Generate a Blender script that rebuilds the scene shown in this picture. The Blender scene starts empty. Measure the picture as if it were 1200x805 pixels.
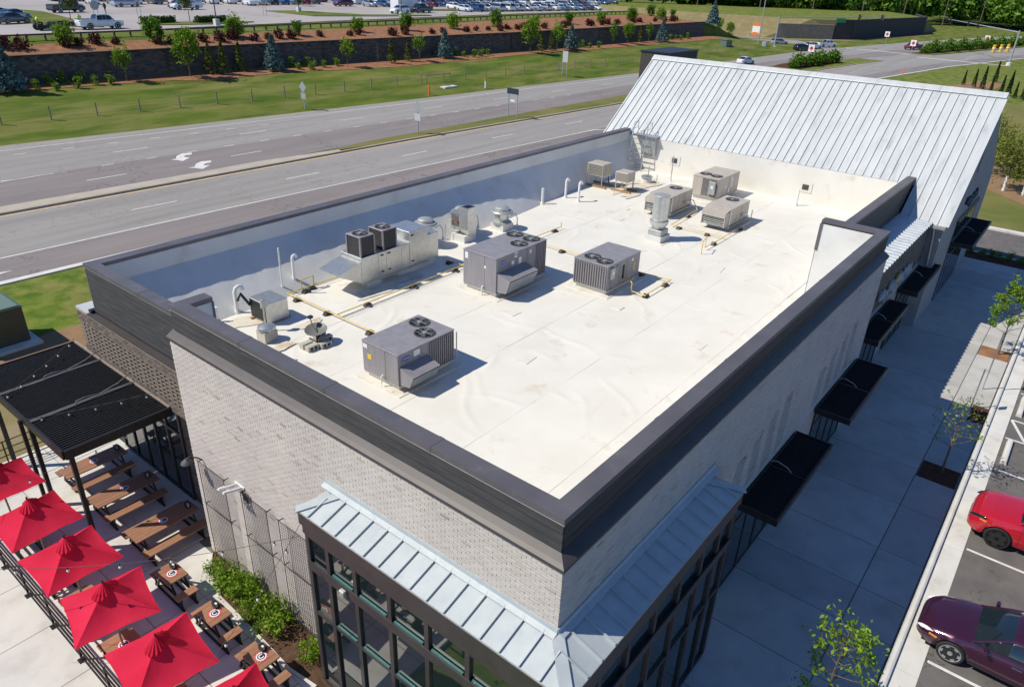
import bpy, bmesh, math, random
import numpy as np
from mathutils import Vector, Matrix, Euler
random.seed(7); rng = np.random.default_rng(7)
scn = bpy.context.scene
col = scn.collection
R = math.radians

# ------------------------------------------------------------------ camera
cam_d = bpy.data.cameras.new('camera'); cam = bpy.data.objects.new('camera', cam_d); col.objects.link(cam)
CAMX, CAMY, CAMZ = -7.60487, -4.71758, 15.63681
cr = Vector((0.62704, -0.778234, 0.034265)); cu = Vector((0.338257, 0.311636, 0.887955)); cf = Vector((0.701715, 0.545193, -0.458651))
cam.matrix_world = Matrix(((cr.x, cu.x, -cf.x, CAMX), (cr.y, cu.y, -cf.y, CAMY), (cr.z, cu.z, -cf.z, CAMZ), (0, 0, 0, 1)))
cam_d.sensor_width = 36.0; cam_d.lens = 25.502
cam_d.clip_start = 0.1; cam_d.clip_end = 3000
scn.camera = cam

# ------------------------------------------------------------------ sky, sun, exposure
SUN = Vector((-0.64, 0.58, 1.0)).normalized()
world = bpy.data.worlds.new('World'); scn.world = world; world.use_nodes = True
wn = world.node_tree.nodes; wl = world.node_tree.links
sky = wn.new('ShaderNodeTexSky'); sky.sky_type = 'NISHITA'; sky.sun_disc = False
sky.sun_elevation = math.asin(SUN.z); sky.sun_rotation = math.atan2(SUN.x, SUN.y)
sky.air_density = 0.75; sky.dust_density = 0.0; sky.ozone_density = 10.0
bg = wn['Background']; bg.inputs['Strength'].default_value = 0.13
wl.new(sky.outputs[0], bg.inputs['Color'])
sun_d = bpy.data.lights.new('sun', 'SUN'); sun = bpy.data.objects.new('sun', sun_d); col.objects.link(sun)
sun_d.energy = 4.5; sun_d.angle = R(0.5); sun_d.color = (1.0, 0.945, 0.82)
sun.rotation_euler = SUN.to_track_quat('Z', 'Y').to_euler(); sun.location = (-30, 30, 60)
scn.view_settings.view_transform = 'Standard'; scn.view_settings.look = 'None'
scn.view_settings.gamma = 1.0; scn.view_settings.exposure = 0.1
scn.view_settings.use_curve_mapping = False
scn.render.engine = 'CYCLES'

# ------------------------------------------------------------------ materials
MATS = {}
def mat(name, c, rough=0.7, *a_, ridged=False, **k_): return mat_(name, c, rough, *a_, ridged=ridged, **k_)
def mat_(name, c, rough=0.7, metal=0.0, c2=None, scale=3.0, detail=4.0, bump=0.0, bscale=40.0, lo=0.35, hi=0.65,
        coat=0.0, spec=0.5, ior=1.5, island=None, objrand=False, stretch=None, trans=0.0, c3=None, s3=0.4, lo3=0.5, hi3=0.7, ridged=False, cracks=0.0):
    """Procedural principled material; colour varies with world-space noise between c and c2, with optional stain colour c3."""
    m = bpy.data.materials.new(name); m.use_nodes = True
    nt = m.node_tree; n = nt.nodes; l = nt.links; b = n['Principled BSDF']
    b.inputs['Roughness'].default_value = rough; b.inputs['Metallic'].default_value = metal
    b.inputs['Specular IOR Level'].default_value = spec; b.inputs['IOR'].default_value = ior
    b.inputs['Coat Weight'].default_value = coat; b.inputs['Coat Roughness'].default_value = 0.04
    b.inputs['Transmission Weight'].default_value = trans
    c = tuple(c) + (1,); b.inputs['Base Color'].default_value = c
    geo = n.new('ShaderNodeNewGeometry'); pos = geo.outputs['Position']
    if stretch:
        mp = n.new('ShaderNodeMapping'); mp.inputs['Scale'].default_value = stretch; l.new(pos, mp.inputs['Vector']); pos = mp.outputs['Vector']
    out = None
    def noise(sc, det, ro=0.55):
        t = n.new('ShaderNodeTexNoise'); t.inputs['Scale'].default_value = sc; t.inputs['Detail'].default_value = det; t.inputs['Roughness'].default_value = ro
        l.new(pos, t.inputs['Vector']); return t.outputs['Fac']
    def ramp(fac, a, b2):
        mr = n.new('ShaderNodeMapRange'); mr.inputs['From Min'].default_value = a; mr.inputs['From Max'].default_value = b2; mr.clamp = True
        l.new(fac, mr.inputs['Value']); return mr.outputs['Result']
    def mix(fac, a, b2):
        x = n.new('ShaderNodeMix'); x.data_type = 'RGBA'; l.new(fac, x.inputs['Factor'])
        for s, v in ((x.inputs['A'], a), (x.inputs['B'], b2)):
            if isinstance(v, tuple): s.default_value = v
            else: l.new(v, s)
        return x.outputs['Result']
    if c2 is not None:
        out = mix(ramp(noise(scale, detail), lo, hi), c, tuple(c2) + (1,))
    if island or objrand:
        src = geo.outputs['Random Per Island'] if island else n.new('ShaderNodeObjectInfo').outputs['Random']
        cr_ = n.new('ShaderNodeValToRGB'); cr_.color_ramp.interpolation = 'CONSTANT'
        stops = island or objrand; e = cr_.color_ramp.elements
        while len(e) < len(stops): e.new(0.5)
        for k, (p, cc) in enumerate(stops): e[k].position = p; e[k].color = tuple(cc) + (1,)
        l.new(src, cr_.inputs['Fac'])
        if out is None: out = cr_.outputs['Color']
        else:
            x = n.new('ShaderNodeMix'); x.data_type = 'RGBA'; x.blend_type = 'MULTIPLY'; x.inputs['Factor'].default_value = 1.0
            l.new(out, x.inputs['A']); l.new(cr_.outputs['Color'], x.inputs['B']); out = x.outputs['Result']
    if c3 is not None:
        out = mix(ramp(noise(s3, 6.0, 0.65), lo3, hi3), out if out is not None else c, tuple(c3) + (1,))
    if out is not None: l.new(out, b.inputs['Base Color'])
    if bump:
        bp = n.new('ShaderNodeBump'); bp.inputs['Strength'].default_value = bump; bp.inputs['Distance'].default_value = 0.02
        if ridged:      # sparse creases
            t_ = n.new('ShaderNodeTexNoise'); t_.noise_type = 'RIDGED_MULTIFRACTAL'; t_.inputs['Scale'].default_value = bscale; t_.inputs['Detail'].default_value = 2.0; t_.inputs['Distortion'].default_value = 0.6; l.new(pos, t_.inputs['Vector']); bp.inputs['Distance'].default_value = 0.03
            l.new(t_.outputs['Fac'], bp.inputs['Height'])
        else: l.new(noise(bscale, 3.0), bp.inputs['Height']); l.new(bp.outputs['Normal'], b.inputs['Normal'])
    if any(k in name for k in ('lawn', 'meadow', 'grass', 'mulch', 'soil', 'leaf', 'umbrella')): b.inputs['Specular IOR Level'].default_value = 0.12
    if cracks:      # thin irregular cracks
        vr = n.new('ShaderNodeTexVoronoi'); vr.feature = 'DISTANCE_TO_EDGE'; vr.inputs['Scale'].default_value = cracks; wp = n.new('ShaderNodeTexNoise'); wp.inputs['Scale'].default_value = 0.7; wp.inputs['Detail'].default_value = 6; l.new(geo.outputs['Position'], wp.inputs['Vector'])
        ad = n.new('ShaderNodeMix'); ad.data_type = 'VECTOR'; ad.inputs['Factor'].default_value = 0.75; l.new(geo.outputs['Position'], ad.inputs['A']); sc_ = n.new('ShaderNodeVectorMath'); sc_.operation = 'SCALE'; sc_.inputs['Scale'].default_value = 9.0; l.new(wp.outputs['Color'], sc_.inputs[0]); av = n.new('ShaderNodeVectorMath'); av.operation = 'ADD'; l.new(geo.outputs['Position'], av.inputs[0]); l.new(sc_.outputs[0], av.inputs[1]); l.new(av.outputs[0], vr.inputs['Vector']); nt.nodes.remove(ad)
        out = mix(ramp(vr.outputs['Distance'], 0.004, 0.010), tuple(v * 0.68 for v in c[:3]) + (1,), out if out is not None else c); l.new(out, b.inputs['Base Color'])
    MATS[name] = m
    return m

# roof membrane with soft wrinkles
mat('membrane', (0.755, 0.725, 0.655), 0.65, c2=(0.70, 0.668, 0.595), scale=0.7, detail=8, bump=0.35, bscale=0.9, ridged=True, c3=(0.56, 0.44, 0.31), s3=0.9, lo3=0.59, hi3=0.82)
mat('membrane_dirty', (0.72, 0.675, 0.59), 0.7, c2=(0.60, 0.53, 0.43), scale=1.6, detail=11, lo=0.48, hi=0.75)
mat('membrane_stain', (0.66, 0.60, 0.50), 0.7, c2=(0.50, 0.36, 0.20), scale=2.2, detail=10, lo=0.46, hi=0.72)
mat('membrane_strip', (0.74, 0.698, 0.618), 0.65, c2=(0.69, 0.65, 0.58), scale=1.2, detail=8, c3=(0.46, 0.36, 0.25), s3=1.5, lo3=0.55, hi3=0.8)
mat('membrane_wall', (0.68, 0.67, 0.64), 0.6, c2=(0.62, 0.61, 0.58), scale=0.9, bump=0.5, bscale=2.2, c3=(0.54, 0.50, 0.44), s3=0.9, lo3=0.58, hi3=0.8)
mat('coping', (0.112, 0.104, 0.114), 0.48, 0.2, c2=(0.140, 0.130, 0.138), scale=1.1, detail=9, bump=0.12, c3=(0.19, 0.18, 0.18), s3=2.2, lo3=0.58, hi3=0.85)
mat('siding', (0.050, 0.049, 0.050), 0.6, 0.0, spec=0.2, c2=(0.072, 0.069, 0.070), scale=1.2, detail=9, stretch=(1, 1, 9), bump=0.15, c3=(0.095, 0.09, 0.088), s3=0.9, lo3=0.58, hi3=0.85)
mat('trim', (0.060, 0.050, 0.050), 0.5, 0.1, c2=(0.074, 0.062, 0.061), scale=2.0)
BR = [(0, (0.535, 0.48, 0.43)), (0.22, (0.56, 0.505, 0.455)), (0.45, (0.515, 0.46, 0.412)), (0.62, (0.575, 0.52, 0.47)), (0.80, (0.55, 0.49, 0.44)), (0.97, (0.44, 0.385, 0.335)), (0.993, (0.36, 0.30, 0.25))]
WV = dict(c2=(0.90, 0.90, 0.92), scale=0.7, bump=0.25, bscale=60)
mat('white_brick', (1.0, 1.0, 1.0), 0.85, island=BR, **WV)
mat('white_brick_one', (1.0, 1.0, 1.0), 0.85, objrand=BR, **WV)
mat('mortar', (0.585, 0.53, 0.475), 0.95, c2=(0.55, 0.50, 0.445), scale=8, bump=0.2)
mat('dark_brick', (1.0, 1.0, 1.0), 0.85, c2=(0.9, 0.9, 0.9), bump=0.25, bscale=60, island=[(0, (0.17, 0.135, 0.11)), (0.3, (0.14, 0.11, 0.092)), (0.6, (0.20, 0.16, 0.128)), (0.85, (0.11, 0.085, 0.072))])
mat('tan_brick', (0.225, 0.185, 0.15), 0.85, c2=(0.155, 0.125, 0.10), scale=7, bump=0.25, bscale=60)
mat('dark_wall', (0.05, 0.045, 0.042), 0.9, c2=(0.07, 0.06, 0.055), scale=6)
mat('metal_roof', (0.565, 0.58, 0.58), 0.5, 0.15, c2=(0.49, 0.505, 0.51), scale=1.4, stretch=(0.35, 1.6, 0.35), lo=0.40, hi=0.70, c3=(0.36, 0.375, 0.38), s3=1.9, lo3=0.55, hi3=0.74)
mat('bay_roof', (0.47, 0.505, 0.515), 0.5, 0.15, c2=(0.42, 0.455, 0.47), scale=2.5, c3=(0.36, 0.41, 0.44), s3=3.0, lo3=0.55, hi3=0.8)
mat('corrugated', (0.62, 0.66, 0.68), 0.45, 0.4, c2=(0.52, 0.56, 0.6), scale=3)
mat('stucco', (0.33, 0.325, 0.315), 0.9, c2=(0.285, 0.28, 0.27), scale=2.0, bump=0.3, bscale=70)
mat('black_metal', (0.018, 0.017, 0.018), 0.45, 0.3, c2=(0.026, 0.024, 0.025), scale=5)
mat('slat_black', (0.020, 0.020, 0.022), 0.6, 0.0, c2=(0.027, 0.027, 0.029), scale=5, spec=0.2)
mat('mullion', (0.055, 0.05, 0.05), 0.45, 0.3, c2=(0.07, 0.062, 0.062), scale=3)
mat('glass', (0.012, 0.022, 0.024), 0.03, 0.0, spec=1.0, ior=1.9)
mat('sill_teal_lit', (0.05, 0.15, 0.14), 0.4, spec=0.5, ior=1.5)
mat('car_glass', (0.010, 0.018, 0.024), 0.03, spec=0.8, ior=1.6)
mat('rtu_grey', (0.235, 0.222, 0.242), 0.5, 0.05, c2=(0.283, 0.268, 0.286), scale=2.0, detail=9, stretch=(2.0, 2.0, 0.5), bump=0.12, c3=(0.29, 0.235, 0.195), s3=1.6, lo3=0.56, hi3=0.85)
mat('rtu_dark', (0.085, 0.08, 0.082), 0.6, 0.2, c2=(0.10, 0.095, 0.095), scale=6)
mat('rtu_beige', (0.43, 0.385, 0.325), 0.5, 0.05, c2=(0.50, 0.45, 0.385), scale=2.0, detail=9, stretch=(2.0, 2.0, 0.5), bump=0.12, c3=(0.37, 0.31, 0.25), s3=1.8, lo3=0.58, hi3=0.85)
mat('coil', (0.16, 0.15, 0.14), 0.6, 0.4, c2=(0.22, 0.205, 0.19), scale=12)
mat('galvanised', (0.62, 0.63, 0.61), 0.34, 0.75, c2=(0.50, 0.51, 0.50), scale=6, lo=0.3, hi=0.7, c3=(0.66, 0.62, 0.53), s3=2.0, lo3=0.55, hi3=0.8)
mat('galv_dull', (0.52, 0.53, 0.51), 0.5, 0.5, c2=(0.42, 0.43, 0.42), scale=5)
mat('white_pvc', (0.80, 0.80, 0.78), 0.45, c2=(0.74, 0.73, 0.70), scale=5)
mat('black_plastic', (0.02, 0.02, 0.021), 0.6, c2=(0.035, 0.034, 0.034), scale=10)
mat('fan_black', (0.012, 0.014, 0.016), 0.4, 0.3)
mat('gas_yellow', (0.74, 0.52, 0.10), 0.5, c2=(0.66, 0.44, 0.08), scale=6)
mat('wood_block', (0.38, 0.25, 0.11), 0.85, c2=(0.28, 0.17, 0.08), scale=9)
mat('concrete_block', (0.50, 0.47, 0.41), 0.9, c2=(0.42, 0.39, 0.34), scale=9, bump=0.4, bscale=60)
mat('dish_grey', (0.16, 0.155, 0.14), 0.5, c2=(0.19, 0.18, 0.165), scale=5)
mat('logo_blue', (0.02, 0.09, 0.42), 0.4); mat('sticker_white', (0.78, 0.78, 0.76), 0.5); mat('sticker_green', (0.01, 0.22, 0.10), 0.5)
mat('sticker_yellow', (0.75, 0.5, 0.03), 0.5); mat('red_paint', (0.55, 0.02, 0.02), 0.5)
mat('umbrella_red', (0.72, 0.026, 0.070), 0.8, c2=(0.65, 0.020, 0.058), scale=1.6, detail=8, bump=0.35, bscale=7, objrand=[(0, (1, 1, 1)), (0.3, (0.94, 0.95, 0.95)), (0.6, (1.04, 1.2, 1.15))])
mat('umbrella_hem', (0.60, 0.018, 0.05), 0.8, c2=(0.54, 0.015, 0.045), scale=2.5)
mat('wood', (0.34, 0.175, 0.10), 0.6, c2=(0.265, 0.13, 0.072), scale=3.0, stretch=(1.2, 12, 4), bump=0.05, objrand=[(0, (1.0, 1.0, 1.0)), (0.33, (0.9, 0.88, 0.86)), (0.66, (1.07, 1.05, 1.03))])
mat('print_red', (0.55, 0.03, 0.035), 0.6); mat('print_white', (0.78, 0.78, 0.77), 0.6); mat('print_navy', (0.012, 0.02, 0.05), 0.6)
mat('patio_concrete', (0.66, 0.635, 0.585), 0.85, c2=(0.60, 0.575, 0.53), scale=1.2, bump=0.12, bscale=50, c3=(0.48, 0.455, 0.41), s3=1.2, lo3=0.52, hi3=0.82, objrand=[(0, (1, 1, 1)), (0.3, (0.95, 0.95, 0.95)), (0.6, (0.98, 0.975, 0.965))])
mat('walk_concrete', (0.52, 0.505, 0.475), 0.88, c2=(0.46, 0.445, 0.42), scale=0.9, bump=0.15, bscale=50, c3=(0.34, 0.325, 0.305), s3=1.1, lo3=0.50, hi3=0.80, objrand=[(0, (1, 1, 1)), (0.25, (0.86, 0.86, 0.87)), (0.5, (0.95, 0.945, 0.93)), (0.8, (0.90, 0.895, 0.89))])
mat('kerb_concrete', (0.66, 0.64, 0.60), 0.88, c2=(0.58, 0.56, 0.52), scale=1.5, bump=0.12, bscale=50, c3=(0.44, 0.42, 0.39), s3=1.5, lo3=0.58, hi3=0.85)
mat('tan_concrete', (0.46, 0.405, 0.33), 0.88, c2=(0.39, 0.34, 0.275), scale=0.8, detail=8, bump=0.15, bscale=40)
mat('joint', (0.16, 0.15, 0.14), 0.95)
mat('asphalt_lot', (0.115, 0.105, 0.10), 0.92, c2=(0.15, 0.137, 0.13), scale=1.5, bump=0.3, bscale=90, c3=(0.055, 0.05, 0.048), s3=0.9, lo3=0.60, hi3=0.72, cracks=0.2)
mat('asphalt_old', (0.305, 0.285, 0.265), 0.92, c2=(0.26, 0.243, 0.226), scale=0.7, detail=8, stretch=(0.05, 1.0, 1.0), bump=0.2, bscale=70, c3=(0.205, 0.19, 0.178), s3=0.5, lo3=0.52, hi3=0.78, cracks=0.12)
mat('asphalt_new', (0.200, 0.174, 0.168), 0.92, c2=(0.240, 0.210, 0.202), scale=0.5, detail=10, stretch=(0.12, 1.0, 1.0), bump=0.2, bscale=70, c3=(0.165, 0.145, 0.14), s3=0.6, lo3=0.54, hi3=0.8, cracks=0.08)
mat('lot_far', (0.40, 0.365, 0.35), 0.9, c2=(0.33, 0.30, 0.285), scale=0.10, detail=10, c3=(0.25, 0.23, 0.22), s3=0.25, lo3=0.6, hi3=0.8)
mat('road_paint', (0.74, 0.73, 0.70), 0.7, c2=(0.60, 0.59, 0.56), scale=3, c3=(0.42, 0.40, 0.38), s3=5, lo3=0.6, hi3=0.8)
mat('road_yellow', (0.68, 0.48, 0.24), 0.7, c2=(0.5, 0.38, 0.24), scale=3)
mat('lawn', (0.070, 0.125, 0.014), 0.95, c2=(0.165, 0.205, 0.032), scale=0.9, detail=12, bump=1.0, bscale=9, c3=(0.24, 0.20, 0.07), s3=0.45, lo3=0.44, hi3=0.70)
mat('lawn_far', (0.060, 0.105, 0.012), 0.95, c2=(0.125, 0.157, 0.023), scale=0.4, detail=10, stretch=(0.35, 1.0, 1.0), bump=1.0, bscale=6, c3=(0.20, 0.185, 0.06), s3=0.35, lo3=0.44, hi3=0.68)
mat('meadow', (0.16, 0.155, 0.045), 0.95, c2=(0.21, 0.18, 0.07), scale=0.2, detail=9, bump=0.8, bscale=6, c3=(0.10, 0.135, 0.03), s3=0.06, lo3=0.48, hi3=0.62)
mat('dry_grass', (0.26, 0.20, 0.10), 0.95, c2=(0.20, 0.18, 0.08), scale=0.5, detail=9, bump=0.8, bscale=10, c3=(0.30, 0.24, 0.15), s3=0.4)
mat('mulch_red', (0.34, 0.175, 0.095), 0.95, c2=(0.24, 0.11, 0.058), scale=1.5, detail=9, bump=1.0, bscale=14)
mat('mulch_brown', (0.125, 0.075, 0.048), 0.95, c2=(0.075, 0.042, 0.028), scale=6, detail=9, bump=1.0, bscale=35)
mat('mulch_dark', (0.085, 0.032, 0.022), 0.95, c2=(0.125, 0.05, 0.03), scale=6, detail=9, bump=1.0, bscale=35)
mat('bark_soil', (0.30, 0.18, 0.10), 0.95, c2=(0.24, 0.16, 0.09), scale=1.2, detail=9, bump=0.8, bscale=16)
mat('block_wall', (1, 1, 1), 0.95, c2=(0.8, 0.8, 0.8), scale=3, bump=0.5, bscale=25, island=[(0, (0.125, 0.102, 0.092)), (0.35, (0.095, 0.08, 0.074)), (0.7, (0.155, 0.125, 0.11))])
mat('block_dark', (0.042, 0.038, 0.040), 0.9, c2=(0.058, 0.052, 0.052), scale=2, bump=0.4, bscale=10)
mat('block_tan', (0.33, 0.27, 0.20), 0.9, c2=(0.26, 0.21, 0.16), scale=1.0, bump=0.4, bscale=10)
mat('fence_wood', (0.30, 0.255, 0.19), 0.9, c2=(0.22, 0.19, 0.145), scale=5)
mat('rail_wood', (0.125, 0.095, 0.07), 0.85, c2=(0.09, 0.07, 0.052), scale=3)
mat('wire', (0.25, 0.25, 0.24), 0.5, 0.6)
mat('bark', (0.12, 0.085, 0.06), 0.9, c2=(0.17, 0.13, 0.10), scale=14)
mat('sign_back', (0.36, 0.40, 0.42), 0.5, 0.1, c2=(0.31, 0.34, 0.36), scale=4)
mat('sign_pale', (0.50, 0.52, 0.53), 0.5, c2=(0.45, 0.47, 0.48), scale=4); mat('sign_white', (0.75, 0.75, 0.74), 0.5); mat('sign_red', (0.55, 0.03, 0.03), 0.5); mat('sign_orange', (0.75, 0.18, 0.03), 0.5); mat('sign_green', (0.01, 0.25, 0.06), 0.5); mat('sign_navy', (0.02, 0.035, 0.06), 0.5)
mat('signal_yellow', (0.70, 0.38, 0.02), 0.5); mat('transformer_green', (0.050, 0.062, 0.042), 0.45, c2=(0.06, 0.072, 0.05), scale=3)
mat('utility_green', (0.13, 0.19, 0.15), 0.5); mat('hi_vis', (0.55, 0.75, 0.05), 0.7); mat('skin', (0.42, 0.25, 0.17), 0.6); mat('dark_cloth', (0.02, 0.022, 0.03), 0.9)
mat('tyre', (0.018, 0.018, 0.018), 0.8); mat('rim', (0.55, 0.55, 0.56), 0.3, 0.7); mat('rim_black', (0.015, 0.015, 0.016), 0.3, 0.5)
mat('lamp_white', (0.8, 0.8, 0.8), 0.15, spec=0.8); mat('lamp_amber', (0.75, 0.25, 0.03), 0.2); mat('lamp_red', (0.4, 0.01, 0.01), 0.2)
mat('chrome', (0.7, 0.7, 0.7), 0.12, 1.0)
mat('bulb', (0.75, 0.73, 0.68), 0.15, spec=0.8)
mat('cream_wood', (0.30, 0.24, 0.19), 0.8)
PAINT = {}
def paint(nm, c, metal=0.3):
    PAINT[nm] = mat('paint_' + nm, c, 0.32, metal, coat=0.9, c2=tuple(min(1, v * 1.06) for v in c), scale=2)
for nm, c, mt in (('red', (0.50, 0.008, 0.022), 0.15), ('plum', (0.050, 0.009, 0.032), 0.35), ('white', (0.72, 0.73, 0.74), 0.0), ('silver', (0.45, 0.47, 0.50), 0.6), ('black', (0.010, 0.011, 0.013), 0.1),
                  ('blue', (0.02, 0.075, 0.21), 0.3), ('steel', (0.14, 0.22, 0.32), 0.4), ('maroon', (0.16, 0.012, 0.03), 0.3), ('grey', (0.10, 0.105, 0.11), 0.5), ('violet', (0.16, 0.03, 0.16), 0.3), ('palewhite', (0.62, 0.67, 0.72), 0.1)):
    paint(nm, c, mt)

# ------------------------------------------------------------------ mesh builder
class MB:
    def __init__(s): s.v = []; s.f = []; s.m = []; s.mi = 0
    def add(s, vs, fs):
        o = len(s.v); s.v += [tuple(p) for p in vs]; s.f += [tuple(i + o for i in f) for f in fs]; s.m += [s.mi] * len(fs); return s
    def box(s, x0, y0, z0, x1, y1, z1, M=None):
        vs = [(x0, y0, z0), (x1, y0, z0), (x1, y1, z0), (x0, y1, z0), (x0, y0, z1), (x1, y0, z1), (x1, y1, z1), (x0, y1, z1)]
        if M is not None: vs = [tuple(M @ Vector(p)) for p in vs]
        return s.add(vs, [(0, 3, 2, 1), (4, 5, 6, 7), (0, 1, 5, 4), (1, 2, 6, 5), (2, 3, 7, 6), (3, 0, 4, 7)])
    def bar(s, p, q, w, h=None, up=(0, 0, 1)):
        p = Vector(p); q = Vector(q); d = (q - p); L = d.length; d.normalize(); h = h or w
        u = Vector(up)
        if abs(d.dot(u)) > 0.98: u = Vector((1, 0, 0))
        a = d.cross(u).normalized(); b = a.cross(d).normalized()
        M = Matrix(((d.x, a.x, b.x, p.x), (d.y, a.y, b.y, p.y), (d.z, a.z, b.z, p.z), (0, 0, 0, 1)))
        return s.box(0, -w / 2, -h / 2, L, w / 2, h / 2, M)
    def cyl(s, p, q, r0, r1=None, n=12, cap=True):
        p = Vector(p); q = Vector(q); r1 = r0 if r1 is None else r1
        d = (q - p).normalized(); u = Vector((0, 0, 1)) if abs(d.z) < 0.95 else Vector((1, 0, 0))
        a = d.cross(u).normalized(); b = d.cross(a)
        vs = []
        for c, r in ((p, r0), (q, r1)):
            for k in range(n):
                t = 2 * math.pi * k / n; vs.append(c + (a * math.cos(t) + b * math.sin(t)) * r)
        fs = [(k, n + k, n + (k + 1) % n, (k + 1) % n) for k in range(n)]
        if cap: fs += [tuple(range(n)), tuple(range(2 * n - 1, n - 1, -1))]
        return s.add(vs, fs)
    def tube(s, pts, r, n=8):
        pts = [Vector(p) for p in pts]; rs = r if isinstance(r, (list, tuple)) else [r] * len(pts)
        vs = []; a = None
        for i, p in enumerate(pts):
            d = (pts[min(i + 1, len(pts) - 1)] - pts[max(i - 1, 0)]).normalized()
            if a is None: a = d.cross(Vector((0, 0, 1)) if abs(d.z) < 0.9 else Vector((1, 0, 0))).normalized()
            else: a = (a - d * a.dot(d)).normalized()
            b = d.cross(a)
            for k in range(n):
                t = 2 * math.pi * k / n; vs.append(p + (a * math.cos(t) + b * math.sin(t)) * rs[i])
        fs = []
        for i in range(len(pts) - 1):
            for k in range(n): fs.append((i * n + k, i * n + (k + 1) % n, (i + 1) * n + (k + 1) % n, (i + 1) * n + k))
        fs += [tuple(range(n - 1, -1, -1)), tuple((len(pts) - 1) * n + k for k in range(n))]
        return s.add(vs, fs)
    def lathe(s, prof, c=(0, 0, 0), n=24):
        vs = []; fs = []
        for r, z in prof:
            for k in range(n):
                t = 2 * math.pi * k / n; vs.append((c[0] + r * math.cos(t), c[1] + r * math.sin(t), c[2] + z))
        for i in range(len(prof) - 1):
            for k in range(n): fs.append((i * n + k, i * n + (k + 1) % n, (i + 1) * n + (k + 1) % n, (i + 1) * n + k))
        fs.append(tuple(range(n - 1, -1, -1))); fs.append(tuple((len(prof) - 1) * n + k for k in range(n)))
        return s.add(vs, fs)
    def prism(s, poly, z0, z1):
        n = len(poly)
        vs = [(p[0], p[1], z0) for p in poly] + [(p[0], p[1], z1) for p in poly]
        return s.add(vs, [tuple(range(n - 1, -1, -1)), tuple(range(n, 2 * n))] + [(k, (k + 1) % n, n + (k + 1) % n, n + k) for k in range(n)])
    def prism_y(s, poly, y0, y1):      # poly in (x, z), extruded along y
        n = len(poly)
        vs = [(p[0], y0, p[1]) for p in poly] + [(p[0], y1, p[1]) for p in poly]
        return s.add(vs, [tuple(range(n)), tuple(range(2 * n - 1, n - 1, -1))] + [(k, n + k, n + (k + 1) % n, (k + 1) % n) for k in range(n)])
    def prism_x(s, poly, x0, x1):      # poly in (y, z), extruded along x
        n = len(poly)
        vs = [(x0, p[0], p[1]) for p in poly] + [(x1, p[0], p[1]) for p in poly]
        return s.add(vs, [tuple(range(n - 1, -1, -1)), tuple(range(n, 2 * n))] + [(k, (k + 1) % n, n + (k + 1) % n, n + k) for k in range(n)])
    def quad(s, a, b, c, d): return s.add([a, b, c, d], [(0, 1, 2, 3)])
    def strip(s, A, B):                # sheet between two polylines
        n = len(A); return s.add(list(A) + list(B), [(k, k + 1, n + k + 1, n + k) for k in range(n - 1)])
    def mesh(s, name, mats, smooth=False, bevel=0.0, fix=True):
        me = bpy.data.meshes.new(name); me.from_pydata([tuple(map(float, p)) for p in s.v], [], s.f)
        if not isinstance(mats, (list, tuple)): mats = [mats]
        for m in mats: me.materials.append(MATS[m] if isinstance(m, str) else m)
        if len(mats) > 1: me.polygons.foreach_set('material_index', s.m)
        if fix or bevel:
            bm = bmesh.new(); bm.from_mesh(me)
            if fix: bmesh.ops.recalc_face_normals(bm, faces=bm.faces[:])
            if bevel: bmesh.ops.bevel(bm, geom=bm.edges[:], offset=bevel, segments=1, affect='EDGES', profile=0.7)
            bm.to_mesh(me); bm.free()
        if smooth:
            me.polygons.foreach_set('use_smooth', [True] * len(me.polygons))
            try: me.set_sharp_from_angle(angle=R(38))
            except Exception: pass
        me.update(); return me
    def build(s, name, mats, parent=None, smooth=False, bevel=0.0, fix=True):
        o = bpy.data.objects.new(name, s.mesh(name, mats, smooth, bevel, fix)); col.objects.link(o)
        if parent is not None: o.parent = parent
        return o

def tag(o, label=None, cat=None, group=None, kind=None):
    if label: o['label'] = label
    if cat: o['category'] = cat
    if group: o['group'] = group
    if kind: o['kind'] = kind
    return o
def thing(name, label, cat, loc=(0, 0, 0), rz=0.0, group=None):
    o = bpy.data.objects.new(name, None); col.objects.link(o); o.location = loc; o.rotation_euler = (0, 0, rz); o.empty_display_size = 0.2
    return tag(o, label, cat, group)
def struct(name, mb, m, parent=None, **k):
    o = mb.build(name, m, parent, **k)
    if parent is None: o['kind'] = 'structure'
    return o
def inst(name, me, parent, loc=(0, 0, 0), rot=None, sc=None):
    o = bpy.data.objects.new(name, me); col.objects.link(o); o.parent = parent; o.location = loc
    if rot: o.rotation_euler = rot
    if sc: o.scale = sc
    return o
def kids(o): return [c for c in bpy.data.objects if c.parent == o]
def dup(root, loc, rz=0.0, label=None, group=None, sc=None):
    r = root.copy(); col.objects.link(r); r.location = loc; r.rotation_euler = (0, 0, rz)
    if sc: r.scale = sc
    if label: r['label'] = label
    if group: r['group'] = group
    for ch in root.children:
        c = ch.copy(); col.objects.link(c); c.parent = r
        for g in ch.children:
            d = g.copy(); col.objects.link(d); d.parent = c
    return r
def interp(x, P):
    xs = [p[0] for p in P]; ys = [p[1] for p in P]
    return float(np.interp(x, xs, ys))
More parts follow.
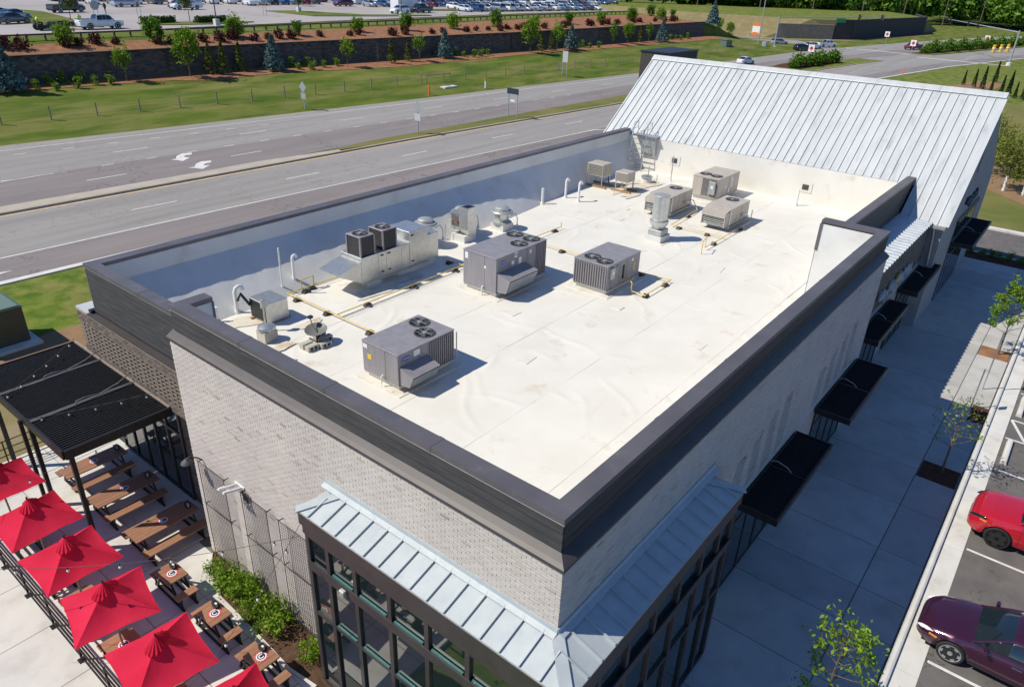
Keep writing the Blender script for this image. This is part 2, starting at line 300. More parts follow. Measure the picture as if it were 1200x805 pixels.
# ------------------------------------------------------------------ terrain
G0 = -0.15
YR = [(-200, 95), (-60, 80), (15, 72.3), (34, 70.3), (57, 68), (115, 63.1), (184, 60.2), (237, 53), (303, 40), (400, 14), (620, -55)]   # far edge of the highway
YW = [(-200, 101), (-60, 94.5), (22.5, 91.1), (41.6, 90.3), (64.8, 88.9), (104.5, 85.2), (133.2, 84.6), (181, 83.4), (700, 83.4)]      # retaining wall
YG = [(-200, 97.5), (-60, 97), (26, 96.4), (75, 97.6), (124, 100.2), (181, 101), (700, 101)]
YL = [(-200, 101), (26, 100.8), (42, 101.6), (82, 105.6), (135, 108.5), (200, 106), (700, 106)]
def kx(x): t = min(1, max(0, (x - 178) / 34)); return 1 - t * t * (3 - 2 * t)
def gz(x, y):
    """height of the ground sheet"""
    k = kx(x); yr = interp(x, YR); yw = interp(x, YW); yg = interp(x, YG); yl = interp(x, YL)
    if y <= yr: return G0
    if x > 212: return G0
    if y < yw: return interp(y, [(yr, G0), (yr + 6.5, G0 + (0.7 - G0) * k), (yw - 6, G0 + (1.6 - G0) * k), (yw, G0 + (2.2 - G0) * k)])
    return interp(y, [(yw, G0 + (5.12 - G0) * k), (yg, G0 + (6.2 - G0) * k), (yl, G0 + (6.42 - G0) * k)])
XS = [-200, -140, -90, -60] + list(range(-40, 176, 8)) + [178, 181, 184, 187, 190, 194, 198, 202, 206, 212, 220, 240, 260, 300, 360, 430, 520, 650, 900, 1300]
mb = MB(); rows = []
for x in XS:
    yr = interp(x, YR); yw = interp(x, YW); yg = interp(x, YG); yl = interp(x, YL)
    if yw < yr + 14: yw = yr + 14
    c = [(-300, G0), (-150, G0), (-60, G0), (-20, G0), (20, G0)]
    c = [(min(y, yr - 3 - i_), z) for i_, (y, z) in zip((40, 30, 20, 10, 5), c)] + [(yr - 1, G0)]
    k = kx(x); z_ = lambda h: G0 + (h - G0) * k
    c += [(yr + 0.3, G0), (yr + 6.5, z_(0.7)), (yw - 6, z_(1.6)), (yw - 0.05, z_(2.2)), (yw + 0.25, z_(5.12)), (max(yg, yw + 2), z_(6.2)), (max(yl, yw + 4), z_(6.42)), (yw + 60, z_(6.42)), (yw + 200, z_(6.42)), (900, z_(6.42))]
    rows.append([(x, y, z) for y, z in c])
nr = len(rows[0])
for r_ in rows: mb.v += r_
for i in range(len(rows) - 1):
    for j in range(nr - 1):
        mb.f.append((i * nr + j, (i + 1) * nr + j, (i + 1) * nr + j + 1, i * nr + j + 1)); mb.m.append(1 if j >= 6 else 0)
ground = struct('ground', mb, ['lawn', 'lawn_far'])

def sheet_between(xs, fa, fb, h, nsub=4):
    """terrain-following strip between y=fa(x) and y=fb(x), lifted by h"""
    b = MB(); g = []
    for x in xs:
        ya, yb = fa(x), fb(x); row = []
        for j in range(nsub + 1):
            y = ya + (yb - ya) * j / nsub; row.append((x, y, gz(x, y) + h))
        g.append(row)
    for row in g: b.v += row
    w = nsub + 1
    for i in range(len(g) - 1):
        for j in range(nsub): b.f.append((i * w + j, (i + 1) * w + j, (i + 1) * w + j + 1, i * w + j + 1)); b.m.append(0)
    return b
wob = lambda x: 0.8 * math.sin(x * 0.19) + 0.6 * math.sin(x * 0.071 + 1) + 0.4 * math.sin(x * 0.43 + 2)
xs1 = list(np.arange(-60, 183, 2.0))
MB_LOW = [(-60, 90), (19, 87.8), (27, 88.2), (33, 87.8), (39.8, 87), (45.5, 84.5), (49.7, 85.9), (58.3, 85.6), (64, 84.2), (73.7, 82.2), (79.3, 82.1), (91.3, 81.8), (126, 80.2), (184, 77.6)]
struct('mulch_bed', sheet_between(xs1, lambda x: interp(x, MB_LOW) + 0.15 * wob(x), lambda x: interp(x, YW) - 0.1, 0.05), 'mulch_red')
struct('mulch_bed', sheet_between(xs1, lambda x: interp(x, YW) + 0.35, lambda x: interp(x, YG) - 1.7 + 0.35 * wob(x * 1.3), 0.06), 'mulch_red')
# the car park on top of the bank
LZ = 6.5
b = MB(); A = []; B = []
for x in list(np.arange(-200, 176, 8)) + [176]: A.append((x, interp(x, YL), LZ)); B.append((x, 420, LZ))
b.strip(A, B); struct('car_park', b, 'lot_far')

# highway: carriageways as sheets, median between them
NE = [(-200, 45), (-60, 41.2), (3.5, 38.5), (18, 38.1), (60, 36.6), (100, 34.6), (144, 31.3), (183, 26.4), (227, 17), (300, -4), (400, -42), (620, -150)]
MN = [(-200, 58), (-60, 53.2), (7.8, 50.8), (22, 50.3), (44, 49.7), (82, 47.4), (141, 43.5), (168, 41.3), (195, 37.6), (211, 34.8), (286, 19), (400, -14), (620, -112)]
MF = [(-200, 61), (-60, 55.0), (8.4, 52.4), (23, 51.8), (33, 51.75), (46, 51.7), (90, 51.0), (120, 51.3), (141, 51.6), (156, 52.6), (170, 48), (195, 42.0), (211, 40.4), (286, 24.5), (400, -8), (620, -106)]
XR = [-200, -140, -90, -60] + list(range(-40, 200, 6)) + [205, 211, 225, 240, 255, 270, 286, 300, 320, 340, 370, 400, 450, 520, 620]
RZ0 = G0 + 0.02
def P3(P, xs, z): return [(x, interp(x, P), z) for x in xs]
b = MB()
b.strip(P3(NE, XR, RZ0), P3([(p[0], (interp(p[0], NE) + interp(p[0], MN)) / 2 - 2.4) for p in NE], XR, RZ0))
b.strip(P3([(p[0], (interp(p[0], NE) + interp(p[0], MN)) / 2 - 2.4) for p in NE], XR, RZ0), P3(MN, XR, RZ0))
b.m = [1] * (len(XR) - 1) + [0] * (len(XR) - 1)
road_a = struct('road', b, ['asphalt_old', 'asphalt_new'])
MID = [(x, interp(x, MF) + 0.38 * (interp(x, YR) - interp(x, MF))) for x in XR]
b = MB(); b.strip(P3(MF, XR, RZ0), P3(MID, XR, RZ0)); b.strip(P3(MID, XR, RZ0), P3(YR, XR, RZ0)); b.m = [1] * (len(XR) - 1) + [0] * (len(XR) - 1)
road_b = struct('road', b, ['asphalt_old', 'asphalt_new'])
# gap of the junction
b = MB(); xs = [172, 178, 184, 190, 196, 202, 206, 211, 216]; b.strip(P3(MN, xs, RZ0 + .004), P3(MF, xs, RZ0 + .004)); struct('road', b, 'asphalt_old')
# side road leaving the junction behind the bank
def band(path, w, z):
    b = MB(); A = []; B = []
    for i, p in enumerate(path):
        d = Vector(path[min(i + 1, len(path) - 1)]) - Vector(path[max(i - 1, 0)]); n_ = Vector((-d.y, d.x)).normalized()
        A.append((p[0] + n_.x * w / 2, p[1] + n_.y * w / 2, z)); B.append((p[0] - n_.x * w / 2, p[1] - n_.y * w / 2, z))
    b.strip(A, B); return b
struct('road', band([(196, 52), (204, 62), (213, 73), (226, 88), (243, 108), (262, 132), (285, 165)], 14, RZ0 + .008), 'asphalt_old')
# median islands
def island(xs, lo, hi, h, mats, name='median'):
    b = MB(); A = [(x, lo(x)) for x in xs]; Bq = [(x, hi(x)) for x in xs]
    poly = A + Bq[::-1]; b.prism(poly, RZ0 - .05, RZ0 + h); return struct(name, b, mats)
xs = list(range(-60, 28, 6)) + [28, 32, 36]
island(xs, lambda x: interp(x, MN) + .25, lambda x: interp(x, MF) - .05 - max(0, (x - 28) / 8) * 1.0, .15, 'tan_concrete')
xs = [36, 40] + list(range(46, 140, 6)) + [140]
island(xs, lambda x: interp(x, MN) + .25 + (.5 if x == 36 else 0), lambda x: interp(x, MF) - (.6 if x == 36 else 0.05), .13, 'meadow')
xs = [140.2, 146, 152, 158, 164, 170, 176, 182]
island(xs, lambda x: interp(x, MN) + .25, lambda x: interp(x, MF) - .3, .13, 'lawn')
xs = [146, 152, 158, 164, 168]
b = MB(); b.strip([(x, interp(x, MN) + 2.6, RZ0 + .15) for x in xs], [(x, interp(x, MF) - .6, RZ0 + .15) for x in xs]); struct('mulch_bed', b, 'mulch_dark')
xs = [211, 218, 226, 240, 255, 270, 286, 320, 360, 400]
island(xs, lambda x: interp(x, MN) + .25, lambda x: interp(x, MF) - .1, .13, 'lawn')
b = MB(); b.strip([(x, interp(x, MN) + 2.0, RZ0 + .15) for x in xs], [(x, interp(x, MF) - .4, RZ0 + .15) for x in xs]); struct('mulch_bed', b, 'mulch_dark')
# kerbs along the median and the verge
def kerb(P, xs, off, w, h, m='kerb_concrete'):
    A = [(x, interp(x, P) + off) for x in xs]; Bq = [(x, interp(x, P) + off + w) for x in xs]
    b = MB(); n = len(xs)
    for i in range(n - 1): b.prism([A[i], A[i + 1], Bq[i + 1], Bq[i]], RZ0 - .08, RZ0 + h)
    return struct('kerb', b, m)
kerb(MN, [x for x in XR if -60 <= x <= 184], 0.0, .22, .15, 'tan_concrete')
kerb(NE, [x for x in XR if -60 <= x <= 300], -.45, .45, .06)
# painted markings: children of the carriageways
MK = RZ0 + 0.006
def line(P, off, x0, x1, w, par, name='lane_line', m='road_paint', step=6.0):
    n = max(2, int((x1 - x0) / step) + 1); xs = np.linspace(x0, x1, n); b = MB()
    b.strip([(x, interp(x, P) + off - w / 2, MK) for x in xs], [(x, interp(x, P) + off + w / 2, MK) for x in xs])
    return b.build(name, m, par)
LNW = [(-60, 45.5), (4.8, 42.3), (17.4, 42.05), (34.8, 41.4), (61.2, 40.1), (63, 40.0)]
LND = [(-60, 49.2), (14.3, 46.1), (26.7, 45.7), (39.1, 45.25), (51.3, 44.8), (63.7, 44.1), (90, 42.6), (141, 38.6), (170, 35.3)]
LFW = [(-60, 76.5), (14.7, 70.3), (38.1, 67.7), (60, 65.6), (115, 61.2), (160, 59.5)]
LLD = [(-60, 70), (13, 63.9), (24.3, 63.4), (36.7, 62.9), (49.3, 62.1), (80, 60.2), (115, 57.9), (160, 55.5)]
LS2 = [(-60, 64.6), (13, 59.6), (30, 59.25), (48.7, 58.25), (80, 56.6), (120, 54.6)]
LTD = [(-60, 59.2), (15.5, 55.7), (30.9, 55.4)]
line(LNW, 0, -60, 61, .14, road_a); line(MN, -.30, -60, 180, .26, road_a, m='road_yellow')
b = MB(); b.strip([(61, 40.0, MK), (63.4, 39.9, MK), (64.2, 39.2, MK), (64.0, 38.0, MK)], [(61, 40.17, MK), (63.6, 40.1, MK), (64.5, 39.2, MK), (64.2, 38.0, MK)]); b.build('lane_line', 'road_paint', road_a)
for k in range(-5, 13): line(LND, 0, 14.3 + 12.35 * k, 17.5 + 12.35 * k, .13, road_a, 'lane_dash')
line(LFW, 0, -60, 158, .14, road_b)
for k in range(-6, 10):
    x = 21.2 + 12.35 * k
    line(LLD, 0, x, x + 3.1, .13, road_b, 'lane_dash')
for k in range(-1, 1): line([(9, 59.6), (17, 59.6)], 0, 10.9 + 12 * k, 15.6 + 12 * k, .13, road_b, 'lane_dash')
for k in range(-4, 18): line(LS2, 0, 18.4 + 3.72 * k, 19.35 + 3.72 * k, .13, road_b, 'lane_dash')
for k in range(-4, 7): line(LFW, -2.2, 14.9 + 3.8 * k, 15.85 + 3.8 * k, .13, road_b, 'lane_dash')
for k in range(-3, 2): line(LTD, 0, 15.5 + 12.35 * k, 18.6 + 12.35 * k, .13, road_b, 'lane_dash')
for poly in ([(23.38, 57.61), (23.89, 57.71), (24.48, 58.62), (25.31, 59.21), (26.11, 58.93), (25.67, 58.27), (25.13, 58.32), (24.7, 57.83), (25.03, 57.38), (23.89, 56.57), (23.72, 57.3)],
             [(22.98, 54.14), (23.58, 54.12), (24.22, 55.01), (24.97, 55.43), (25.74, 55.14), (25.32, 54.54), (24.84, 54.58), (24.33, 54.08), (24.79, 53.79), (23.64, 53.0), (23.38, 53.77)]):     # bent arrows that turn back against the traffic
    b = MB(); b.add([(x, y, MK) for x, y in poly], [tuple(range(len(poly)))]); b.build('turn_arrow', 'road_paint', road_b)
b = MB(); b.add([(3.0, 40.4, MK), (4.6, 39.9, MK), (3.1, 39.7, MK)], [(0, 1, 2)]); b.box(.8, 39.95, MK - .004, 3.0, 40.15, MK); b.build('turn_arrow', 'road_paint', road_a)
for x0, x1, y0, y1 in ((199, 200, 17.5, 36.5), (208, 209, 40, 56)): MB().quad((x0, y0, MK), (x1, y0, MK), (x1 + 2, y1, MK), (x0 + 2, y1, MK)).build('stop_line', 'road_paint', road_a)

# ground surfaces around the building ------------------------------------------------
# side driveway behind the gable end, with kerbs, and mulch strip
struct('driveway', MB().quad((47.2, -60, RZ0), (54.4, -60, RZ0), (54.4, 30, RZ0), (47.2, 30, RZ0)), 'asphalt_lot')
struct('kerb', MB().box(54.4, -60, G0 - .05, 54.95, 30, 0.0), 'kerb_concrete')
struct('kerb', MB().box(47.55, -60, G0 - .05, 47.75, 2.0, 0.02), 'kerb_concrete')
struct('planting_strip', MB().box(45.95, -40, G0 - .05, 47.5, 1.2, -0.01), 'mulch_dark')
b = MB(); b.strip([(62.5, -4, G0 + .03), (64, -1.6, G0 + .03), (68.5, 2.5, G0 + .03), (76, 5, G0 + .03)], [(66.5, -4, G0 + .03), (68.5, -2.2, G0 + .03), (73, -.5, G0 + .03), (80, 3, G0 + .03)]); struct('mulch_bed', b, 'bark_soil')
b = MB(); b.strip([(54.95, -60, G0 + .015), (54.95, 2, G0 + .015), (54.95, 24, G0 + .015)], [(130, -60, G0 + .015), (130, 13, G0 + .015), (118, 24, G0 + .015)]); struct('meadow', b, 'meadow')
b = MB(); b.strip([(118, 10, G0 + .03), (135, 13, G0 + .03), (160, 12, G0 + .03)], [(118, 19, G0 + .03), (135, 21, G0 + .03), (160, 17, G0 + .03)]); struct('mulch_bed', b, 'bark_soil')

# pavement along the shop front, slab by slab
walk = struct('pavement', MB().box(-6, -4.58, G0 - .1, 45.9, 0.9, -0.035), 'joint')
ys = [-4.56, -3.25, 0.86]
xsj = [-6, -3.3, -0.55, 2.2, 4.9, 7.3, 9.55, 11.2, 13.3, 16.0, 18.6, 21.2, 23.8, 26.4, 29.0, 31.7, 34.4, 36.6, 37.9, 40.6, 43.2, 45.88]
PITS = [(18.16, 19.40), (30.62, 31.9), (23.6, 25.2), (4.6, 6.0), (41.3, 42.4)]
for i in range(len(xsj) - 1):
    for j in range(2):
        x0, x1, y0, y1 = xsj[i] + .014, xsj[i + 1] - .014, ys[j] + .014, ys[j + 1] - .014
        if j == 0:
            segs = [(x0, x1)]
            for a, c in PITS:
                ns = []
                for s0, s1 in segs:
                    if c <= s0 or a >= s1: ns.append((s0, s1))
                    else:
                        if a - .02 > s0: ns.append((s0, a - .01))
                        if c + .02 < s1: ns.append((c + .01, s1))
                segs = ns
            for s0, s1 in segs: MB().box(s0, y0, -.09, s1, y1, 0.0).build('paving_slab', 'walk_concrete', walk)
            for a, c in PITS:
                lo, hi = max(x0, a), min(x1, c)
                if hi - lo > .2 and False: pass
        else: MB().box(x0, y0, -.09, x1, y1, 0.0).build('paving_slab', 'walk_concrete', walk)
for (a, c), m_ in zip(PITS, ('mulch_dark', 'mulch_red', 'mulch_dark', 'mulch_dark', 'mulch_dark')):
    yb = -4.5 if a != 23.6 else -4.56; yt = -3.3 if a != 23.6 else -4.0
    MB().box(a, yb, -.05, c, yt, -0.012).build('tree_pit', m_, walk)
    if a == 23.6: MB().box(a - .01, -3.98, -.09, c + .01, -3.265, 0.0).build('paving_slab', 'walk_concrete', walk)
# rounded kerb, concrete gutter and the parking bays
kb = MB()
kb.prism_x([(-4.60, G0 - .1), (-4.60, -0.004), (-4.64, 0.012), (-4.72, 0.012), (-4.77, -0.01), (-4.79, -0.10), (-4.79, G0 - .1)], -6, 45.9)
struct('kerb', kb, 'kerb_concrete')
gut = struct('gutter', MB().box(-6, -5.36, G0 - .1, 45.9, -4.81, -0.125), 'joint')
x = -6
while x < 45.8:
    MB().box(x + .008, -5.355, -.2, min(x + 3.0, 45.9) - .008, -4.80, -0.10).build('gutter_slab', 'kerb_concrete', gut); x += 3.0
lot = struct('parking_lot', MB().quad((-20, -80, -.105), (47.2, -80, -.105), (47.2, -5.36, -.105), (-20, -5.36, -.105)), 'asphalt_lot')
def stall(x): MB().quad((x - .05, -10.6, -.100), (x + .05, -10.6, -.100), (x + .05, -5.42, -.100), (x - .05, -5.42, -.100)).build('bay_line', 'road_paint', lot)
for x in (4.28, 7.02, 9.76, 12.5, 15.24, 17.98, 20.72, 23.4, 25.1, 27.9, 30.6): stall(x)
for k in range(7):
    MB().quad((23.5 + .0, -6.0 - k * .7, -.099), (23.5, -6.12 - k * .7, -.099), (25.05, -5.5 - k * .7, -.099), (25.05, -5.38 - k * .7, -.099)).build('hatch_line', 'road_paint', lot)
for x in (22.2, 26.5):
    b = MB(); b.prism_x([(-5.5, -.104), (-5.53, .03), (-5.58, .045), (-5.64, .045), (-5.69, .03), (-5.72, -.104)], x - .95, x + .95)
    tag(b.build('wheel_stop', 'kerb_concrete'), 'concrete wheel stop in the bay beside the hatched strip' if x < 24 else 'concrete wheel stop in the bay past the hatched strip', 'wheel stop')
# patio slabs
patio = struct('patio', MB().box(-30, 4.5, G0 - .1, 0.79, 21.2, -0.03), 'joint')
px = [-14.2, -11.6, -9.0, -6.55, -4.2, -2.65, -1.25, 0.78]; py = [4.52, 6.4, 8.5, 10.6, 12.7, 14.8, 16.9, 19.0, 21.18]
for i in range(len(px) - 1):
    for j in range(len(py) - 1):
        x0, x1, y0, y1 = px[i] + .01, px[i + 1] - .01, py[j] + .01, py[j + 1] - .01
        if i == 6 and y1 < 12.7: continue
        MB().box(x0, y0, -.09, x1, y1, 0.0).build('paving_slab', 'patio_concrete', patio)
# planting bed at the foot of the front wall
b = MB(); b.prism([(-.12, 4.6), (-1.0, 4.6), (-1.0, 6.0), (-1.12, 6.9), (-1.02, 8.6), (-.95, 10.2), (-.55, 11.4), (-.22, 11.95), (-.12, 11.95)], -.2, -.015); struct('planting_bed', b, 'mulch_brown')
b = MB()
pth = [(-.22, 11.97), (-.57, 11.45), (-1.0, 10.2), (-1.06, 8.6), (-1.16, 6.9), (-1.05, 6.0)]
for i in range(len(pth) - 1): b.bar((pth[i][0], pth[i][1], -.01), (pth[i + 1][0], pth[i + 1][1], -.01), .08, .06)
struct('kerb', b, 'patio_concrete')
# rest of the paved strip between bed and tables
for y0, y1 in ((6.02, 8.4), (8.42, 10.6), (10.62, 12.68)): MB().box(-1.24, y0, -.2, -.2, y1, -.022).build('paving_slab', 'patio_concrete', patio)
struct('verge', MB().quad((-30, 21.2, G0 + .02), (-.5, 21.2, G0 + .02), (-.5, 27.8, G0 + .02), (-30, 27.8, G0 + .02)), 'dry_grass')
b = MB(); b.prism([(-.4, 21.2), (1.2, 20.2), (5.5, 19.6), (7.0, 23.0), (4.5, 30.5), (2.6, 30.6), (-.4, 29.0)], G0, G0 + .03); struct('mulch_bed', b, 'bark_soil')
# ------------------------------------------------------------------ the restaurant building
H = 7.95; HL = 7.0; RF = 4.7
bld = thing('restaurant_building', 'restaurant with pale brick walls, dark parapet, white flat roof and ribbed metal gable', 'building')
def P(mb, name, m, parent=None, **k): return mb.build(name, m, parent or bld, **k)
def pbox(name, m, *c, parent=None, **k): return P(MB().box(*c), name, m, parent, **k)

# backing walls -----------------------------------------------------------------------
w_front = pbox('wall', 'mortar', -.114, -.114, 0, .33, 12.085, 7.02)
w_side = pbox('wall', 'mortar', .332, -.058, 0, 19.715, .33, 7.02)
PANELS = ((7.5, 12.0), (13.9, 18.4))
for c_ in ((.332, 0, 7.5, 7.02), (12.0, 0, 13.9, 7.02), (18.4, 0, 19.715, 7.02), (7.5, 0, 12.0, 3.43), (7.5, 5.46, 12.0, 7.02), (13.9, 0, 18.4, 3.43), (13.9, 5.46, 18.4, 7.02)): pbox('wall_face', 'mortar', c_[0] + .0005, -.114, c_[1], c_[2], -.0575, c_[3], parent=w_side)
pbox('wall', 'dark_wall', .332, 11.70, 0, .95, 12.07, 7.80)
pbox('wall', 'dark_wall', 19.35, .332, 0, 19.70, 2.24, 7.80)
pbox('parapet', 'dark_wall', .055, .055, 7.022, .31, 11.98, 7.82)
pbox('parapet', 'dark_wall', .312, .055, 7.022, 19.70, .31, 7.82)
def brick_wall(name, par, org, U, Nn, width, z0, z1, m, keep=None, proud=None, bl=.2, bh=.0576, jt=.0100, depth=.02, n_single=0, m_one=None, seed=1):
    """running-bond brickwork as real bricks; U runs along the wall, Nn points out of it"""
    rg = random.Random(seed); org = Vector(org); U = Vector(U); Nn = Vector(Nn); b = MB(); singles = []; lst = []
    pw, ph = bl + jt, bh + jt; nrow = int((z1 - z0) / ph)
    for r in range(nrow):
        off = 0 if r % 2 == 0 else -pw / 2; k = 0; z = z0 + r * ph
        while True:
            a = off + k * pw; c = a + bl; k += 1
            if a >= width - .02: break
            a = max(a, 0.0); c = min(c, width)
            if c - a < .03: continue
            if keep and not keep((a + c) / 2, z + bh / 2, r, k): continue
            pr = depth + rg.uniform(-.0025, .0025) + (proud((a + c) / 2, z + bh / 2, r, k) if proud else 0)
            lst.append((a, c, z, pr))
    if n_single:
        cp = Vector((CAMX, CAMY, CAMZ))
        lst.sort(key=lambda t: (org + U * t[0] + Vector((0, 0, t[2])) - cp).length)
        singles, lst = lst[:n_single], lst[n_single:]
    F = [(0, 1, 2, 3), (0, 4, 5, 1), (1, 5, 6, 2), (2, 6, 7, 3), (3, 7, 4, 0)]
    def vs(t, ch=.002):
        a, c, z, pr = t; o = org
        f = [o + U * (a + ch) + Nn * pr + Vector((0, 0, z + ch)), o + U * (c - ch) + Nn * pr + Vector((0, 0, z + ch)), o + U * (c - ch) + Nn * pr + Vector((0, 0, z + bh - ch)), o + U * (a + ch) + Nn * pr + Vector((0, 0, z + bh - ch))]
        g = [o + U * a + Vector((0, 0, z)), o + U * c + Vector((0, 0, z)), o + U * c + Vector((0, 0, z + bh)), o + U * a + Vector((0, 0, z + bh))]
        return f + g
    flip = U.cross(Vector((0, 0, 1))).dot(Nn) < 0
    FF = [tuple(reversed(f)) for f in F] if flip else F
    for t in lst: b.add(vs(t), FF)
    o = b.build(name, m, par, fix=False); o['kind'] = 'stuff'
    for t in singles: MB().add(vs(t), FF).build('brick', m_one, par, fix=False)
    return o
brick_wall('brickwork', w_front, (-.114, -.12, 0), (0, 1, 0), (-1, 0, 0), 12.21, 0.02, 7.03, 'white_brick', depth=.006, keep=lambda u, z, r, k: not (u < 6.15 and z < 5.35), n_single=300, m_one='white_brick_one', seed=3)
def side_keep(u, z, r, k):
    x = u - .12
    if x < 6.1 and z < 5.35: return False
    if (8.4 < x < 12.75 or 14.85 < x < 19.1) and z < 3.15: return False
    for a, c in ((7.5, 12.0), (13.9, 18.4)):     # perforated panels of left-out bricks
        if a < x < c and 3.45 < z < 5.45:
            return False
    return True
brick_wall('brickwork', w_side, (-.12, -.114, 0), (1, 0, 0), (0, -1, 0), 19.84, 0.02, 7.03, 'white_brick', depth=.006, keep=side_keep, seed=5)
def holes(u, z, r, k):     # every other course open in a stepped field
    return not (z < 3.45 + 1.2 + .8 * u / 4.5 and r % 2 == 0 and (k % 5) not in (0, 1))
for a_, c_ in PANELS: brick_wall('brickwork', w_side, (a_, -.06, 0), (1, 0, 0), (0, -1, 0), c_ - a_, 3.44, 5.50, 'white_brick', keep=holes, depth=.060, jt=.004, bl=.206, bh=.0636, seed=int(a_))
# dark ledge between brick and siding
b = MB(); prof = [(.05, 7.24), (-.10, 7.15), (-.17, 7.10), (-.17, 7.035), (.05, 7.035)]; npf = len(prof)     # mitred at the corner
for path in ('a', 'c', 'e'):
    b.v += [((d, 12.12, z) if path == 'a' else (d, d, z) if path == 'c' else (19.74, d, z)) for d, z in prof]
for s_ in range(2):
    for k in range(npf): b.f.append((s_ * npf + k, s_ * npf + (k + 1) % npf, (s_ + 1) * npf + (k + 1) % npf, (s_ + 1) * npf + k)); b.m.append(0)
b.f += [tuple(range(npf)), tuple(range(3 * npf - 1, 2 * npf - 1, -1))]; b.m += [0, 0]
P(b, 'ledge_trim', 'trim')
# siding boards
for k in range(3):
    z0 = 7.25 + k * .19
    P(MB().prism_y([(.012, z0), (.032, z0 + .178), (.056, z0 + .178), (.056, z0)], .03, 12.02), 'siding_board', 'siding')
    pbox('siding_board', 'siding', .058, .022 + .004 * (k % 2), z0, 19.73, .056, z0 + .183)
pbox('drip_edge', 'galv_dull', -.004, .0, 7.812, .03, 12.02, 7.824)
# copings of the tall parapet: mitred lengths with joints
def coping_x(y0, y1, xa, xb, z1, th=.12, n=1, m='coping', name='coping'):
    for k in range(n):
        a = xa + (xb - xa) * k / n + (.002 if k else 0); c = xa + (xb - xa) * (k + 1) / n - .002
        pbox(name, m, a, y0, z1 - th, c, y1, z1)
def coping_y(x0, x1, ya, yb, z1, th=.12, n=1, m='coping', name='coping'):
    for k in range(n):
        a = ya + (yb - ya) * k / n + (.002 if k else 0); c = ya + (yb - ya) * (k + 1) / n - .002
        pbox(name, m, x0, a, z1 - th, x1, c, z1)
def caps(n, f):      # cover plates over the coping joints
    for k in range(1, n): f(k)
caps(4, lambda k: pbox('joint_cover', 'coping', -.006, 12.06 * k / 4 - .06, H - .118, .366, 12.06 * k / 4 + .06, H + .005))
caps(6, lambda k: pbox('joint_cover', 'coping', .362 + 19.43 * k / 6 - .06, -.006, H - .118, .362 + 19.43 * k / 6 + .06, .366, H + .005))
caps(2, lambda k: pbox('joint_cover', 'coping', .734, 12.08 + 6.82 * k / 2 - .06, HL - .118, 1.106, 12.08 + 6.82 * k / 2 + .06, HL + .005))
caps(8, lambda k: pbox('joint_cover', 'coping', 1.102 + 32.45 * k / 8 - .06, 18.464, HL - .118, 1.102 + 32.45 * k / 8 + .06, 18.906, HL + .005))
coping_y(0, .36, .0, 12.06, H, n=4); coping_x(.0, .36, .362, 19.79, H, n=6)
coping_x(11.68, 12.06, .362, .98, H); coping_y(19.42, 19.79, .362, 2.27, H)
# returns: dark end trims dropping to the lower parapet
pbox('end_trim', 'coping', .952, 11.66, 6.98, .99, 12.06, 7.828); pbox('end_trim', 'coping', 19.41, 2.243, 6.82, 19.79, 2.28, 7.828); pbox('end_trim', 'coping', 19.315, 2.17, 6.82, 19.334, 2.28, 7.828)
# low parapets --------------------------------------------------------------------------
pbox('wall', 'dark_wall', .80, 12.072, 0, 1.08, 18.85, 6.88)
pbox('wall', 'mortar', 1.082, 18.5, 0, 33.4, 18.85, 6.88)
pbox('wall', 'dark_wall', 19.702, 2.02, 5.3, 33.35, 2.35, 6.86)
for k in range(8):
    z0 = 5.36 + k * .19
    P(MB().prism_y([(.738, z0), (.762, z0 + .178), (.80, z0 + .178), (.80, z0)], 12.08, 18.82), 'siding_board', 'siding')
for k in range(3):
    z0 = 6.25 + k * .195
    pbox('siding_board', 'siding', 19.80, 1.985 + .004 * (k % 2), z0, 33.6 - k * .0, 2.022, z0 + .189)
for k in range(4):
    z0 = 5.52 + k * .18
    pbox('siding_board', 'siding', 19.80, 1.985 + .004 * (k % 2), z0, 32.0 + k * .22, 2.022, z0 + .175)
coping_y(.74, 1.10, 12.08, 18.90, HL, n=2); coping_x(18.47, 18.90, 1.102, 33.55, HL, n=8); coping_x(1.98, 2.37, 19.80, 33.75, 6.97, n=4)
pbox('drip_edge', 'galv_dull', .742, 12.08, 6.862, .77, 18.9, 6.874)
pbox('corner_trim', 'coping', .748, 18.80, 5.3, .80, 18.87, 6.875)
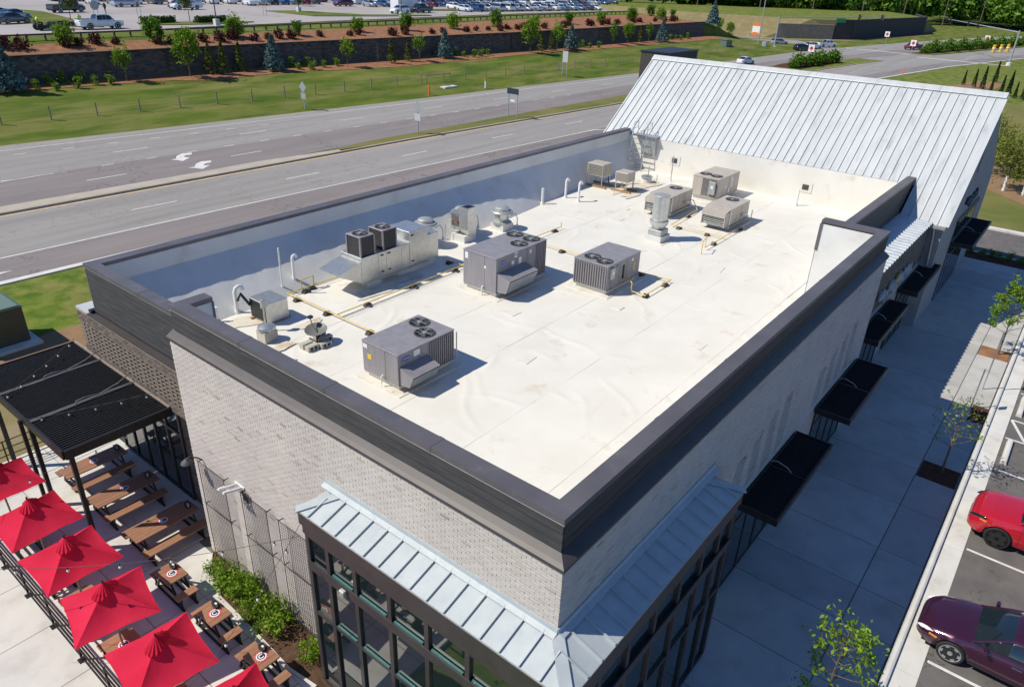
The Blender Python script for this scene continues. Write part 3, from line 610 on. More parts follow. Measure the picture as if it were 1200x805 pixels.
# roof membrane: lapped sheets ---------------------------------------------------------
roof = P(MB().prism([(.335, .335), (19.69, .335), (19.69, 2.36), (33.44, 2.36), (33.44, 18.49), (1.085, 18.49), (1.085, 12.06), (.335, 12.06)], 4.3, 4.685), 'flat_roof', 'membrane')
ylap = [.34, 2.9, 5.6, 8.3, 11.0, 13.7, 17.95]
for k in range(len(ylap) - 1):
    x0 = .34 if ylap[k + 1] < 12 else 1.1; x1_ = 33.44 if k else 19.34
    ya = ylap[k] - (.06 if k else 0); b = MB(); nx = int((x1_ - x0) / .085); ny = 34
    X_, Y_ = np.meshgrid(np.linspace(x0, x1_, nx + 1), np.linspace(ya, ylap[k + 1], ny + 1), indexing='ij')
    Z_ = RF + (.003 if k % 2 else 0) + .004 * np.sin(X_ * 1.7 + Y_ * .6 + k) * np.sin(Y_ * 1.3 + X_ * .35)
    for _ in range(26):        # soft creases in the loose sheet
        cx_, cy_, an, ln = rng.uniform(x0, x1_), rng.uniform(ya, ylap[k + 1]), rng.choice([1.1, 1.9, 2.4, .6]) + rng.normal() * .25, rng.uniform(.5, 1.6)
        u_ = (X_ - cx_) * math.cos(an) + (Y_ - cy_) * math.sin(an); v_ = -(X_ - cx_) * math.sin(an) + (Y_ - cy_) * math.cos(an) + .12 * np.sin(u_ * 2.2 + cx_)
        edge_ = np.clip((Y_ - ya) / .25, 0, 1) * np.clip((ylap[k + 1] - Y_) / .25, 0, 1)
        Z_ += rng.uniform(.008, .022) * np.exp(-(v_ / .085) ** 2) * np.exp(-(u_ / ln) ** 4) * edge_
    b.v = np.stack([X_, Y_, Z_], -1).reshape(-1, 3).tolist(); w = ny + 1
    for i in range(nx):
        for j in range(ny): b.f.append((i * w + j, (i + 1) * w + j, (i + 1) * w + j + 1, i * w + j + 1))
    b.m = [0] * len(b.f)
    P(b, 'membrane_sheet', 'membrane', roof, smooth=True)
    if k: pbox('seam_strip', 'membrane_strip', x0, ya + .0, RF - .004, 33.43, ya + .03, RF + .0062, parent=roof)     # welded strip over the lap
for is_, (xs_, ys_, r_) in enumerate(((4.3, 15.9, .7), (5.6, 14.2, .5), (8.9, 14.7, .8), (10.8, 14.8, .6), (28.6, 15.6, 1.3), (30.4, 15.0, 1.0), (30.0, 16.1, .8), (27.4, 14.6, .7), (6.9, 1.15, .35), (9.2, 1.2, .3), (5.2, 1.1, .3), (13.5, 1.3, .25), (3.2, 12.6, .5), (4.0, 13.5, .45))):
    n_ = 18; b = MB(); b.add([(xs_ + r_ * (1 + .35 * math.sin(3 * a + xs_) + .2 * math.sin(7 * a + ys_)) * math.cos(a), ys_ + .6 * r_ * (1 + .3 * math.sin(2 * a + ys_)) * math.sin(a), RF + .024 + .0012 * is_) for a in np.linspace(0, 2 * math.pi, n_, endpoint=False)], [tuple(range(n_))]); P(b, 'rust_stain', 'membrane_stain', roof)
for k_, (xs_, ys_, a_, c_, r_) in enumerate(((8.6, 7.3, .6, .45, .1), (11.0, 9.8, .5, .5, .0), (18.9, 11.3, .7, .5, .2), (7.9, 12.2, .5, .35, .1), (23.2, 12.9, .6, .6, .0), (20.3, 6.2, .8, .5, .15), (13.2, 3.6, .6, .4, .05), (29.0, 9.2, .5, .5, .1), (3.4, 6.4, .55, .4, .2), (17.2, 15.0, .6, .4, .0), (25.0, 13.6, .4, .6, .1), (14.0, 7.2, .35, .35, .0))):
    P(MB().box(-a_ / 2, -c_ / 2, -.01, a_ / 2, c_ / 2, .016 + .0006 * k_, M=Matrix.Translation((xs_, ys_, RF)) @ Matrix.Rotation(r_, 4, 'Z')), 'membrane_patch', 'membrane_strip', roof)
for ux_, uy_, ul_, uw_ in ((4.3, 8.5, 2.7, 1.95), (11.3, 10.75, 3.5, 2.1), (14.35, 7.9, 2.85, 1.95), (29.4, 10.35, 3.2, 1.95), (25.0, 10.9, 2.95, 1.7), (25.1, 7.8, 2.95, 1.7), (21.2, 9.3, 1.4, 1.2)):      # flashing sheet welded round each curb, dirty at its edges
    b = MB(); b.box(ux_, uy_, RF - .01, ux_ + ul_, uy_ + uw_, RF + .0255); P(b, 'curb_flashing', 'membrane_dirty', roof)
# inner faces of the parapets in the same membrane, in lapped drops
def drop_x(x, y0, y1, z0, z1, s, m_='membrane_wall'):   # sheet on a wall facing +x/-x
    n = max(1, round(abs(y1 - y0) / 2.2))
    for k in range(n):
        a = y0 + (y1 - y0) * k / n; c = y0 + (y1 - y0) * (k + 1) / n + .05
        pbox('membrane_drop', m_, min(x, x + s * (.012 + .003 * (k % 2))), a, z0, max(x, x + s * (.012 + .003 * (k % 2))), min(c, max(y0, y1)), z1, parent=roof)
def drop_y(y, x0, x1, z0, z1, s):
    n = max(1, round(abs(x1 - x0) / 2.6))
    for k in range(n):
        a = x0 + (x1 - x0) * k / n; c = x0 + (x1 - x0) * (k + 1) / n + .05
        pbox('membrane_drop', 'membrane_wall', a, min(y, y + s * (.012 + .003 * (k % 2))), z0, min(c, max(x0, x1)), max(y, y + s * (.012 + .003 * (k % 2))), z1, parent=roof)
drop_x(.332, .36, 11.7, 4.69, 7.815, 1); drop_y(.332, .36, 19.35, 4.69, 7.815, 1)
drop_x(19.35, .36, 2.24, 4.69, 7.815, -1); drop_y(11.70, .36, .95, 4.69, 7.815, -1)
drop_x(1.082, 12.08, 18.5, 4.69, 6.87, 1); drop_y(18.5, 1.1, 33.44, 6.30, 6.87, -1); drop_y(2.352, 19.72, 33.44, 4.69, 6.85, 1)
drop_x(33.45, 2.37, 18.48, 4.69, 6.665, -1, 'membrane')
# low step of membrane beside the parapet return
b = MB(); b.prism([(13.5, .36), (19.34, .36), (19.34, 2.22), (18.2, 2.3)], 4.70, 5.02); P(b, 'membrane_upstand', 'membrane_wall', roof)
# sloped cant along the long parapet: wrinkled sheet
b = MB(); g = []; nx = 150; ns = 14
for i in range(nx + 1):
    x = 1.1 + (33.44 - 1.1) * i / nx; row = []
    for j in range(ns + 1):
        t = j / ns; y = 18.49 - (18.49 - interp(x, [(0, 16.64), (19, 16.7), (26.5, 17.55), (33.5, 17.7)])) * t; z = 6.31 - 1.605 * t
        d = math.sin(math.pi * t) * (.010 * math.sin(x * 2.3 + 3 * t) * math.sin(x * .9 + 1) + .008 * math.sin(x * 7.1 + t * 2) + .004 * math.sin(x * .55 + 2))
        row.append((x, y - d * .7, z + d * .7))
    g.append(row)
for row in g: b.v += row
for i in range(nx):
    for j in range(ns): b.f.append((i * (ns + 1) + j, (i + 1) * (ns + 1) + j, (i + 1) * (ns + 1) + j + 1, i * (ns + 1) + j + 1)); b.m.append(0)
P(b, 'membrane_cant', 'membrane_wall', roof, smooth=True)

# low brick wing with openwork brick under a ledge --------------------------------------
wing = pbox('wall', 'dark_wall', .80, 12.10, 3.55, 1.0, 19.80, 5.14)
pbox('wall', 'dark_wall', .80, 12.10, 0, 1.0, 14.5, 3.548); pbox('wall', 'dark_wall', .80, 19.0, 0, 1.0, 19.80, 3.548)
pbox('wall', 'dark_wall', .998, 18.852, 0, 8.0, 19.80, 5.14)
pbox('ledge_cap', 'trim', .52, 12.09, 5.25, .752, 19.0, 5.30); pbox('ledge_cap', 'cream_wood', .54, 12.09, 5.19, .60, 19.86, 5.248)
pbox('ledge_roof', 'metal_roof', .56, 19.0, 5.25, 8.0, 19.88, 5.30)
pbox('ledge_roof', 'black_metal', .62, 18.86, 5.301, .95, 19.05, 5.40)
def wing_keep(u, z, r, k):
    return z > 4.86 or z < 3.9 or u < 1.15
brick_wall('brickwork', wing, (.60, 12.09, 0), (0, 1, 0), (-1, 0, 0), 7.75, 3.56, 5.2, 'dark_brick', keep=wing_keep, depth=.05, seed=9)
brick_wall('brickwork', wing, (.799, 12.09, 0), (0, 1, 0), (-1, 0, 0), 2.4, 0.02, 3.56, 'dark_brick', seed=10)
b = MB()
b.box(.60, 12.09, 4.87, .80, 19.82, 5.19); b.box(.60, 12.09, 3.5, .80, 13.2, 4.87); b.box(.602, 13.2, 3.5, .80, 19.82, 3.88)
P(b, 'brick_backing', 'dark_brick', wing)
PIER = [MB().box(0, 0, 0, .042, .05, .0875).mesh('openwork_pier', 'tan_brick'), MB().box(0, 0, 0, .042, .11, .0875).mesh('openwork_pier', 'tan_brick')]
zc = 3.885      # openwork: continuous courses on short piers, open between
while zc < 4.8:
    P(MB().box(.552, 13.25, zc + .088, .60, 19.82, zc + .135), 'openwork_course', 'tan_brick', wing)
    y = 13.3; k = 0
    while y < 19.75:
        w_ = .05 if k % 3 else .11; inst('openwork_pier', PIER[k % 3 == 0], wing, (.556, y, zc)); y += w_ + .20; k += 1
    zc += .1355
# glazed doors under the pergola
def glazing(name, par, org, U, Nn, cols, zs, frame=.06, dep=.08, glass='glass', rail_m='mullion', deep=.05):
    """storefront: panes and mullions; cols = positions along U, zs = heights of the rails"""
    org = Vector(org); U = Vector(U); Nn = Vector(Nn)
    def bx(u0, u1, z0, z1, n0, n1):
        b = MB(); pts = [org + U * u + Nn * n + Vector((0, 0, z)) for n in (n0, n1) for z in (z0, z1) for u in (u0, u1)]
        b.add(pts, [(0, 1, 3, 2), (4, 6, 7, 5), (0, 4, 5, 1), (2, 3, 7, 6), (0, 2, 6, 4), (1, 5, 7, 3)]); return b
    for u in cols: bx(u - frame / 2, u + frame / 2, zs[0], zs[-1], 0, dep).build('mullion', rail_m, par)
    for z in zs:
        for i in range(len(cols) - 1): bx(cols[i] + frame / 2, cols[i + 1] - frame / 2, z - frame / 2, z + frame / 2, .006, dep - .006).build('rail', rail_m, par)
    for i in range(len(cols) - 1):
        for j in range(len(zs) - 1): bx(cols[i] + frame / 2 - .004, cols[i + 1] - frame / 2 + .004, zs[j] + frame / 2 - .004, zs[j + 1] - frame / 2 + .004, dep * .3, dep * .3 + .012).build('pane', glass, par)
glazing('doors', bld, (.78, 14.5, 0), (0, 1, 0), (-1, 0, 0), [0, .9, 1.8, 2.7, 3.6, 4.5], [.05, 2.5, 3.45], .09)
# gable --------------------------------------------------------------------------------
XE, ZE, XRD, ZRD, XB = 31.9, 5.5, 38.8, 10.76, 45.7; GY0, GY1 = -.12, 20.1
sl = (ZRD - ZE) / (XRD - XE); ang = math.atan(sl); Ls = math.hypot(XRD - XE, ZRD - ZE)
gw = P(MB().prism_y([(XE, -.0), (XB, -.0), (XB, ZE - .06), (XRD, ZRD - .1), (XE, ZE - .06)], GY0, GY0 + .25), 'gable_wall', 'stucco')
P(MB().prism_y([(XE, 0), (XB, 0), (XB, ZE - .06), (XRD, ZRD - .1), (XE, ZE - .06)], GY1 - .25, GY1), 'gable_wall', 'stucco')
pbox('wall', 'stucco', XE, GY0 + .252, 0, XE + .2, 2.0, 5.2); pbox('wall', 'stucco', XB - .2, GY0 + .252, 0, XB, GY1 - .252, 5.2)
pbox('wall', 'stucco', 33.452, 2.36, 3.0, 33.6, 18.84, 6.6); pbox('wall', 'stucco', XE, 18.86, 0, XE + .2, GY1 - .252, 5.2)
# standing-seam panels, one object each
def panel_mesh(L, w):
    b = MB(); b.box(0, 0, -.02, L, w - .004, 0); b.box(0, w - .034, 0, L, w - .006, .05); return b.mesh('roof_panel', 'metal_roof')
NP = 48; pw_ = (GY1 + .1 - (GY0 - .1)) / NP
L_full = Ls + .25; mfull = panel_mesh(L_full, pw_); x_s = 33.42; L_short = math.hypot(XRD - x_s, ZRD - (ZE + sl * (x_s - XE))); mshort = panel_mesh(L_short, pw_)
rx = (0, -ang, 0)
for k in range(NP):
    y = GY0 - .1 + k * pw_
    full = y + pw_ < 2.05 or y > 18.75
    L = L_full if full else L_short
    x0 = XRD - L * math.cos(ang); z0 = ZRD - L * math.sin(ang)
    inst('roof_panel', mfull if full else mshort, bld, (x0, y, z0), rx)
b = MB(); b.add([(XRD, GY0 - .01, ZRD - .012), (XB + .03, GY0 - .01, ZE - .04), (XB + .03, GY1 + .1, ZE - .04), (XRD, GY1 + .1, ZRD - .012), (XRD, GY0 - .01, ZRD - .04), (XB + .03, GY0 - .01, ZE - .07), (XB + .03, GY1 + .1, ZE - .07), (XRD, GY1 + .1, ZRD - .04)], [(0, 1, 2, 3), (7, 6, 5, 4), (0, 4, 5, 1), (1, 5, 6, 2), (2, 6, 7, 3), (3, 7, 4, 0)]); P(b, 'roof_slope', 'metal_roof')
b = MB(); b.prism_y([(XRD - .30, ZRD - .15), (XRD - .28, ZRD - .10), (XRD, ZRD + .10), (XRD + .28, ZRD - .10), (XRD + .30, ZRD - .2), (XRD, ZRD + .02)], GY0 - .16, GY1 + .16); P(b, 'ridge_cap', 'metal_roof')
for y in (GY0 - .13, GY1 + .10):
    P(MB().bar((XE - .18, y, ZE - .17), (XRD, y, ZRD - .03), .05, .16, up=(0, 1, 0)), 'rake_trim', 'metal_roof'); None
# eave gutter and downpipe at the gable corner
pbox('gutter', 'galv_dull', XE - .34, GY0 - .1, ZE - .30, XE - .19, .42, ZE - .17); P(MB().tube([(XE - .26, .25, ZE - .3), (XE - .2, .2, ZE - .7), (XE - .1, .1, 3.3)], .05), 'downpipe', 'galv_dull')
# louvre slot, entrance and lintel in the gable end
pbox('louvre', 'black_metal', 37.75, GY0 - .02, 6.9, 37.95, GY0 - .002, 8.3)
glazing('entrance', bld, (36.2, GY0 - .004, 0), (1, 0, 0), (0, -1, 0), [0, 1.2, 2.4, 3.6, 4.8, 6.0], [.04, 2.4, 3.3, 4.45], .09, .03)
pbox('lintel', 'mullion', 36.1, GY0 - .14, 4.5, 42.3, GY0 - .003, 4.62); pbox('lintel', 'cream_wood', 36.1, GY0 - .12, 4.63, 42.3, GY0 - .003, 4.70)
pbox('wall', 'dark_wall', 41.0, 20.3, 0, 45.4, 22.5, 10.75); pbox('tower_cap', 'black_metal', 40.95, 20.25, 10.752, 45.45, 22.55, 10.84)
# recessed shop wall between the brick box and the gable, with corrugated roof
rec = pbox('wall', 'stucco', 19.72, .46, 0, 31.88, .75, 5.18)
brick_wall('brickwork', rec, (19.72, .455, 0), (1, 0, 0), (0, -1, 0), 12.1, 3.5, 5.15, 'dark_brick', seed=12)
pbox('fascia', 'trim', 19.72, .40, 5.18, 31.7, .50, 5.36)
b = MB(); A = []; B = []; n = 150
for i in range(n * 2 + 1):
    x = 19.74 + (32.05 - 19.74) * i / (n * 2); z = 5.42 + .055 * max(-.7, min(.7, math.sin(2 * math.pi * x / .42)))
    A.append((x, .38, z)); B.append((x, 1.99, z + .05))
b.strip(A, B); P(b, 'corrugated_roof', 'corrugated')
glazing('shop_window', bld, (21.5, .43, 0), (1, 0, 0), (0, -1, 0), [0, 1.15, 2.3, 3.45, 4.6], [.05, 2.3, 3.05], .08, .05); glazing('shop_window', bld, (27.9, .43, 0), (1, 0, 0), (0, -1, 0), [0, 1.1, 2.2, 3.2], [.05, 2.3, 3.05], .08, .05)
# shop fronts in the long brick side
for x0, x1 in ((8.4, 12.75), (14.85, 19.1)):
    pbox('wall_recess', 'black_metal', x0, -.123, .0, x1, -.115, 3.2)
    n = 4; glazing('shop_window', bld, (x0, -.124, 0), (1, 0, 0), (0, -1, 0), [(x1 - x0) * i / n for i in range(n + 1)], [.05, 2.35, 3.1], .08, .05)
# corner bay: glazed on two sides with hipped metal roof ---------------------------------
bay = P(MB().box(-.74, -.74, 0, -.125, 5.95, .12).box(-.12, -.74, 0, 5.95, -.125, .12), 'bay_plinth', 'mullion')
pbox('bay_inner', 'dark_wall', -.135, -.10, 0.1, -.121, 6.0, 5.3); pbox('bay_inner', 'dark_wall', -.10, -.137, .1, 6.0, -.122, 5.3)
b = MB(); b.box(-.90, -.90, 5.0, -.84, 6.05, 5.36).box(-.838, -.90, 5.0, 6.05, -.84, 5.36).box(-.838, 5.99, 5.0, -.14, 6.05, 5.36).box(5.99, -.838, 5.0, 6.05, -.14, 5.36); P(b, 'bay_fascia', 'mullion')
b = MB(); b.box(-.86, -.86, 4.74, -.76, 6.01, 4.998).box(-.758, -.86, 4.74, 6.01, -.76, 4.998).box(-.758, 5.93, .0, -.14, 6.01, 4.998).box(5.93, -.758, .0, 6.01, -.14, 4.998); P(b, 'bay_frame', 'mullion')
cols = [0.0, 1.0, 2.03, 3.07, 4.10, 5.13, 6.0, 6.66]
glazing('bay_window', bld, (-.74, -.74, 0), (0, 1, 0), (-1, 0, 0), cols, [.12, 2.44, 3.9, 4.72], .11, .10)
glazing('bay_window', bld, (-.74, -.74, 0), (1, 0, 0), (0, -1, 0), cols, [.12, 2.44, 3.9, 4.72], .11, .10)
pbox('transom_beam', 'mullion', -.875, -.84, 3.78, -.845, 5.93, 4.02); pbox('transom_beam', 'mullion', -.843, -.875, 3.78, 5.93, -.845, 4.02)
for k in range(6):     # sills in teal: the light on the ledges is put into their colour
    pbox('sill', 'sill_teal_lit', -.842, -.63 + cols[k], 4.022, -.80, -.86 + cols[k + 1], 4.06); pbox('sill', 'sill_teal_lit', -.842, -.63 + cols[k], 2.50, -.80, -.86 + cols[k + 1], 2.54)
ZB0, ZB1, xo, xi = 5.37, 5.62, -.92, -.125
def hipz(d): return ZB0 + (ZB1 - ZB0) * d / (xi - xo)
b = MB()      # roof deck: front slope, side slope and the two hipped ends
b.add([(xo, xo, ZB0), (xo, 6.09, ZB0), (xi, 5.45, ZB1), (xi, xi, ZB1)], [(0, 3, 2, 1)]); b.add([(xo, xo, ZB0), (xi, xi, ZB1), (5.45, xi, ZB1), (6.09, xo, ZB0)], [(0, 3, 2, 1)])
b.add([(xo, 6.09, ZB0), (xi, 6.09, ZB0), (xi, 5.45, ZB1)], [(0, 1, 2)]); b.add([(6.09, xo, ZB0), (5.45, xi, ZB1), (6.09, xi, ZB0)], [(0, 1, 2)])
P(b, 'bay_roof', 'bay_roof')
b = MB(); b.box(xo, xo, ZB0 - .02, 6.09, xi, ZB0 - .005).box(xo, xi, ZB0 - .02, xi, 6.09, ZB0 - .005); P(b, 'bay_soffit', 'mullion')
for t in np.arange(.38, 13, .43):     # raised seams on both slopes
    y = -.35 + t - .38
    if y < 5.75:
        d = min(xi - xo, max(0, y - xo)); d2 = min(d, max(.05, (6.09 - y) * (xi - xo) / .64))
        P(MB().bar((xo, y, ZB0 + .025), (xo + d2, y, hipz(d2) + .025), .026, .05), 'standing_seam', 'bay_roof'); P(MB().bar((y, xo, ZB0 + .025), (y, xo + d2, hipz(d2) + .025), .026, .05), 'standing_seam', 'bay_roof')
for a, c in (((xo, xo, ZB0 + .012), (xi, xi, ZB1 + .012)), ((xo, 6.07, ZB0 + .012), (xi, 5.45, ZB1 + .012)), ((6.07, xo, ZB0 + .012), (5.45, xi, ZB1 + .012))): P(MB().bar(a, c, .22, .02), 'hip_cap', 'bay_roof')
b = MB(); b.prism_y([(-.122, 5.74), (-.15, 5.74), (-.165, 5.66), (-.27, 5.62), (-.27, 5.60), (-.122, 5.62)], -.14, 6.05); P(b, 'wall_flashing', 'bay_roof')
b = MB(); b.prism_x([(-.122, 5.742), (-.15, 5.742), (-.165, 5.662), (-.27, 5.622), (-.27, 5.602), (-.122, 5.622)], -.14, 6.05); P(b, 'wall_flashing', 'bay_roof')
b = MB(); b.box(-.93, -.93, 5.345, -.905, 6.1, 5.372).box(-.903, -.93, 5.345, 6.1, -.905, 5.372); P(b, 'eave_strip', 'galv_dull')
pbox('wall_speaker', 'galv_dull', -.98, 4.62, 3.82, -.88, 4.78, 3.99, bevel=.02)
# louvred steel canopies over the shop fronts: things of their own
def canopy(x0, x1, y0, y1, z, label, n=26, wire=True):
    t = thing('canopy', label, 'canopy', (x0, y0, 0), group='black louvred canopies along the shop fronts')
    L, W = x1 - x0, y1 - y0
    def bx(nm, *c): return MB().box(*c).build(nm, 'black_metal', t)
    bx('frame', 0, 0, z - .2, L, .06, z); bx('frame', 0, W - .06, z - .2, L, W, z); bx('frame', 0, .062, z - .2, .06, W - .062, z); bx('frame', L - .06, .062, z - .2, L, W - .062, z)
    bx('beam', L * .5 - .03, .062, z - .18, L * .5 + .03, W - .062, z - .02)
    me = MB().box(0, .065, -.11, .03, W - .065, .0, M=Matrix.Rotation(R(-25), 4, 'Y')).mesh('slat', 'slat_black')
    for k in range(n):
        x = .1 + (L - .22) * (k + .5) / n
        if abs(x - L / 2) > .06: inst('slat', me, t, (x, 0, z - .03))
    if wire: MB().tube([(L * .5, W, z + .12), (L * .5 + .02, W * .8, z + .18), (L * .5 + .03, W * .55, z + .10), (L * .5 + .03, W * .42, z - .01)], .014).build('conduit', 'sign_back', t)
    return t
canopy(8.3, 12.85, -1.27, -.15, 3.2, 'black louvred canopy on the brick side, beside the corner glass bay', 44)
canopy(14.6, 19.25, -1.27, -.15, 3.2, 'black louvred canopy on the brick side at the end away from the glass bay', 44)
canopy(21.2, 26.15, -.42, .42, 3.2, 'black louvred canopy over the first window of the recessed shop wall', 46)
canopy(27.75, 32.7, -.42, .42, 3.2, 'black louvred canopy under the script sign, against the gable pier', 46)
canopy(36.2, 42.3, -1.2, -.15, 3.45, 'black louvred canopy over the entrance in the gable end', 54)
# script signs
def script_sign(pts, label, z, m, r, y, accent=None):
    t = thing('wall_sign', label, 'sign', (pts[0][0], y, z))
    def st(P_, mm, rr): MB().tube([(p[0] - pts[0][0], -.06, p[1]) for p in P_], rr, 6).build('letter_stroke', mm, t)
    n = len(pts); k = 0
    while k < n - 1: st(pts[k:k + 5], m, r); k += 4
    if accent: MB().box(accent[0] - pts[0][0], -.1, accent[1], accent[0] - pts[0][0] + accent[2], -.02, accent[1] + accent[3]).build('emblem', 'signal_yellow', t)
    MB().box(0, -.015, -.02, pts[-1][0] - pts[0][0], 0, .02).build('mounting_bar', 'black_metal', t)
    return t
zz = [(23.2 + i * .16, .32 * math.sin(i * 1.9) + .12 * math.sin(i * .7)) for i in range(37)]
script_sign(zz, 'blue grey script lettering with orange emblem above the recessed shop canopy', 4.05, 'steel_letter' if 'steel_letter' in MATS else 'sign_back', .055, .40, (26.1, -.25, .22, .55))
zz = [(37.0 + i * .2, .25 * math.sin(i * 1.8) + .1 * math.sin(i * .6)) for i in range(17)]
script_sign(zz, 'dark script lettering on the gable wall above the entrance canopy', 5.35, 'sign_navy', .07, GY0 - .01, (38.6, -.1, .05, .3))
# ------------------------------------------------------------------ equipment on the flat roof
def text_mesh(s, size, m):
    c = bpy.data.curves.new('lettering', 'FONT'); c.body = s; c.size = size; c.align_x = 'CENTER'; c.align_y = 'CENTER'; c.shear = 0.25
    o = bpy.data.objects.new('lettering', c); col.objects.link(o); dg = bpy.context.evaluated_depsgraph_get()
    me = bpy.data.meshes.new_from_object(o.evaluated_get(dg)); bpy.data.objects.remove(o); me.materials.clear(); me.materials.append(MATS[m]); return me
TXT = text_mesh('Carrier', .085, 'sticker_white')
def fan(t, x, y, z, r, m_ring='rtu_dark'):
    b = MB(); b.lathe([(r + .03, 0), (r + .03, .02), (r, .025), (r - .01, .0)], (x, y, z), 24); f = b.build('fan_ring', m_ring, t, smooth=True)
    MB().lathe([(r - .005, .004), (r - .005, .006)], (x, y, z), 24).build('fan_well', 'fan_black', f)
    for k in range(4):
        a = k * math.pi / 2 + .4; c, s = math.cos(a), math.sin(a); r1 = r * .9
        MB().add([(x + c * .07 - s * .05, y + s * .07 + c * .05, z + .010), (x + c * r1 - s * r * .42, y + s * r1 + c * r * .42, z + .030), (x + c * r1 + s * .02, y + s * r1 - c * .02, z + .012), (x + c * .08 + s * .04, y + s * .08 - c * .04, z + .008)], [(0, 1, 2, 3)]).build('fan_blade', 'rtu_dark', f)
    MB().lathe([(.07, .01), (.06, .04), (.02, .05)], (x, y, z), 12).build('fan_hub', 'galv_dull', f)
    w = MB()
    for rr in (r * .35, r * .68):
        pts = [(x + rr * math.cos(a), y + rr * math.sin(a), z + .045) for a in np.linspace(0, 2 * math.pi, 19)]; w.tube(pts, .004, 4)
    for k in range(4): a = k * math.pi / 4; w.cyl((x - r * math.cos(a), y - r * math.sin(a), z + .042), (x + r * math.cos(a), y + r * math.sin(a), z + .042), .004, n=4)
    w.build('fan_guard', 'wire', f)
def rtu(label, loc, L, W, h, fans, m='rtu_grey', hood=None, coil_x=None, coil_end=False, curb=.16, disc=None, logo=True):
    """packaged rooftop unit; local x along its length, -y is the service side"""
    t = thing('rooftop_unit', label, 'air conditioner', (loc[0], loc[1], RF), group='packaged rooftop units on the white roof')
    MB().box(.1, .1, 0, L - .1, W - .1, curb).build('curb', 'membrane_wall', t)
    MB().box(.02, .02, curb, L - .02, W - .02, curb + .06).build('base_rail', 'galv_dull', t)
    MB().box(-.02, -.03, curb + .005, L + .02, -.0, curb + .055).build('base_rail', 'galv_dull', t)
    z0 = curb + .06; body = MB().box(0, 0, z0, L, W, h - .03).build('body', m, t, bevel=.01)
    MB().box(-.02, -.02, h - .03, L + .02, W + .02, h).build('top_panel', m, t, bevel=.008)
    for x in ((L * .36, L * .6) if not coil_end else (L * .5,)): MB().box(x - .006, -.004, z0 + .02, x + .006, .0, h - .05).build('panel_seam', 'rtu_dark', body)
    MB().box(-.004, W * .35, z0 + .02, 0, W * .35 + .012, h - .05).build('panel_seam', 'rtu_dark', body)
    for fx, fy, r in fans: fan(t, fx, fy, h, r)
    if coil_x:     # louvred condenser coil on the service side
        x0, x1 = coil_x; MB().box(x0, -.004, z0 + .03, x1, .0, h - .06).build('coil', 'coil', t)
        n = int((x1 - x0) / .085)
        for k in range(n + 1):
            x = x0 + (x1 - x0) * k / n; MB().box(x - .018, -.03, z0 + .03, x + .018, -.005, h - .06).build('coil_louvre', m, t)
    if coil_end:   # coil on the short end facing -x
        MB().box(-.006, .06, z0 + .05, -.0, W * .62, h - .07).build('coil', 'coil', t)
        for yy in (.05, W * .33, W * .63): MB().box(-.02, yy - .02, z0 + .03, -.007, yy + .02, h - .05).build('coil_frame', m, t)
    if hood:       # economiser hood: sloped top and a slanting filter face
        x0, x1, d, zt, zb = hood
        b = MB(); A = [(0, zt), (-d, zt - .16), (-d * .72, zb + .06), (0, zb)]
        n = 4; vs = [(x0, y, z) for y, z in A] + [(x1, y, z) for y, z in A]
        b.add(vs, [(0, 1, 2, 3), (7, 6, 5, 4), (0, 4, 5, 1), (3, 7, 4, 0)]); hd = b.build('intake_hood', m, t)
        MB().add([(x0 + .03, -d + .005, zt - .2), (x1 - .03, -d + .005, zt - .2), (x1 - .03, -d * .72 - .01, zb + .08), (x0 + .03, -d * .72 - .01, zb + .08)], [(0, 3, 2, 1)]).build('filter', 'galvanised', hd)
        MB().add([(x0, -d, zt - .165), (x1, -d, zt - .165), (x1, -.0, zb), (x0, 0, zb)], [(0, 3, 2, 1)]).build('filter_back', 'coil', hd)
    if logo:
        x, z = logo
        b = MB(); b.add([(x + .17 * math.cos(a), -.006, z + .075 * math.sin(a)) for a in np.linspace(0, 2 * math.pi, 24, endpoint=False)], [tuple(range(24))]); lg = b.build('brand_badge', 'logo_blue', t)
        inst('lettering', TXT, lg, (x, -.009, z), (R(90), 0, 0))
    if disc:       # electrical disconnect with conduit
        x, y, s = disc
        MB().box(x - .12, y - .1, h - .55, x + .12, y, h - .12).build('disconnect_box', 'galv_dull', t, bevel=.01); MB().box(x - .05, y - .105, h - .36, x + .05, y - .1, h - .24).build('warning_label', 'sticker_white', t)
        MB().tube([(x, y - .06, h - .55), (x - .02, y - .10, h - .8), (x + .05, y - .14, z0 + .05), (x, y - .1, .05)], .018).build('conduit', 'wire', t)
    return t, body, z0
tA, bA, z0 = rtu('grey rooftop unit with two fans and intake hood, beside the satellite dish', (4.5, 8.72), 2.30, 1.50, 1.22, [(1.92, 1.08, .30), (1.52, .45, .30)], hood=(.05, 1.15, .55, .82, .24), coil_x=(1.28, 2.26), logo=(.32, 1.02), disc=None)
MB().box(.62, -.008, .95, .86, 0, 1.13).build('sticker', 'sticker_white', tA); MB().box(-.008, 1.12, .68, 0, 1.28, .84).build('sticker', 'sticker_yellow', tA); MB().box(-.008, 1.28, 1.0, 0, 1.46, 1.12).build('sticker', 'sticker_white', tA)
MB().tube([(-.1, .62, 0), (-.1, .62, .35), (-.02, .62, .38)], .02).tube([(-.1, .62, .1), (-.14, .4, .05), (-.1, .15, .04)], .018).build('drain_pipe', 'white_pvc', tA)
MB().cyl((2.42, .35, 0), (2.42, .35, .25), .06, .02).cyl((2.4, -.02, .2), (2.4, -.02, 1.1), .02).build('service_post', 'galv_dull', tA)
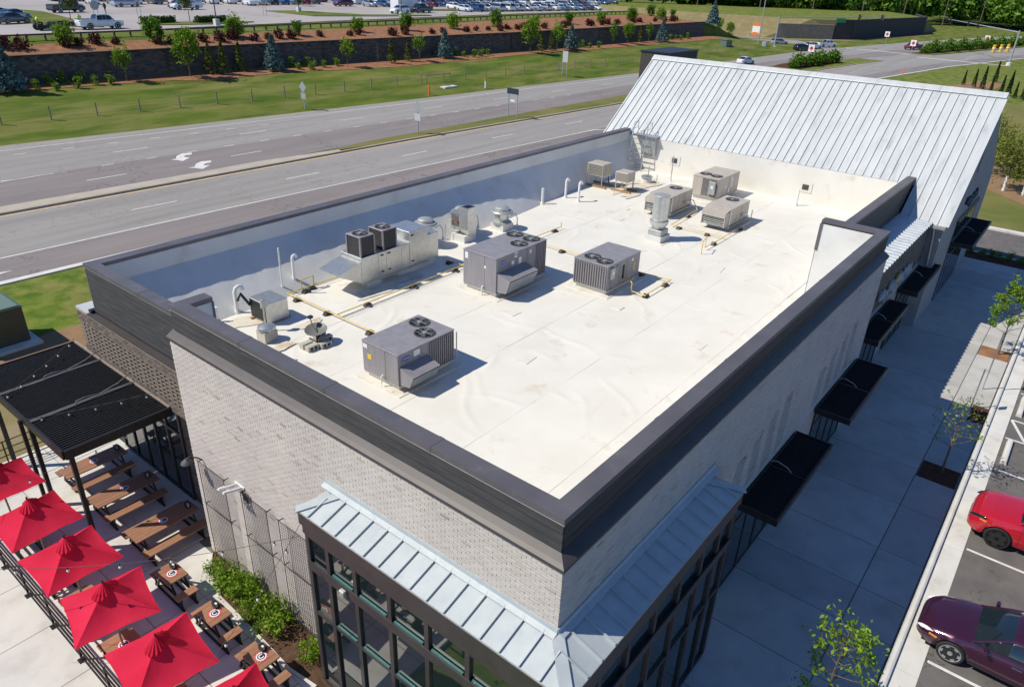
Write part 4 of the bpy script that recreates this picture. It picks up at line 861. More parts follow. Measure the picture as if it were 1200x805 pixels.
tB, bB, z0 = rtu('largest grey rooftop unit with three fans and intake hood', (11.5, 10.98), 3.05, 1.62, 1.58, [(2.62, 1.25, .32), (2.65, .45, .32), (1.88, .45, .32)], hood=(.05, 1.75, .62, 1.0, .26), coil_x=(2.42, 3.0), logo=(.34, 1.36))
for x, z, w, hh, mm in ((1.05, 1.35, .16, .2, 'sticker_white'), (.88, 1.12, .16, .14, 'sticker_white'), (1.3, 1.05, .18, .24, 'sticker_white'), (1.98, 1.28, .1, .14, 'sticker_white')):
    MB().box(x, -.008, z, x + w, 0, z + hh).build('sticker', mm, tB)
MB().box(1.09, -.011, 1.42, 1.17, -.008, 1.50).build('sticker_mark', 'sticker_green', tB)
MB().box(-.008, 1.38, 1.25, 0, 1.52, 1.5).build('sticker', 'sticker_white', tB); MB().box(-.008, .5, 1.08, 0, .57, 1.18).build('sticker', 'sticker_white', tB)
MB().tube([(-.1, .6, 0), (-.1, .6, .35), (-.02, .6, .38)], .025).build('drain_pipe', 'white_pvc', tB)
tC, bC, z0 = rtu('grey rooftop unit with two fans and grey disconnect box, next to looping yellow gas pipe', (14.55, 8.1), 2.42, 1.52, 1.2, [(.55, 1.05, .30), (.42, .42, .30)], logo=None, disc=(.28, .0, 0))
MB().box(-.006, .05, .25, 0, 1.47, 1.13).build('coil', 'coil', tC)
for k in range(14): MB().box(-.035, .06 + k * .107, .25, -.006, .1 + k * .107, 1.13).build('coil_louvre', 'rtu_grey', tC)
MB().box(.6, -.008, 1.0, .76, 0, 1.12).build('sticker', 'sticker_green', tC); MB().box(1.95, -.008, .5, 2.02, 0, .85).build('sticker', 'sticker_yellow', tC); MB().box(1.12, -.03, .42, 1.22, 0, .95).build('vent_grille', 'fan_black', tC); MB().box(1.75, -.008, .95, 1.9, 0, 1.05).build('sticker', 'sticker_white', tC)
tD, bD, z0 = rtu('tall beige rooftop unit with two fans, coil at its end and grey switch box', (29.6, 10.55), 2.75, 1.5, 1.27, [(.7, 1.1, .30), (.6, .42, .30)], m='rtu_beige', coil_end=True, logo=None)
MB().box(-.16, .12, .42, -.02, .48, 1.1).build('switch_box', 'galv_dull', tD, bevel=.01); MB().box(-.165, .22, .75, -.16, .36, .9).build('warning_label', 'sticker_white', tD)
MB().box(.9, -.008, .6, 1.1, 0, .75).build('sticker', 'sticker_white', tD); MB().box(1.7, -.008, .55, 1.85, 0, 1.1).build('sticker', 'sticker_white', tD); MB().box(1.4, -.008, .3, 1.6, 0, .55).build('sticker', 'sticker_white', tD)
def beige(label, loc):
    t, b, z0 = rtu(label, loc, 2.3, 1.26, 1.06, [(1.75, .7, .31)], m='rtu_beige', logo=None)
    # box intake on the short end
    b = MB(); b.prism_y([(-.02, 1.0), (-.46, .92), (-.46, .70), (-.50, .70), (-.50, .94), (-.02, 1.03)], .03, 1.23); b.box(-.48, .03, .25, -.0, .07, .92); b.box(-.48, 1.19, .25, 0, 1.23, .92); h = b.build('intake_hood', 'rtu_beige', t)
    for k in range(5): MB().box(-.44, .08, .27 + k * .085, -.40, 1.18, .31 + k * .085).build('intake_louvre', 'galv_dull', h)
    MB().box(-.1, .08, .26, -.03, 1.18, .9).build('intake_void', 'fan_black', h)
    MB().box(.02, -.01, .25, .12, -.002, .98).build('sticker', 'sticker_white', t); MB().tube([(1.35, -.02, .55), (1.5, -.1, .5), (1.8, -.12, .45)], .05).build('flue', 'galvanised', t)
    MB().box(2.31, .3, .5, 2.42, .6, .95).build('switch_box', 'galv_dull', t); MB().tube([(2.38, .4, .5), (2.5, .2, .35), (2.45, .0, .2)], .02).build('conduit', 'wire', t)
    MB().bar((-.1, -.06, .2), (2.3, -.06, .2), .05).build('pipe_rail', 'galvanised', t)
    return t
beige('low beige rooftop unit directly behind the galvanised exhaust stack', (25.35, 11.1)); beige('low beige rooftop unit at the end of the looped yellow gas line', (25.45, 8.02))
# make-up air unit: long galvanised box with two small condensers on its back
t = thing('makeup_air_unit', 'long galvanised air handler with slanted intake carrying two black condensers', 'air handler', (8.65, 15.07, RF))
def g(nm, *c, **k): return MB().box(*c).build(nm, k.pop('m', 'galvanised'), t, **k)
g('curb', .35, .1, 0, 1.0, 1.1, .30, m='membrane_wall'); g('curb', 1.9, .1, 0, 3.9, 1.12, .34, m='membrane_wall')
g('body', 0, 0, .30, 2.43, 1.16, 1.3, bevel=.01); g('tall_section', 2.432, -.02, .34, 3.45, 1.2, 1.72, bevel=.01); g('end_section', 3.452, .0, .34, 4.05, 1.15, 1.38, bevel=.01)
b = MB(); b.prism_y([(-.002, 1.15), (-1.05, .92), (-1.05, .86), (-.002, .30)], .02, 1.14); b.build('intake_hood', 'galvanised', t)
g('base_rail', -.02, -.025, .25, 3.5, .0, .30, m='galv_dull')
for x in (.82, 1.22, 2.0): g('panel_seam', x, -.006, .34, x + .015, 0, 1.26, m='galv_dull')
for x in (.95, 1.3):
    for z in (.5, 1.15): g('latch', x, -.03, z, x + .12, -.002, z + .04, m='black_plastic')
for z in (.5, 1.55): g('latch', 2.52, -.05, z, 2.64, -.022, z + .04, m='black_plastic')
g('panel_seam', 2.55, -.026, .4, 3.35, -.02, .41, m='galv_dull'); g('panel_seam', 2.55, -.026, 1.6, 3.35, -.02, 1.61, m='galv_dull')
for x in (0.0, 1.1):
    c = thing('condenser', 'small square black condenser on the galvanised air handler, beside the slanted intake' if x == 0 else 'small square black condenser on the galvanised air handler, against its tall section', 'condenser', (8.68 + x, 15.12, RF + 1.31), group='small condensers on the air handler')
    MB().box(.04, .04, 0, .68, .76, .72).build('coil', 'fan_black', c)
    for k in range(9): MB().box(.02, .02, .04 + k * .075, .70, .78, .075 + k * .075).build('coil_louvre', 'rtu_dark', c)
    for xx in (.0, .66):
        for yy in (.0, .74): MB().box(xx, yy, 0, xx + .06, yy + .06, .72).build('corner_post', 'rtu_grey', c)
    MB().box(0, 0, .72, .72, .80, .76).build('top_panel', 'rtu_grey', c, bevel=.02); fan(c, .36, .40, .76, .27)
# galvanised stack
t = thing('exhaust_stack', 'tall round galvanised exhaust stack with open top casting a long shadow', 'exhaust stack', (21.85, 9.9, RF))
MB().box(-.45, -.4, 0, .45, .4, .28).build('curb', 'membrane_wall', t); MB().box(-.36, -.33, .28, .36, .33, .55).build('base_box', 'galv_dull', t, bevel=.01)
MB().lathe([(.24, .55), (.30, .62), (.42, .82), (.43, .95)], n=28).build('bowl', 'galvanised', t, smooth=True)
b = MB(); b.lathe([(.36, .955), (.36, 2.1), (.345, 2.1), (.345, 1.4)], n=28); b.build('wind_band', 'galvanised', t, smooth=True)
for z in (.96, 2.08): MB().lathe([(.363, z), (.37, z + .01), (.37, z + .03), (.363, z + .04)], n=28).build('band', 'galv_dull', t)
# upblast fans
def upblast(label, x, y, z, hh=1.1):
    t = thing('exhaust_fan', label, 'exhaust fan', (x, y, z), group='round galvanised exhaust fans')
    MB().box(-.38, -.38, 0, .38, .38, .28).build('curb', 'membrane_wall', t); MB().lathe([(.46, .28), (.46, .36), (.30, .40)], n=24).build('base_plate', 'galv_dull', t)
    MB().lathe([(.28, .40), (.30, .46), (.40, .74), (.42, .80)], n=24).build('bowl', 'galvanised', t, smooth=True)
    MB().lathe([(.50, .80), (.52, .84), (.48, .90), (.34, .90)], n=24).build('brim', 'galv_dull', t, smooth=True); MB().lathe([(.33, .90), (.33, 1.02), (.28, 1.06), (.05, 1.08)], n=24).build('motor_cap', 'galv_dull', t, smooth=True)
    MB().tube([(.35, -.25, .62), (.6, -.3, .7), (.72, -.34, .45), (.72, -.35, .0)], .022).build('conduit', 'galv_dull', t); MB().cyl((.72, -.35, 0), (.72, -.35, .16), .07, .03).build('pipe_boot', 'membrane_wall', t)
    return t
upblast('round exhaust fan standing clear beside the largest grey rooftop unit', 18.0, 16.05, RF); upblast('round exhaust fan partly hidden by the boxy galvanised fan', 16.15, 16.9, RF + .2); upblast('round exhaust fan behind the end of the long air handler', 13.8, 16.9, RF + .2)
t = thing('exhaust_fan', 'boxy galvanised fan with square discharge chute and open motor side', 'exhaust fan', (15.2, 15.75, RF))
MB().box(0, .15, 0, .75, .95, .3).build('curb', 'membrane_wall', t)
b = MB(); b.prism_y([(.05, .62), (.28, .3), (.62, .3), (.62, 1.6), (.05, 1.6)], 0, .5); b.build('discharge_chute', 'galvanised', t); MB().box(.12, .06, 1.6, .56, .44, 1.606).build('chute_opening', 'fan_black', t)
MB().box(.08, .502, .5, .6, 1.05, 1.22).build('motor_housing', 'galv_dull', t); MB().box(.04, .51, 1.222, .64, 1.08, 1.28).build('housing_lid', 'galvanised', t); MB().box(.055, .58, .7, .078, .98, 1.15).build('motor_opening', 'coil', t); MB().cyl((.05, .62, .9), (.02, .62, .9), .05, n=12).build('red_switch', 'red_paint', t)
MB().tube([(.05, .9, .95), (-.25, 1.05, .8), (-.3, 1.05, .2), (-.3, 1.05, 0)], .02).build('conduit', 'galv_dull', t)
# condensers on stands
def stand_unit(label, x, y, L, W, h, zt):
    t = thing('condenser', label, 'condenser', (x, y, RF), group='beige condensers raised on stands')
    MB().box(0, 0, zt - h, L, W, zt).build('body', 'rtu_beige', t, bevel=.015); MB().box(-.012, .06, zt - h + .06, -.001, W - .06, zt - .06).build('coil', 'coil', t)
    for k in range(7): MB().box(-.02, .06, zt - h + .08 + k * (h - .16) / 6.6, -.012, W - .06, zt - h + .1 + k * (h - .16) / 6.6).build('coil_louvre', 'rtu_beige', t)
    for xx in (.06, L - .06):
        for yy in (.06, W - .06): MB().cyl((xx, yy, .1), (xx, yy, zt - h), .025, n=8).build('leg', 'galvanised', t)
        MB().box(xx - .06, -.25, 0, xx + .06, W + .2, .1).build('timber_sleeper', 'wood_block', t)
    for yy in (.06, W - .06): MB().bar((.0, yy, zt - h - .03), (L, yy, zt - h - .03), .04).build('stand_rail', 'galvanised', t)
    MB().tube([(L + .01, W * .3, zt - h * .5), (L + .12, W * .25, zt - h * .35), (L + .16, W * .2, zt - h * .8), (L + .12, W * .2, .25), (L + .15, W * .2, 0)], .045).build('insulated_pipe', 'black_plastic', t)
stand_unit('larger beige condenser on a stand, beside the long parapet', 27.5, 16.55, .95, 1.05, .68, 1.32); stand_unit('smaller beige condenser on a stand, next to the round white vent', 27.6, 15.0, .85, .8, .52, 1.12)
t = thing('roof_vent', 'low round white vent in rust stained patch by the stand condensers', 'vent', (30.6, 15.4, RF)); MB().lathe([(.3, 0), (.3, .25), (.26, .27)], n=20).build('vent_base', 'membrane_wall', t); MB().lathe([(.28, .27), (.34, .3), (.34, .38), (.2, .44), (.05, .46)], n=20).build('vent_cap', 'galvanised', t)
# roof ladder and crossover platform on the gable wall
t = thing('roof_ladder', 'galvanised roof ladder with handrail hoops against the white gable wall', 'ladder', (32.65, 17.0, RF))
for y in (0.0, .95):
    MB().cyl((0, y, 0), (.35, y, 2.35), .03, n=8).build('stile', 'galvanised', t)
    MB().tube([(.33, y, 2.1), (.38, y, 2.8), (.85, y, 2.85), (.95, y, 2.3)], .022).tube([(.36, y, 2.45), (.92, y, 2.5)], .018).build('handrail', 'galvanised', t)
for k in range(8): z = .25 + k * .27; MB().bar((z * .149, .0, z), (z * .149, .95, z), .05, .03).build('rung', 'galvanised', t)
MB().box(.35, -.6, 2.05, 1.2, 1.0, 2.12).build('platform', 'galvanised', t)
b = MB(); b.prism_y([(.45, 2.04), (.8, 2.04), (.8, .9), (.65, .9)], -.55, .35); b.build('support_bracket', 'galv_dull', t)
# scuppers in the gable wall
for y, z, lb in ((15.15, 5.58, 'square black wall vent with flashing near the roof ladder'), (7.15, 5.52, 'square black wall vent with flashing near the dark parapet return')):
    t = thing('wall_vent', lb, 'vent', (33.43, y, z)); MB().box(-.025, -.36, -.28, .0, .36, .28).build('flashing', 'membrane_strip', t); MB().box(-.05, -.17, -.14, -.026, .17, .14).build('frame', 'rtu_dark', t)
    for k in range(3): MB().box(-.07, -.14, -.10 + k * .08, -.051, .14, -.075 + k * .08).build('louvre', 'rtu_dark', t)
# pipes
def pipe(label, x, y, h, r=.05, m='white_pvc', hook=None, name='vent_pipe', z=RF):
    t = thing(name, label, 'pipe', (x, y, z), group='white vent pipes standing on the roof')
    MB().cyl((0, 0, 0), (0, 0, .12), r * 2.2, r * 1.2).build('pipe_boot', 'membrane_wall', t)
    if hook:
        MB().tube([(0, 0, 0), (0, 0, h - hook), (hook * .3, 0, h - hook * .25), (hook, 0, h), (hook * 1.7, 0, h - hook * .25), (hook * 2, 0, h - hook)], r, 10).build('bent_pipe', m, t, smooth=True)
    else: MB().cyl((0, 0, 0), (0, 0, h), r, n=12).build('straight_pipe', m, t, smooth=True)
    return t
pipe('tall thin white pole at the foot of the long parapet', 6.5, 17.0, 1.78, .03); pipe('white hooked pipe beside the square galvanised unit', 4.45, 16.75, .95, .07, hook=.16)
t_ = pipe('hooked white vent pipe in the pair by the stand condensers, with black elbow', 24.5, 16.95, 1.0, .06, hook=.14); t_ = pipe('hooked white vent pipe in the pair, nearer the exhaust stack', 24.35, 16.0, 1.05, .06, hook=.14)
pipe('short capped white pipe on the open roof beside the round exhaust fan', 22.6, 17.1, .85, .07); pipe('slim white standpipe before the wall vent near the ladder', 31.9, 14.5, 1.5, .03, m='galv_dull'); pipe('white standpipe before the wall vent near the parapet return', 32.4, 7.15, .9, .06)
pipe('thin white pole rising behind the two black condensers', 10.5, 16.9, .95, .03); pipe('short thin grey stub pipe in the rust stain by the ladder', 30.9, 14.9, .5, .02, m='galv_dull'); pipe('thin grey stub with black valve near the round white vent', 31.3, 15.7, .8, .025, m='galv_dull')
pipe('short white vent pipe behind the dark parapet return end', 3.6, 16.6, .55, .06)
pipe('white S-curved vent pipe at the start of the yellow gas line', 7.1, 17.1, 1.3, .055, hook=.1)
# small square unit, pedestal vent, dish
t = thing('condensing_unit', 'small square galvanised unit on timber beside the yellow gas line', 'condenser', (4.55, 15.1, RF))
MB().box(0, 0, .08, .85, .98, .78).build('body', 'galvanised', t, bevel=.012); MB().box(-.012, .06, .12, -.001, .92, .74).build('coil', 'fan_black', t)
for y in (.1, .8): MB().box(-.1, y, 0, .95, y + .1, .08).build('timber_sleeper', 'wood_block', t)
MB().tube([(-.02, .9, .5), (-.18, 1.15, .9), (-.2, 1.35, .6)], .05).build('insulated_pipe', 'black_plastic', t)
t = thing('roof_vent', 'round silver vent cap on square white pedestal, by the dark parapet', 'vent', (3.95, 14.25, RF)); MB().box(-.24, -.24, 0, .24, .24, .38).build('pedestal', 'concrete_block', t, bevel=.01); MB().lathe([(.26, .38), (.30, .42), (.28, .50), (.15, .56), (.03, .58)], n=22).build('vent_cap', 'galvanised', t, smooth=True)
t = thing('antenna_mast', 'slim galvanised mast with junction box behind the silver vent cap', 'mast', (4.3, 14.85, RF)); MB().cyl((0, 0, 0), (0, 0, 1.2), .03, n=8).build('mast_pole', 'galvanised', t); MB().box(-.09, -.07, .85, .09, .02, 1.15).build('junction_box', 'galv_dull', t); MB().box(-.15, -.15, 0, .15, .15, .03).build('foot_plate', 'galv_dull', t)
t = thing('satellite_dish', 'grey satellite dish held down by concrete blocks on the white roof', 'satellite dish', (4.9, 12.95, RF))
for x, y in ((-.42, .0), (-.42, -.28), (.0, -.4), (.28, -.1), (.28, .25)):
    b = MB(); b.box(x - .2, y - .1, 0, x + .2, y + .1, .18); o = b.build('concrete_block', 'concrete_block', t, bevel=.006); MB().box(x - .13, y - .103, .04, x - .03, y - .1005, .14).box(x + .03, y - .103, .04, x + .13, y - .1005, .14).build('block_hole', 'fan_black', o)
MB().cyl((0, 0, 0), (0, 0, .38), .03).bar((-.4, 0, .02), (.4, 0, .02), .05).bar((0, -.4, .02), (0, .4, .02), .05).build('mast', 'rtu_dark', t)
b = MB(); b.lathe([(.02, 0), (.18, .02), (.30, .06), (.36, .10), (.355, .11), (.29, .075), (.17, .035), (.02, .015)], n=28); d = b.build('reflector', 'dish_grey', t, smooth=True); d.location = (0, 0, .40); d.rotation_euler = (R(6), R(-10), 0)
MB().tube([(-.05, -.1, .42), (.0, .2, .62), (.02, .28, .80)], .015).build('arm', 'rtu_dark', t); MB().box(-.05, .22, .78, .09, .34, .86).build('receiver', 'black_plastic', t)
# yellow gas line with black support blocks
GZ = RF + .14
def gas(label, pts, blocks):
    t = thing('gas_pipe', label, 'gas pipe', (pts[0][0], pts[0][1], RF)); o = Vector((pts[0][0], pts[0][1], RF))
    for i in range(len(pts) - 1):
        a = Vector(pts[i] if len(pts[i]) == 3 else (*pts[i], GZ)); c = Vector(pts[i + 1] if len(pts[i + 1]) == 3 else (*pts[i + 1], GZ))
        MB().cyl(a - o, c - o, .019, n=10).build('pipe_run', 'gas_yellow', t, smooth=True)
        MB().lathe([(.018, -.03), (.026, -.024), (.026, .024), (.018, .03)], tuple(c - o), 10).build('pipe_joint', 'gas_yellow', t)
    for k, (x, y) in enumerate(blocks):
        b = MB(); b.prism_y([(-.17, 0), (.17, 0), (.09, .11), (-.09, .11)], -.09, .09); q_ = b.build('support_block', 'black_plastic', t); q_.location = (x - o.x, y - o.y, 0); q_.rotation_euler = (0, 0, random.uniform(-.2, .2))
    return t
gas('yellow gas line running past the long air handler with branch to the parapet', [(6.45, 8.9), (6.46, 16.65), (6.46, 16.6, GZ + .01), (9.3, 16.6)], [(6.47, 16.1), (6.47, 14.4), (6.47, 12.2), (7.5, 16.6)])
gas('yellow gas line from the parapet line to the largest grey rooftop unit', [(6.5, 13.93), (12.95, 13.95), (12.96, 15.05)], [(7.9, 13.95), (10.2, 13.95), (12.5, 13.95), (12.96, 14.7)])
gas('yellow gas line end stub behind the largest grey rooftop unit', [(14.6, 13.96), (19.9, 13.97), (19.9, 13.97, RF + .3)], [(19.4, 13.97), (16.8, 13.96)])
gas('yellow gas line dropping to the twin fan unit with the disconnect box', [(17.35, 13.95), (17.36, 8.4), (17.5, 6.92), (15.4, 6.9), (15.42, 7.5), (15.42, 7.5, RF + .45), (15.7, 7.75, RF + .45), (15.75, 8.08, RF + .4)], [(17.36, 12.1), (17.4, 8.2), (17.1, 6.93), (15.6, 6.95)])
gas('yellow gas loop serving the two low beige rooftop units', [(27.5, 11.3, RF + .5), (27.5, 10.9, RF + .5), (27.2, 10.5), (24.0, 10.3), (24.1, 7.62), (27.4, 7.62), (28.0, 7.9), (28.0, 7.9, RF + .5)], [(26.1, 10.45), (24.05, 9.9), (24.1, 8.45), (26.1, 7.65)])
gas('yellow gas riser bent over the membrane at the end of the loop', [(24.1, 7.6), (22.1, 7.62), (22.1, 7.62, RF + .6), (21.5, 7.5, RF + .6), (21.5, 7.5, RF + .02)], [(23.1, 7.65)])
gas('yellow U-shaped gas riser beside the white S-curved pipe', [(7.05, 16.62), (7.05, 16.62, RF + .5), (7.6, 16.62, RF + .5), (7.6, 16.62, RF + .05)], [(7.15, 16.5)])
t = thing('conduit', 'thin grey conduit laid parallel to the yellow gas line', 'conduit', (6.6, 13.8, RF)); MB().cyl((0, 0, .06), (6.2, 0, .06), .012, n=6).build('conduit_run', 'galv_dull', t); MB().cyl((0, 0, .06), (0, 3.0, .06), .012, n=6).build('conduit_run', 'galv_dull', t)
for x in (1.3, 3.6, 5.9): MB().box(x - .05, -.05, 0, x + .05, .05, .05).build('support_block', 'black_plastic', t)
_m = MATS['umbrella_red']; _nt = _m.node_tree; _b = _nt.nodes['Principled BSDF']; _t = _nt.nodes.new('ShaderNodeBsdfTranslucent'); _x = _nt.nodes.new('ShaderNodeMixShader'); _x.inputs[0].default_value = 0.28     # thin canvas lets some light through
_nt.links.new(_b.inputs['Base Color'].links[0].from_socket, _t.inputs['Color']); _nt.links.new(_b.outputs[0], _x.inputs[1]); _nt.links.new(_t.outputs[0], _x.inputs[2]); _nt.links.new(_x.outputs[0], _nt.nodes['Material Output'].inputs['Surface'])
# ------------------------------------------------------------------ the patio
# pergola
PZ = 3.68; pg = thing('pergola', 'black steel patio pergola of narrow louvres against the dark brick wing', 'pergola', (-2.45, 14.45, 0))
PL, PW = 3.03, 6.3
def q(nm, *c, m='black_metal'): return MB().box(*c).build(nm, m, pg)
q('fascia', -.06, 0, PZ - .28, 0, PW, PZ); q('fascia', 0, -.06, PZ - .28, PL, 0, PZ); q('fascia', 0, PW, PZ - .28, PL, PW + .06, PZ); q('wall_beam', PL - .07, .002, PZ - .2, PL, PW - .002, PZ + .02, m='cream_wood')
for y in (2.15, 4.35): q('beam', .002, y - .07, PZ - .2, PL - .072, y + .07, PZ + .012, m='rtu_dark')
me = MB().box(.01, -.02, -.15, PL - .08, .02, 0).mesh('slat', 'slat_black')
y = .07
while y < PW - .05:
    if abs(y - 2.15) > .1 and abs(y - 4.35) > .1: inst('slat', me, pg, (0, y, PZ - .02))
    y += .118
for y in (.15, 3.1, 6.1): MB().box(.12, y - .06, 0, .24, y + .06, PZ - .25).build('post', 'black_metal', pg)
for y in (1.55, 3.75):
    b = MB(); b.tube([(PL - .1, y + .75, PZ + .25), (PL - .5, y + .62, PZ + .16), (PL - 1.1, y + .6, PZ + .05), (PL - 1.5, y + .6, PZ + .12), (PL - 1.75, y + .6, PZ + .1), (PL - 1.8, y + .6, PZ + .01)], .018); b.build('conduit', 'wire', pg)
# picnic tables
def roundel(t, par, x, y, z):
    for r, mm, dz in ((.17, 'print_red', 0), (.125, 'print_white', .0012), (.095, 'print_navy', .0024)):
        MB().add([(x + r * math.cos(a), y + r * math.sin(a), z + dz) for a in np.linspace(0, 2 * math.pi, 28, endpoint=False)], [tuple(range(28))]).build('emblem_ring', mm, par)
    P_, Q_ = [], []
    for a in np.linspace(.7, 2 * math.pi - .7, 16): P_.append((x + .068 * math.cos(a), y + .068 * math.sin(a), z + .0036)); Q_.append((x + .042 * math.cos(a), y + .042 * math.sin(a), z + .0036))
    MB().strip(P_, Q_).build('emblem_letter', 'print_white', par)
    for a in np.linspace(0, 2 * math.pi, 14, endpoint=False): MB().box(-.006, -.007, 0, .006, .007, .001, M=Matrix.Translation((x + .148 * math.cos(a), y + .148 * math.sin(a), z + .0012)) @ Matrix.Rotation(a, 4, 'Z')).build('emblem_letter', 'print_white', par)
def table(label, x0, y0, L, group, n=5, W=.70, ben=True, bw=.36, off=.44):
    """table along x: top from (x0, y0) to (x0+L, y0+W), a bench on either side"""
    t = thing('picnic_table', label, 'picnic table', (x0, y0, 0), group=group)
    w = W / n
    for k in range(n): MB().box(0, k * w + .004, .72, L, (k + 1) * w - .004, .76).build('plank', 'wood', t)
    for yy in (-off, W + off - bw):
        for k in range(2): MB().box(0, yy + k * bw / 2 + .003, .42, L, yy + (k + 1) * bw / 2 - .003, .455).build('bench_plank', 'wood', t)
    for x in ((.22, L - .22) if L > 1 else (.1, L - .1)):
        MB().bar((x, .08, .70), (x, -.30, .03), .05).build('leg', 'black_metal', t); MB().bar((x, W - .08, .70), (x, W + .30, .03), .05).build('leg', 'black_metal', t)
        MB().bar((x, -off, .39), (x, W + off, .39), .05).build('cross_bar', 'black_metal', t)
        MB().bar((x, -off, .03), (x, W + off, .03), .05).build('foot_rail', 'black_metal', t)
        MB().bar((x, -off + .08, .06), (x, -off + .08, .40), .045).bar((x, W + off - .08, .06), (x, W + off - .08, .40), .045).build('bench_leg', 'black_metal', t)
        MB().box(x - .03, .02, .68, x + .03, W - .02, .72).build('batten', 'black_metal', t)
    roundel(t, t, L * .5, W * .5, .7625)
    return t
GT = 'long brown picnic tables under the pergola'; GS = 'short brown tables beside the planting bed'; GU = 'brown tables under the red umbrellas'
table('long brown picnic table under the pergola, furthest from the pale brick wall', -1.74, 17.50, 1.93, GT); table('long brown picnic table under the pergola, the middle one of three', -1.76, 15.38, 1.93, GT); table('long brown picnic table by the corner of the pale brick wall', -1.74, 13.08, 1.95, GT)
for y, lb in ((10.92, 'short brown table with round emblem next to the wall corner end of the shrub bed'), (8.82, 'short brown table with round emblem beside the middle of the shrub bed'), (6.80, 'short brown table with round emblem at the bay window end of the bed')):
    table(lb, -1.98, y, .58, GS, n=4, W=.68, bw=.25, off=.42)
for k, y in enumerate((13.95, 11.8, 9.6, 7.4, 5.3, 16.1)):
    table('brown table standing in the shade of a red umbrella at the patio railing', -4.0, y, .75, GU, n=4, W=.68, bw=.25, off=.42)
# napkin caddies
for k, (x, y, lb) in enumerate(((.02, 17.95, 'small black caddy on the pergola table furthest from the pale brick wall'), (-.05, 15.75, 'small black caddy on the middle pergola table'), (.02, 13.45, 'small black caddy on the pergola table by the wall corner'), (-1.55, 11.42, 'small black caddy on the short table next to the wall corner'), (-1.55, 9.32, 'small black caddy on the short table beside the middle of the bed'), (-1.55, 7.28, 'small black caddy on the short table at the bay window end'))):
    t = thing('napkin_caddy', lb, 'caddy', (x, y, .762), group='black caddies on the tables')
    MB().box(-.06, -.09, 0, .06, .09, .02).box(-.06, -.09, .02, -.045, .09, .16).box(.045, -.09, .02, .06, .09, .16).box(-.044, .075, .02, .044, .09, .14).build('holder', 'black_plastic', t); MB().box(-.025, -.05, .02, .025, .02, .13).build('napkins', 'sticker_white', t); MB().cyl((0, .05, .02), (0, .05, .13), .02, n=10).build('shaker', 'black_plastic', t)
# umbrellas
def umbrella(label, x, y, rz=0.0, S=.90):
    t = thing('patio_umbrella', label, 'umbrella', (x, y, 0), rz, group='square red umbrellas along the patio railing')
    ze, zp = 2.06, 2.62; n = 10; hw = random.Random(int(y * 10)); t.rotation_euler = (R(hw.uniform(-1.6, 1.6)), R(hw.uniform(-1.6, 1.6)), rz)
    for q_ in range(4):        # four sewn panels, slightly slack between the ribs
        b = MB(); idx = {}; ph = hw.uniform(0, 6); am = hw.uniform(.6, 1.3)
        for i in range(n + 1):
            for j in range(i + 1):
                m_ = i / n; c_ = (2 * j / i - 1) if i else 0
                sl_ = 1 - c_ * c_
                ex = S * m_ * (1 - .055 * sl_ * m_ * m_)
                z = zp - (zp - ze) * m_ - .085 * math.sin(math.pi * m_ ** 1.2) * sl_ * am + .014 * sl_ * m_ * math.sin(7 * c_ + ph + 3 * m_)
                u, v = ex, S * m_ * c_
                a = q_ * math.pi / 2; idx[(i, j)] = len(b.v); b.v.append((u * math.cos(a) - v * math.sin(a), u * math.sin(a) + v * math.cos(a), z))
        for i in range(n):
            for j in range(i + 1):
                b.f.append((idx[(i, j)], idx[(i + 1, j)], idx[(i + 1, j + 1)])); b.m.append(0)
                if j < i: b.f.append((idx[(i, j)], idx[(i + 1, j + 1)], idx[(i, j + 1)])); b.m.append(0)
        MB().strip([(p[0] * 1.003, p[1] * 1.003, p[2] + .004) for p in (b.v[idx[(n, j)]] for j in range(n + 1))], [(p[0] * .97, p[1] * .97, p[2] + .010) for p in (b.v[idx[(n, j)]] for j in range(n + 1))]).build('hem', 'umbrella_hem', t)
        o = b.build('canopy_panel', 'umbrella_red', t, fix=False); o.data.polygons.foreach_set('use_smooth', [True] * len(o.data.polygons))
    # pleated vent flap on top, gathered to two sides
    b = MB(); K = 40; ring = []; th = .9 + rz
    for k in range(K):
        a = 2 * math.pi * k / K; r = .15 + .19 * abs(math.cos(a - th)) ** 1.5; pl = (-1) ** k
        ring.append((r * math.cos(a), r * math.sin(a), 2.60 - .30 * (r - .1) + .022 * pl * (r / .3)))
    b.v = [(0, 0, 2.78)] + [(p[0] * .4, p[1] * .4, 2.69 + .006 * (-1) ** k) for k, p in enumerate(ring)] + ring
    for k in range(K): b.f += [(0, 1 + k, 1 + (k + 1) % K), (1 + k, 1 + K + k, 1 + K + (k + 1) % K, 1 + (k + 1) % K)]; b.m += [0, 0]
    b.build('vent_flap', 'umbrella_red', t); MB().lathe([(.02, 2.77), (.03, 2.80), (.015, 2.85)], n=8).build('finial', 'black_plastic', t)
    MB().cyl((0, 0, .02), (0, 0, 2.75), .025, n=10).build('pole', 'cream_wood', t)
    MB().lathe([(.26, 0), (.26, .05), (.06, .09), (.05, .25)], n=18).build('base', 'black_metal', t)
    for sx in (-1, 1):
        for sy in (-1, 1): MB().bar((sx * S * .96, sy * S * .96, ze - .03), (0, 0, zp - .09), .016).build('rib', 'cream_wood', t)
    return t
umbrella('square red umbrella partly under the edge of the pergola', -3.55, 16.72); umbrella('square red umbrella second along the railing from the pergola', -3.58, 14.40, R(2)); umbrella('square red umbrella third along the railing from the pergola', -3.60, 12.20); umbrella('square red umbrella fourth along the railing, turned slightly askew', -3.62, 9.97, R(-13)); umbrella('square red umbrella fifth along the railing from the pergola', -3.6, 7.72, R(-8)); umbrella('square red umbrella last along the railing, beyond the short tables', -3.45, 5.35, R(-10))
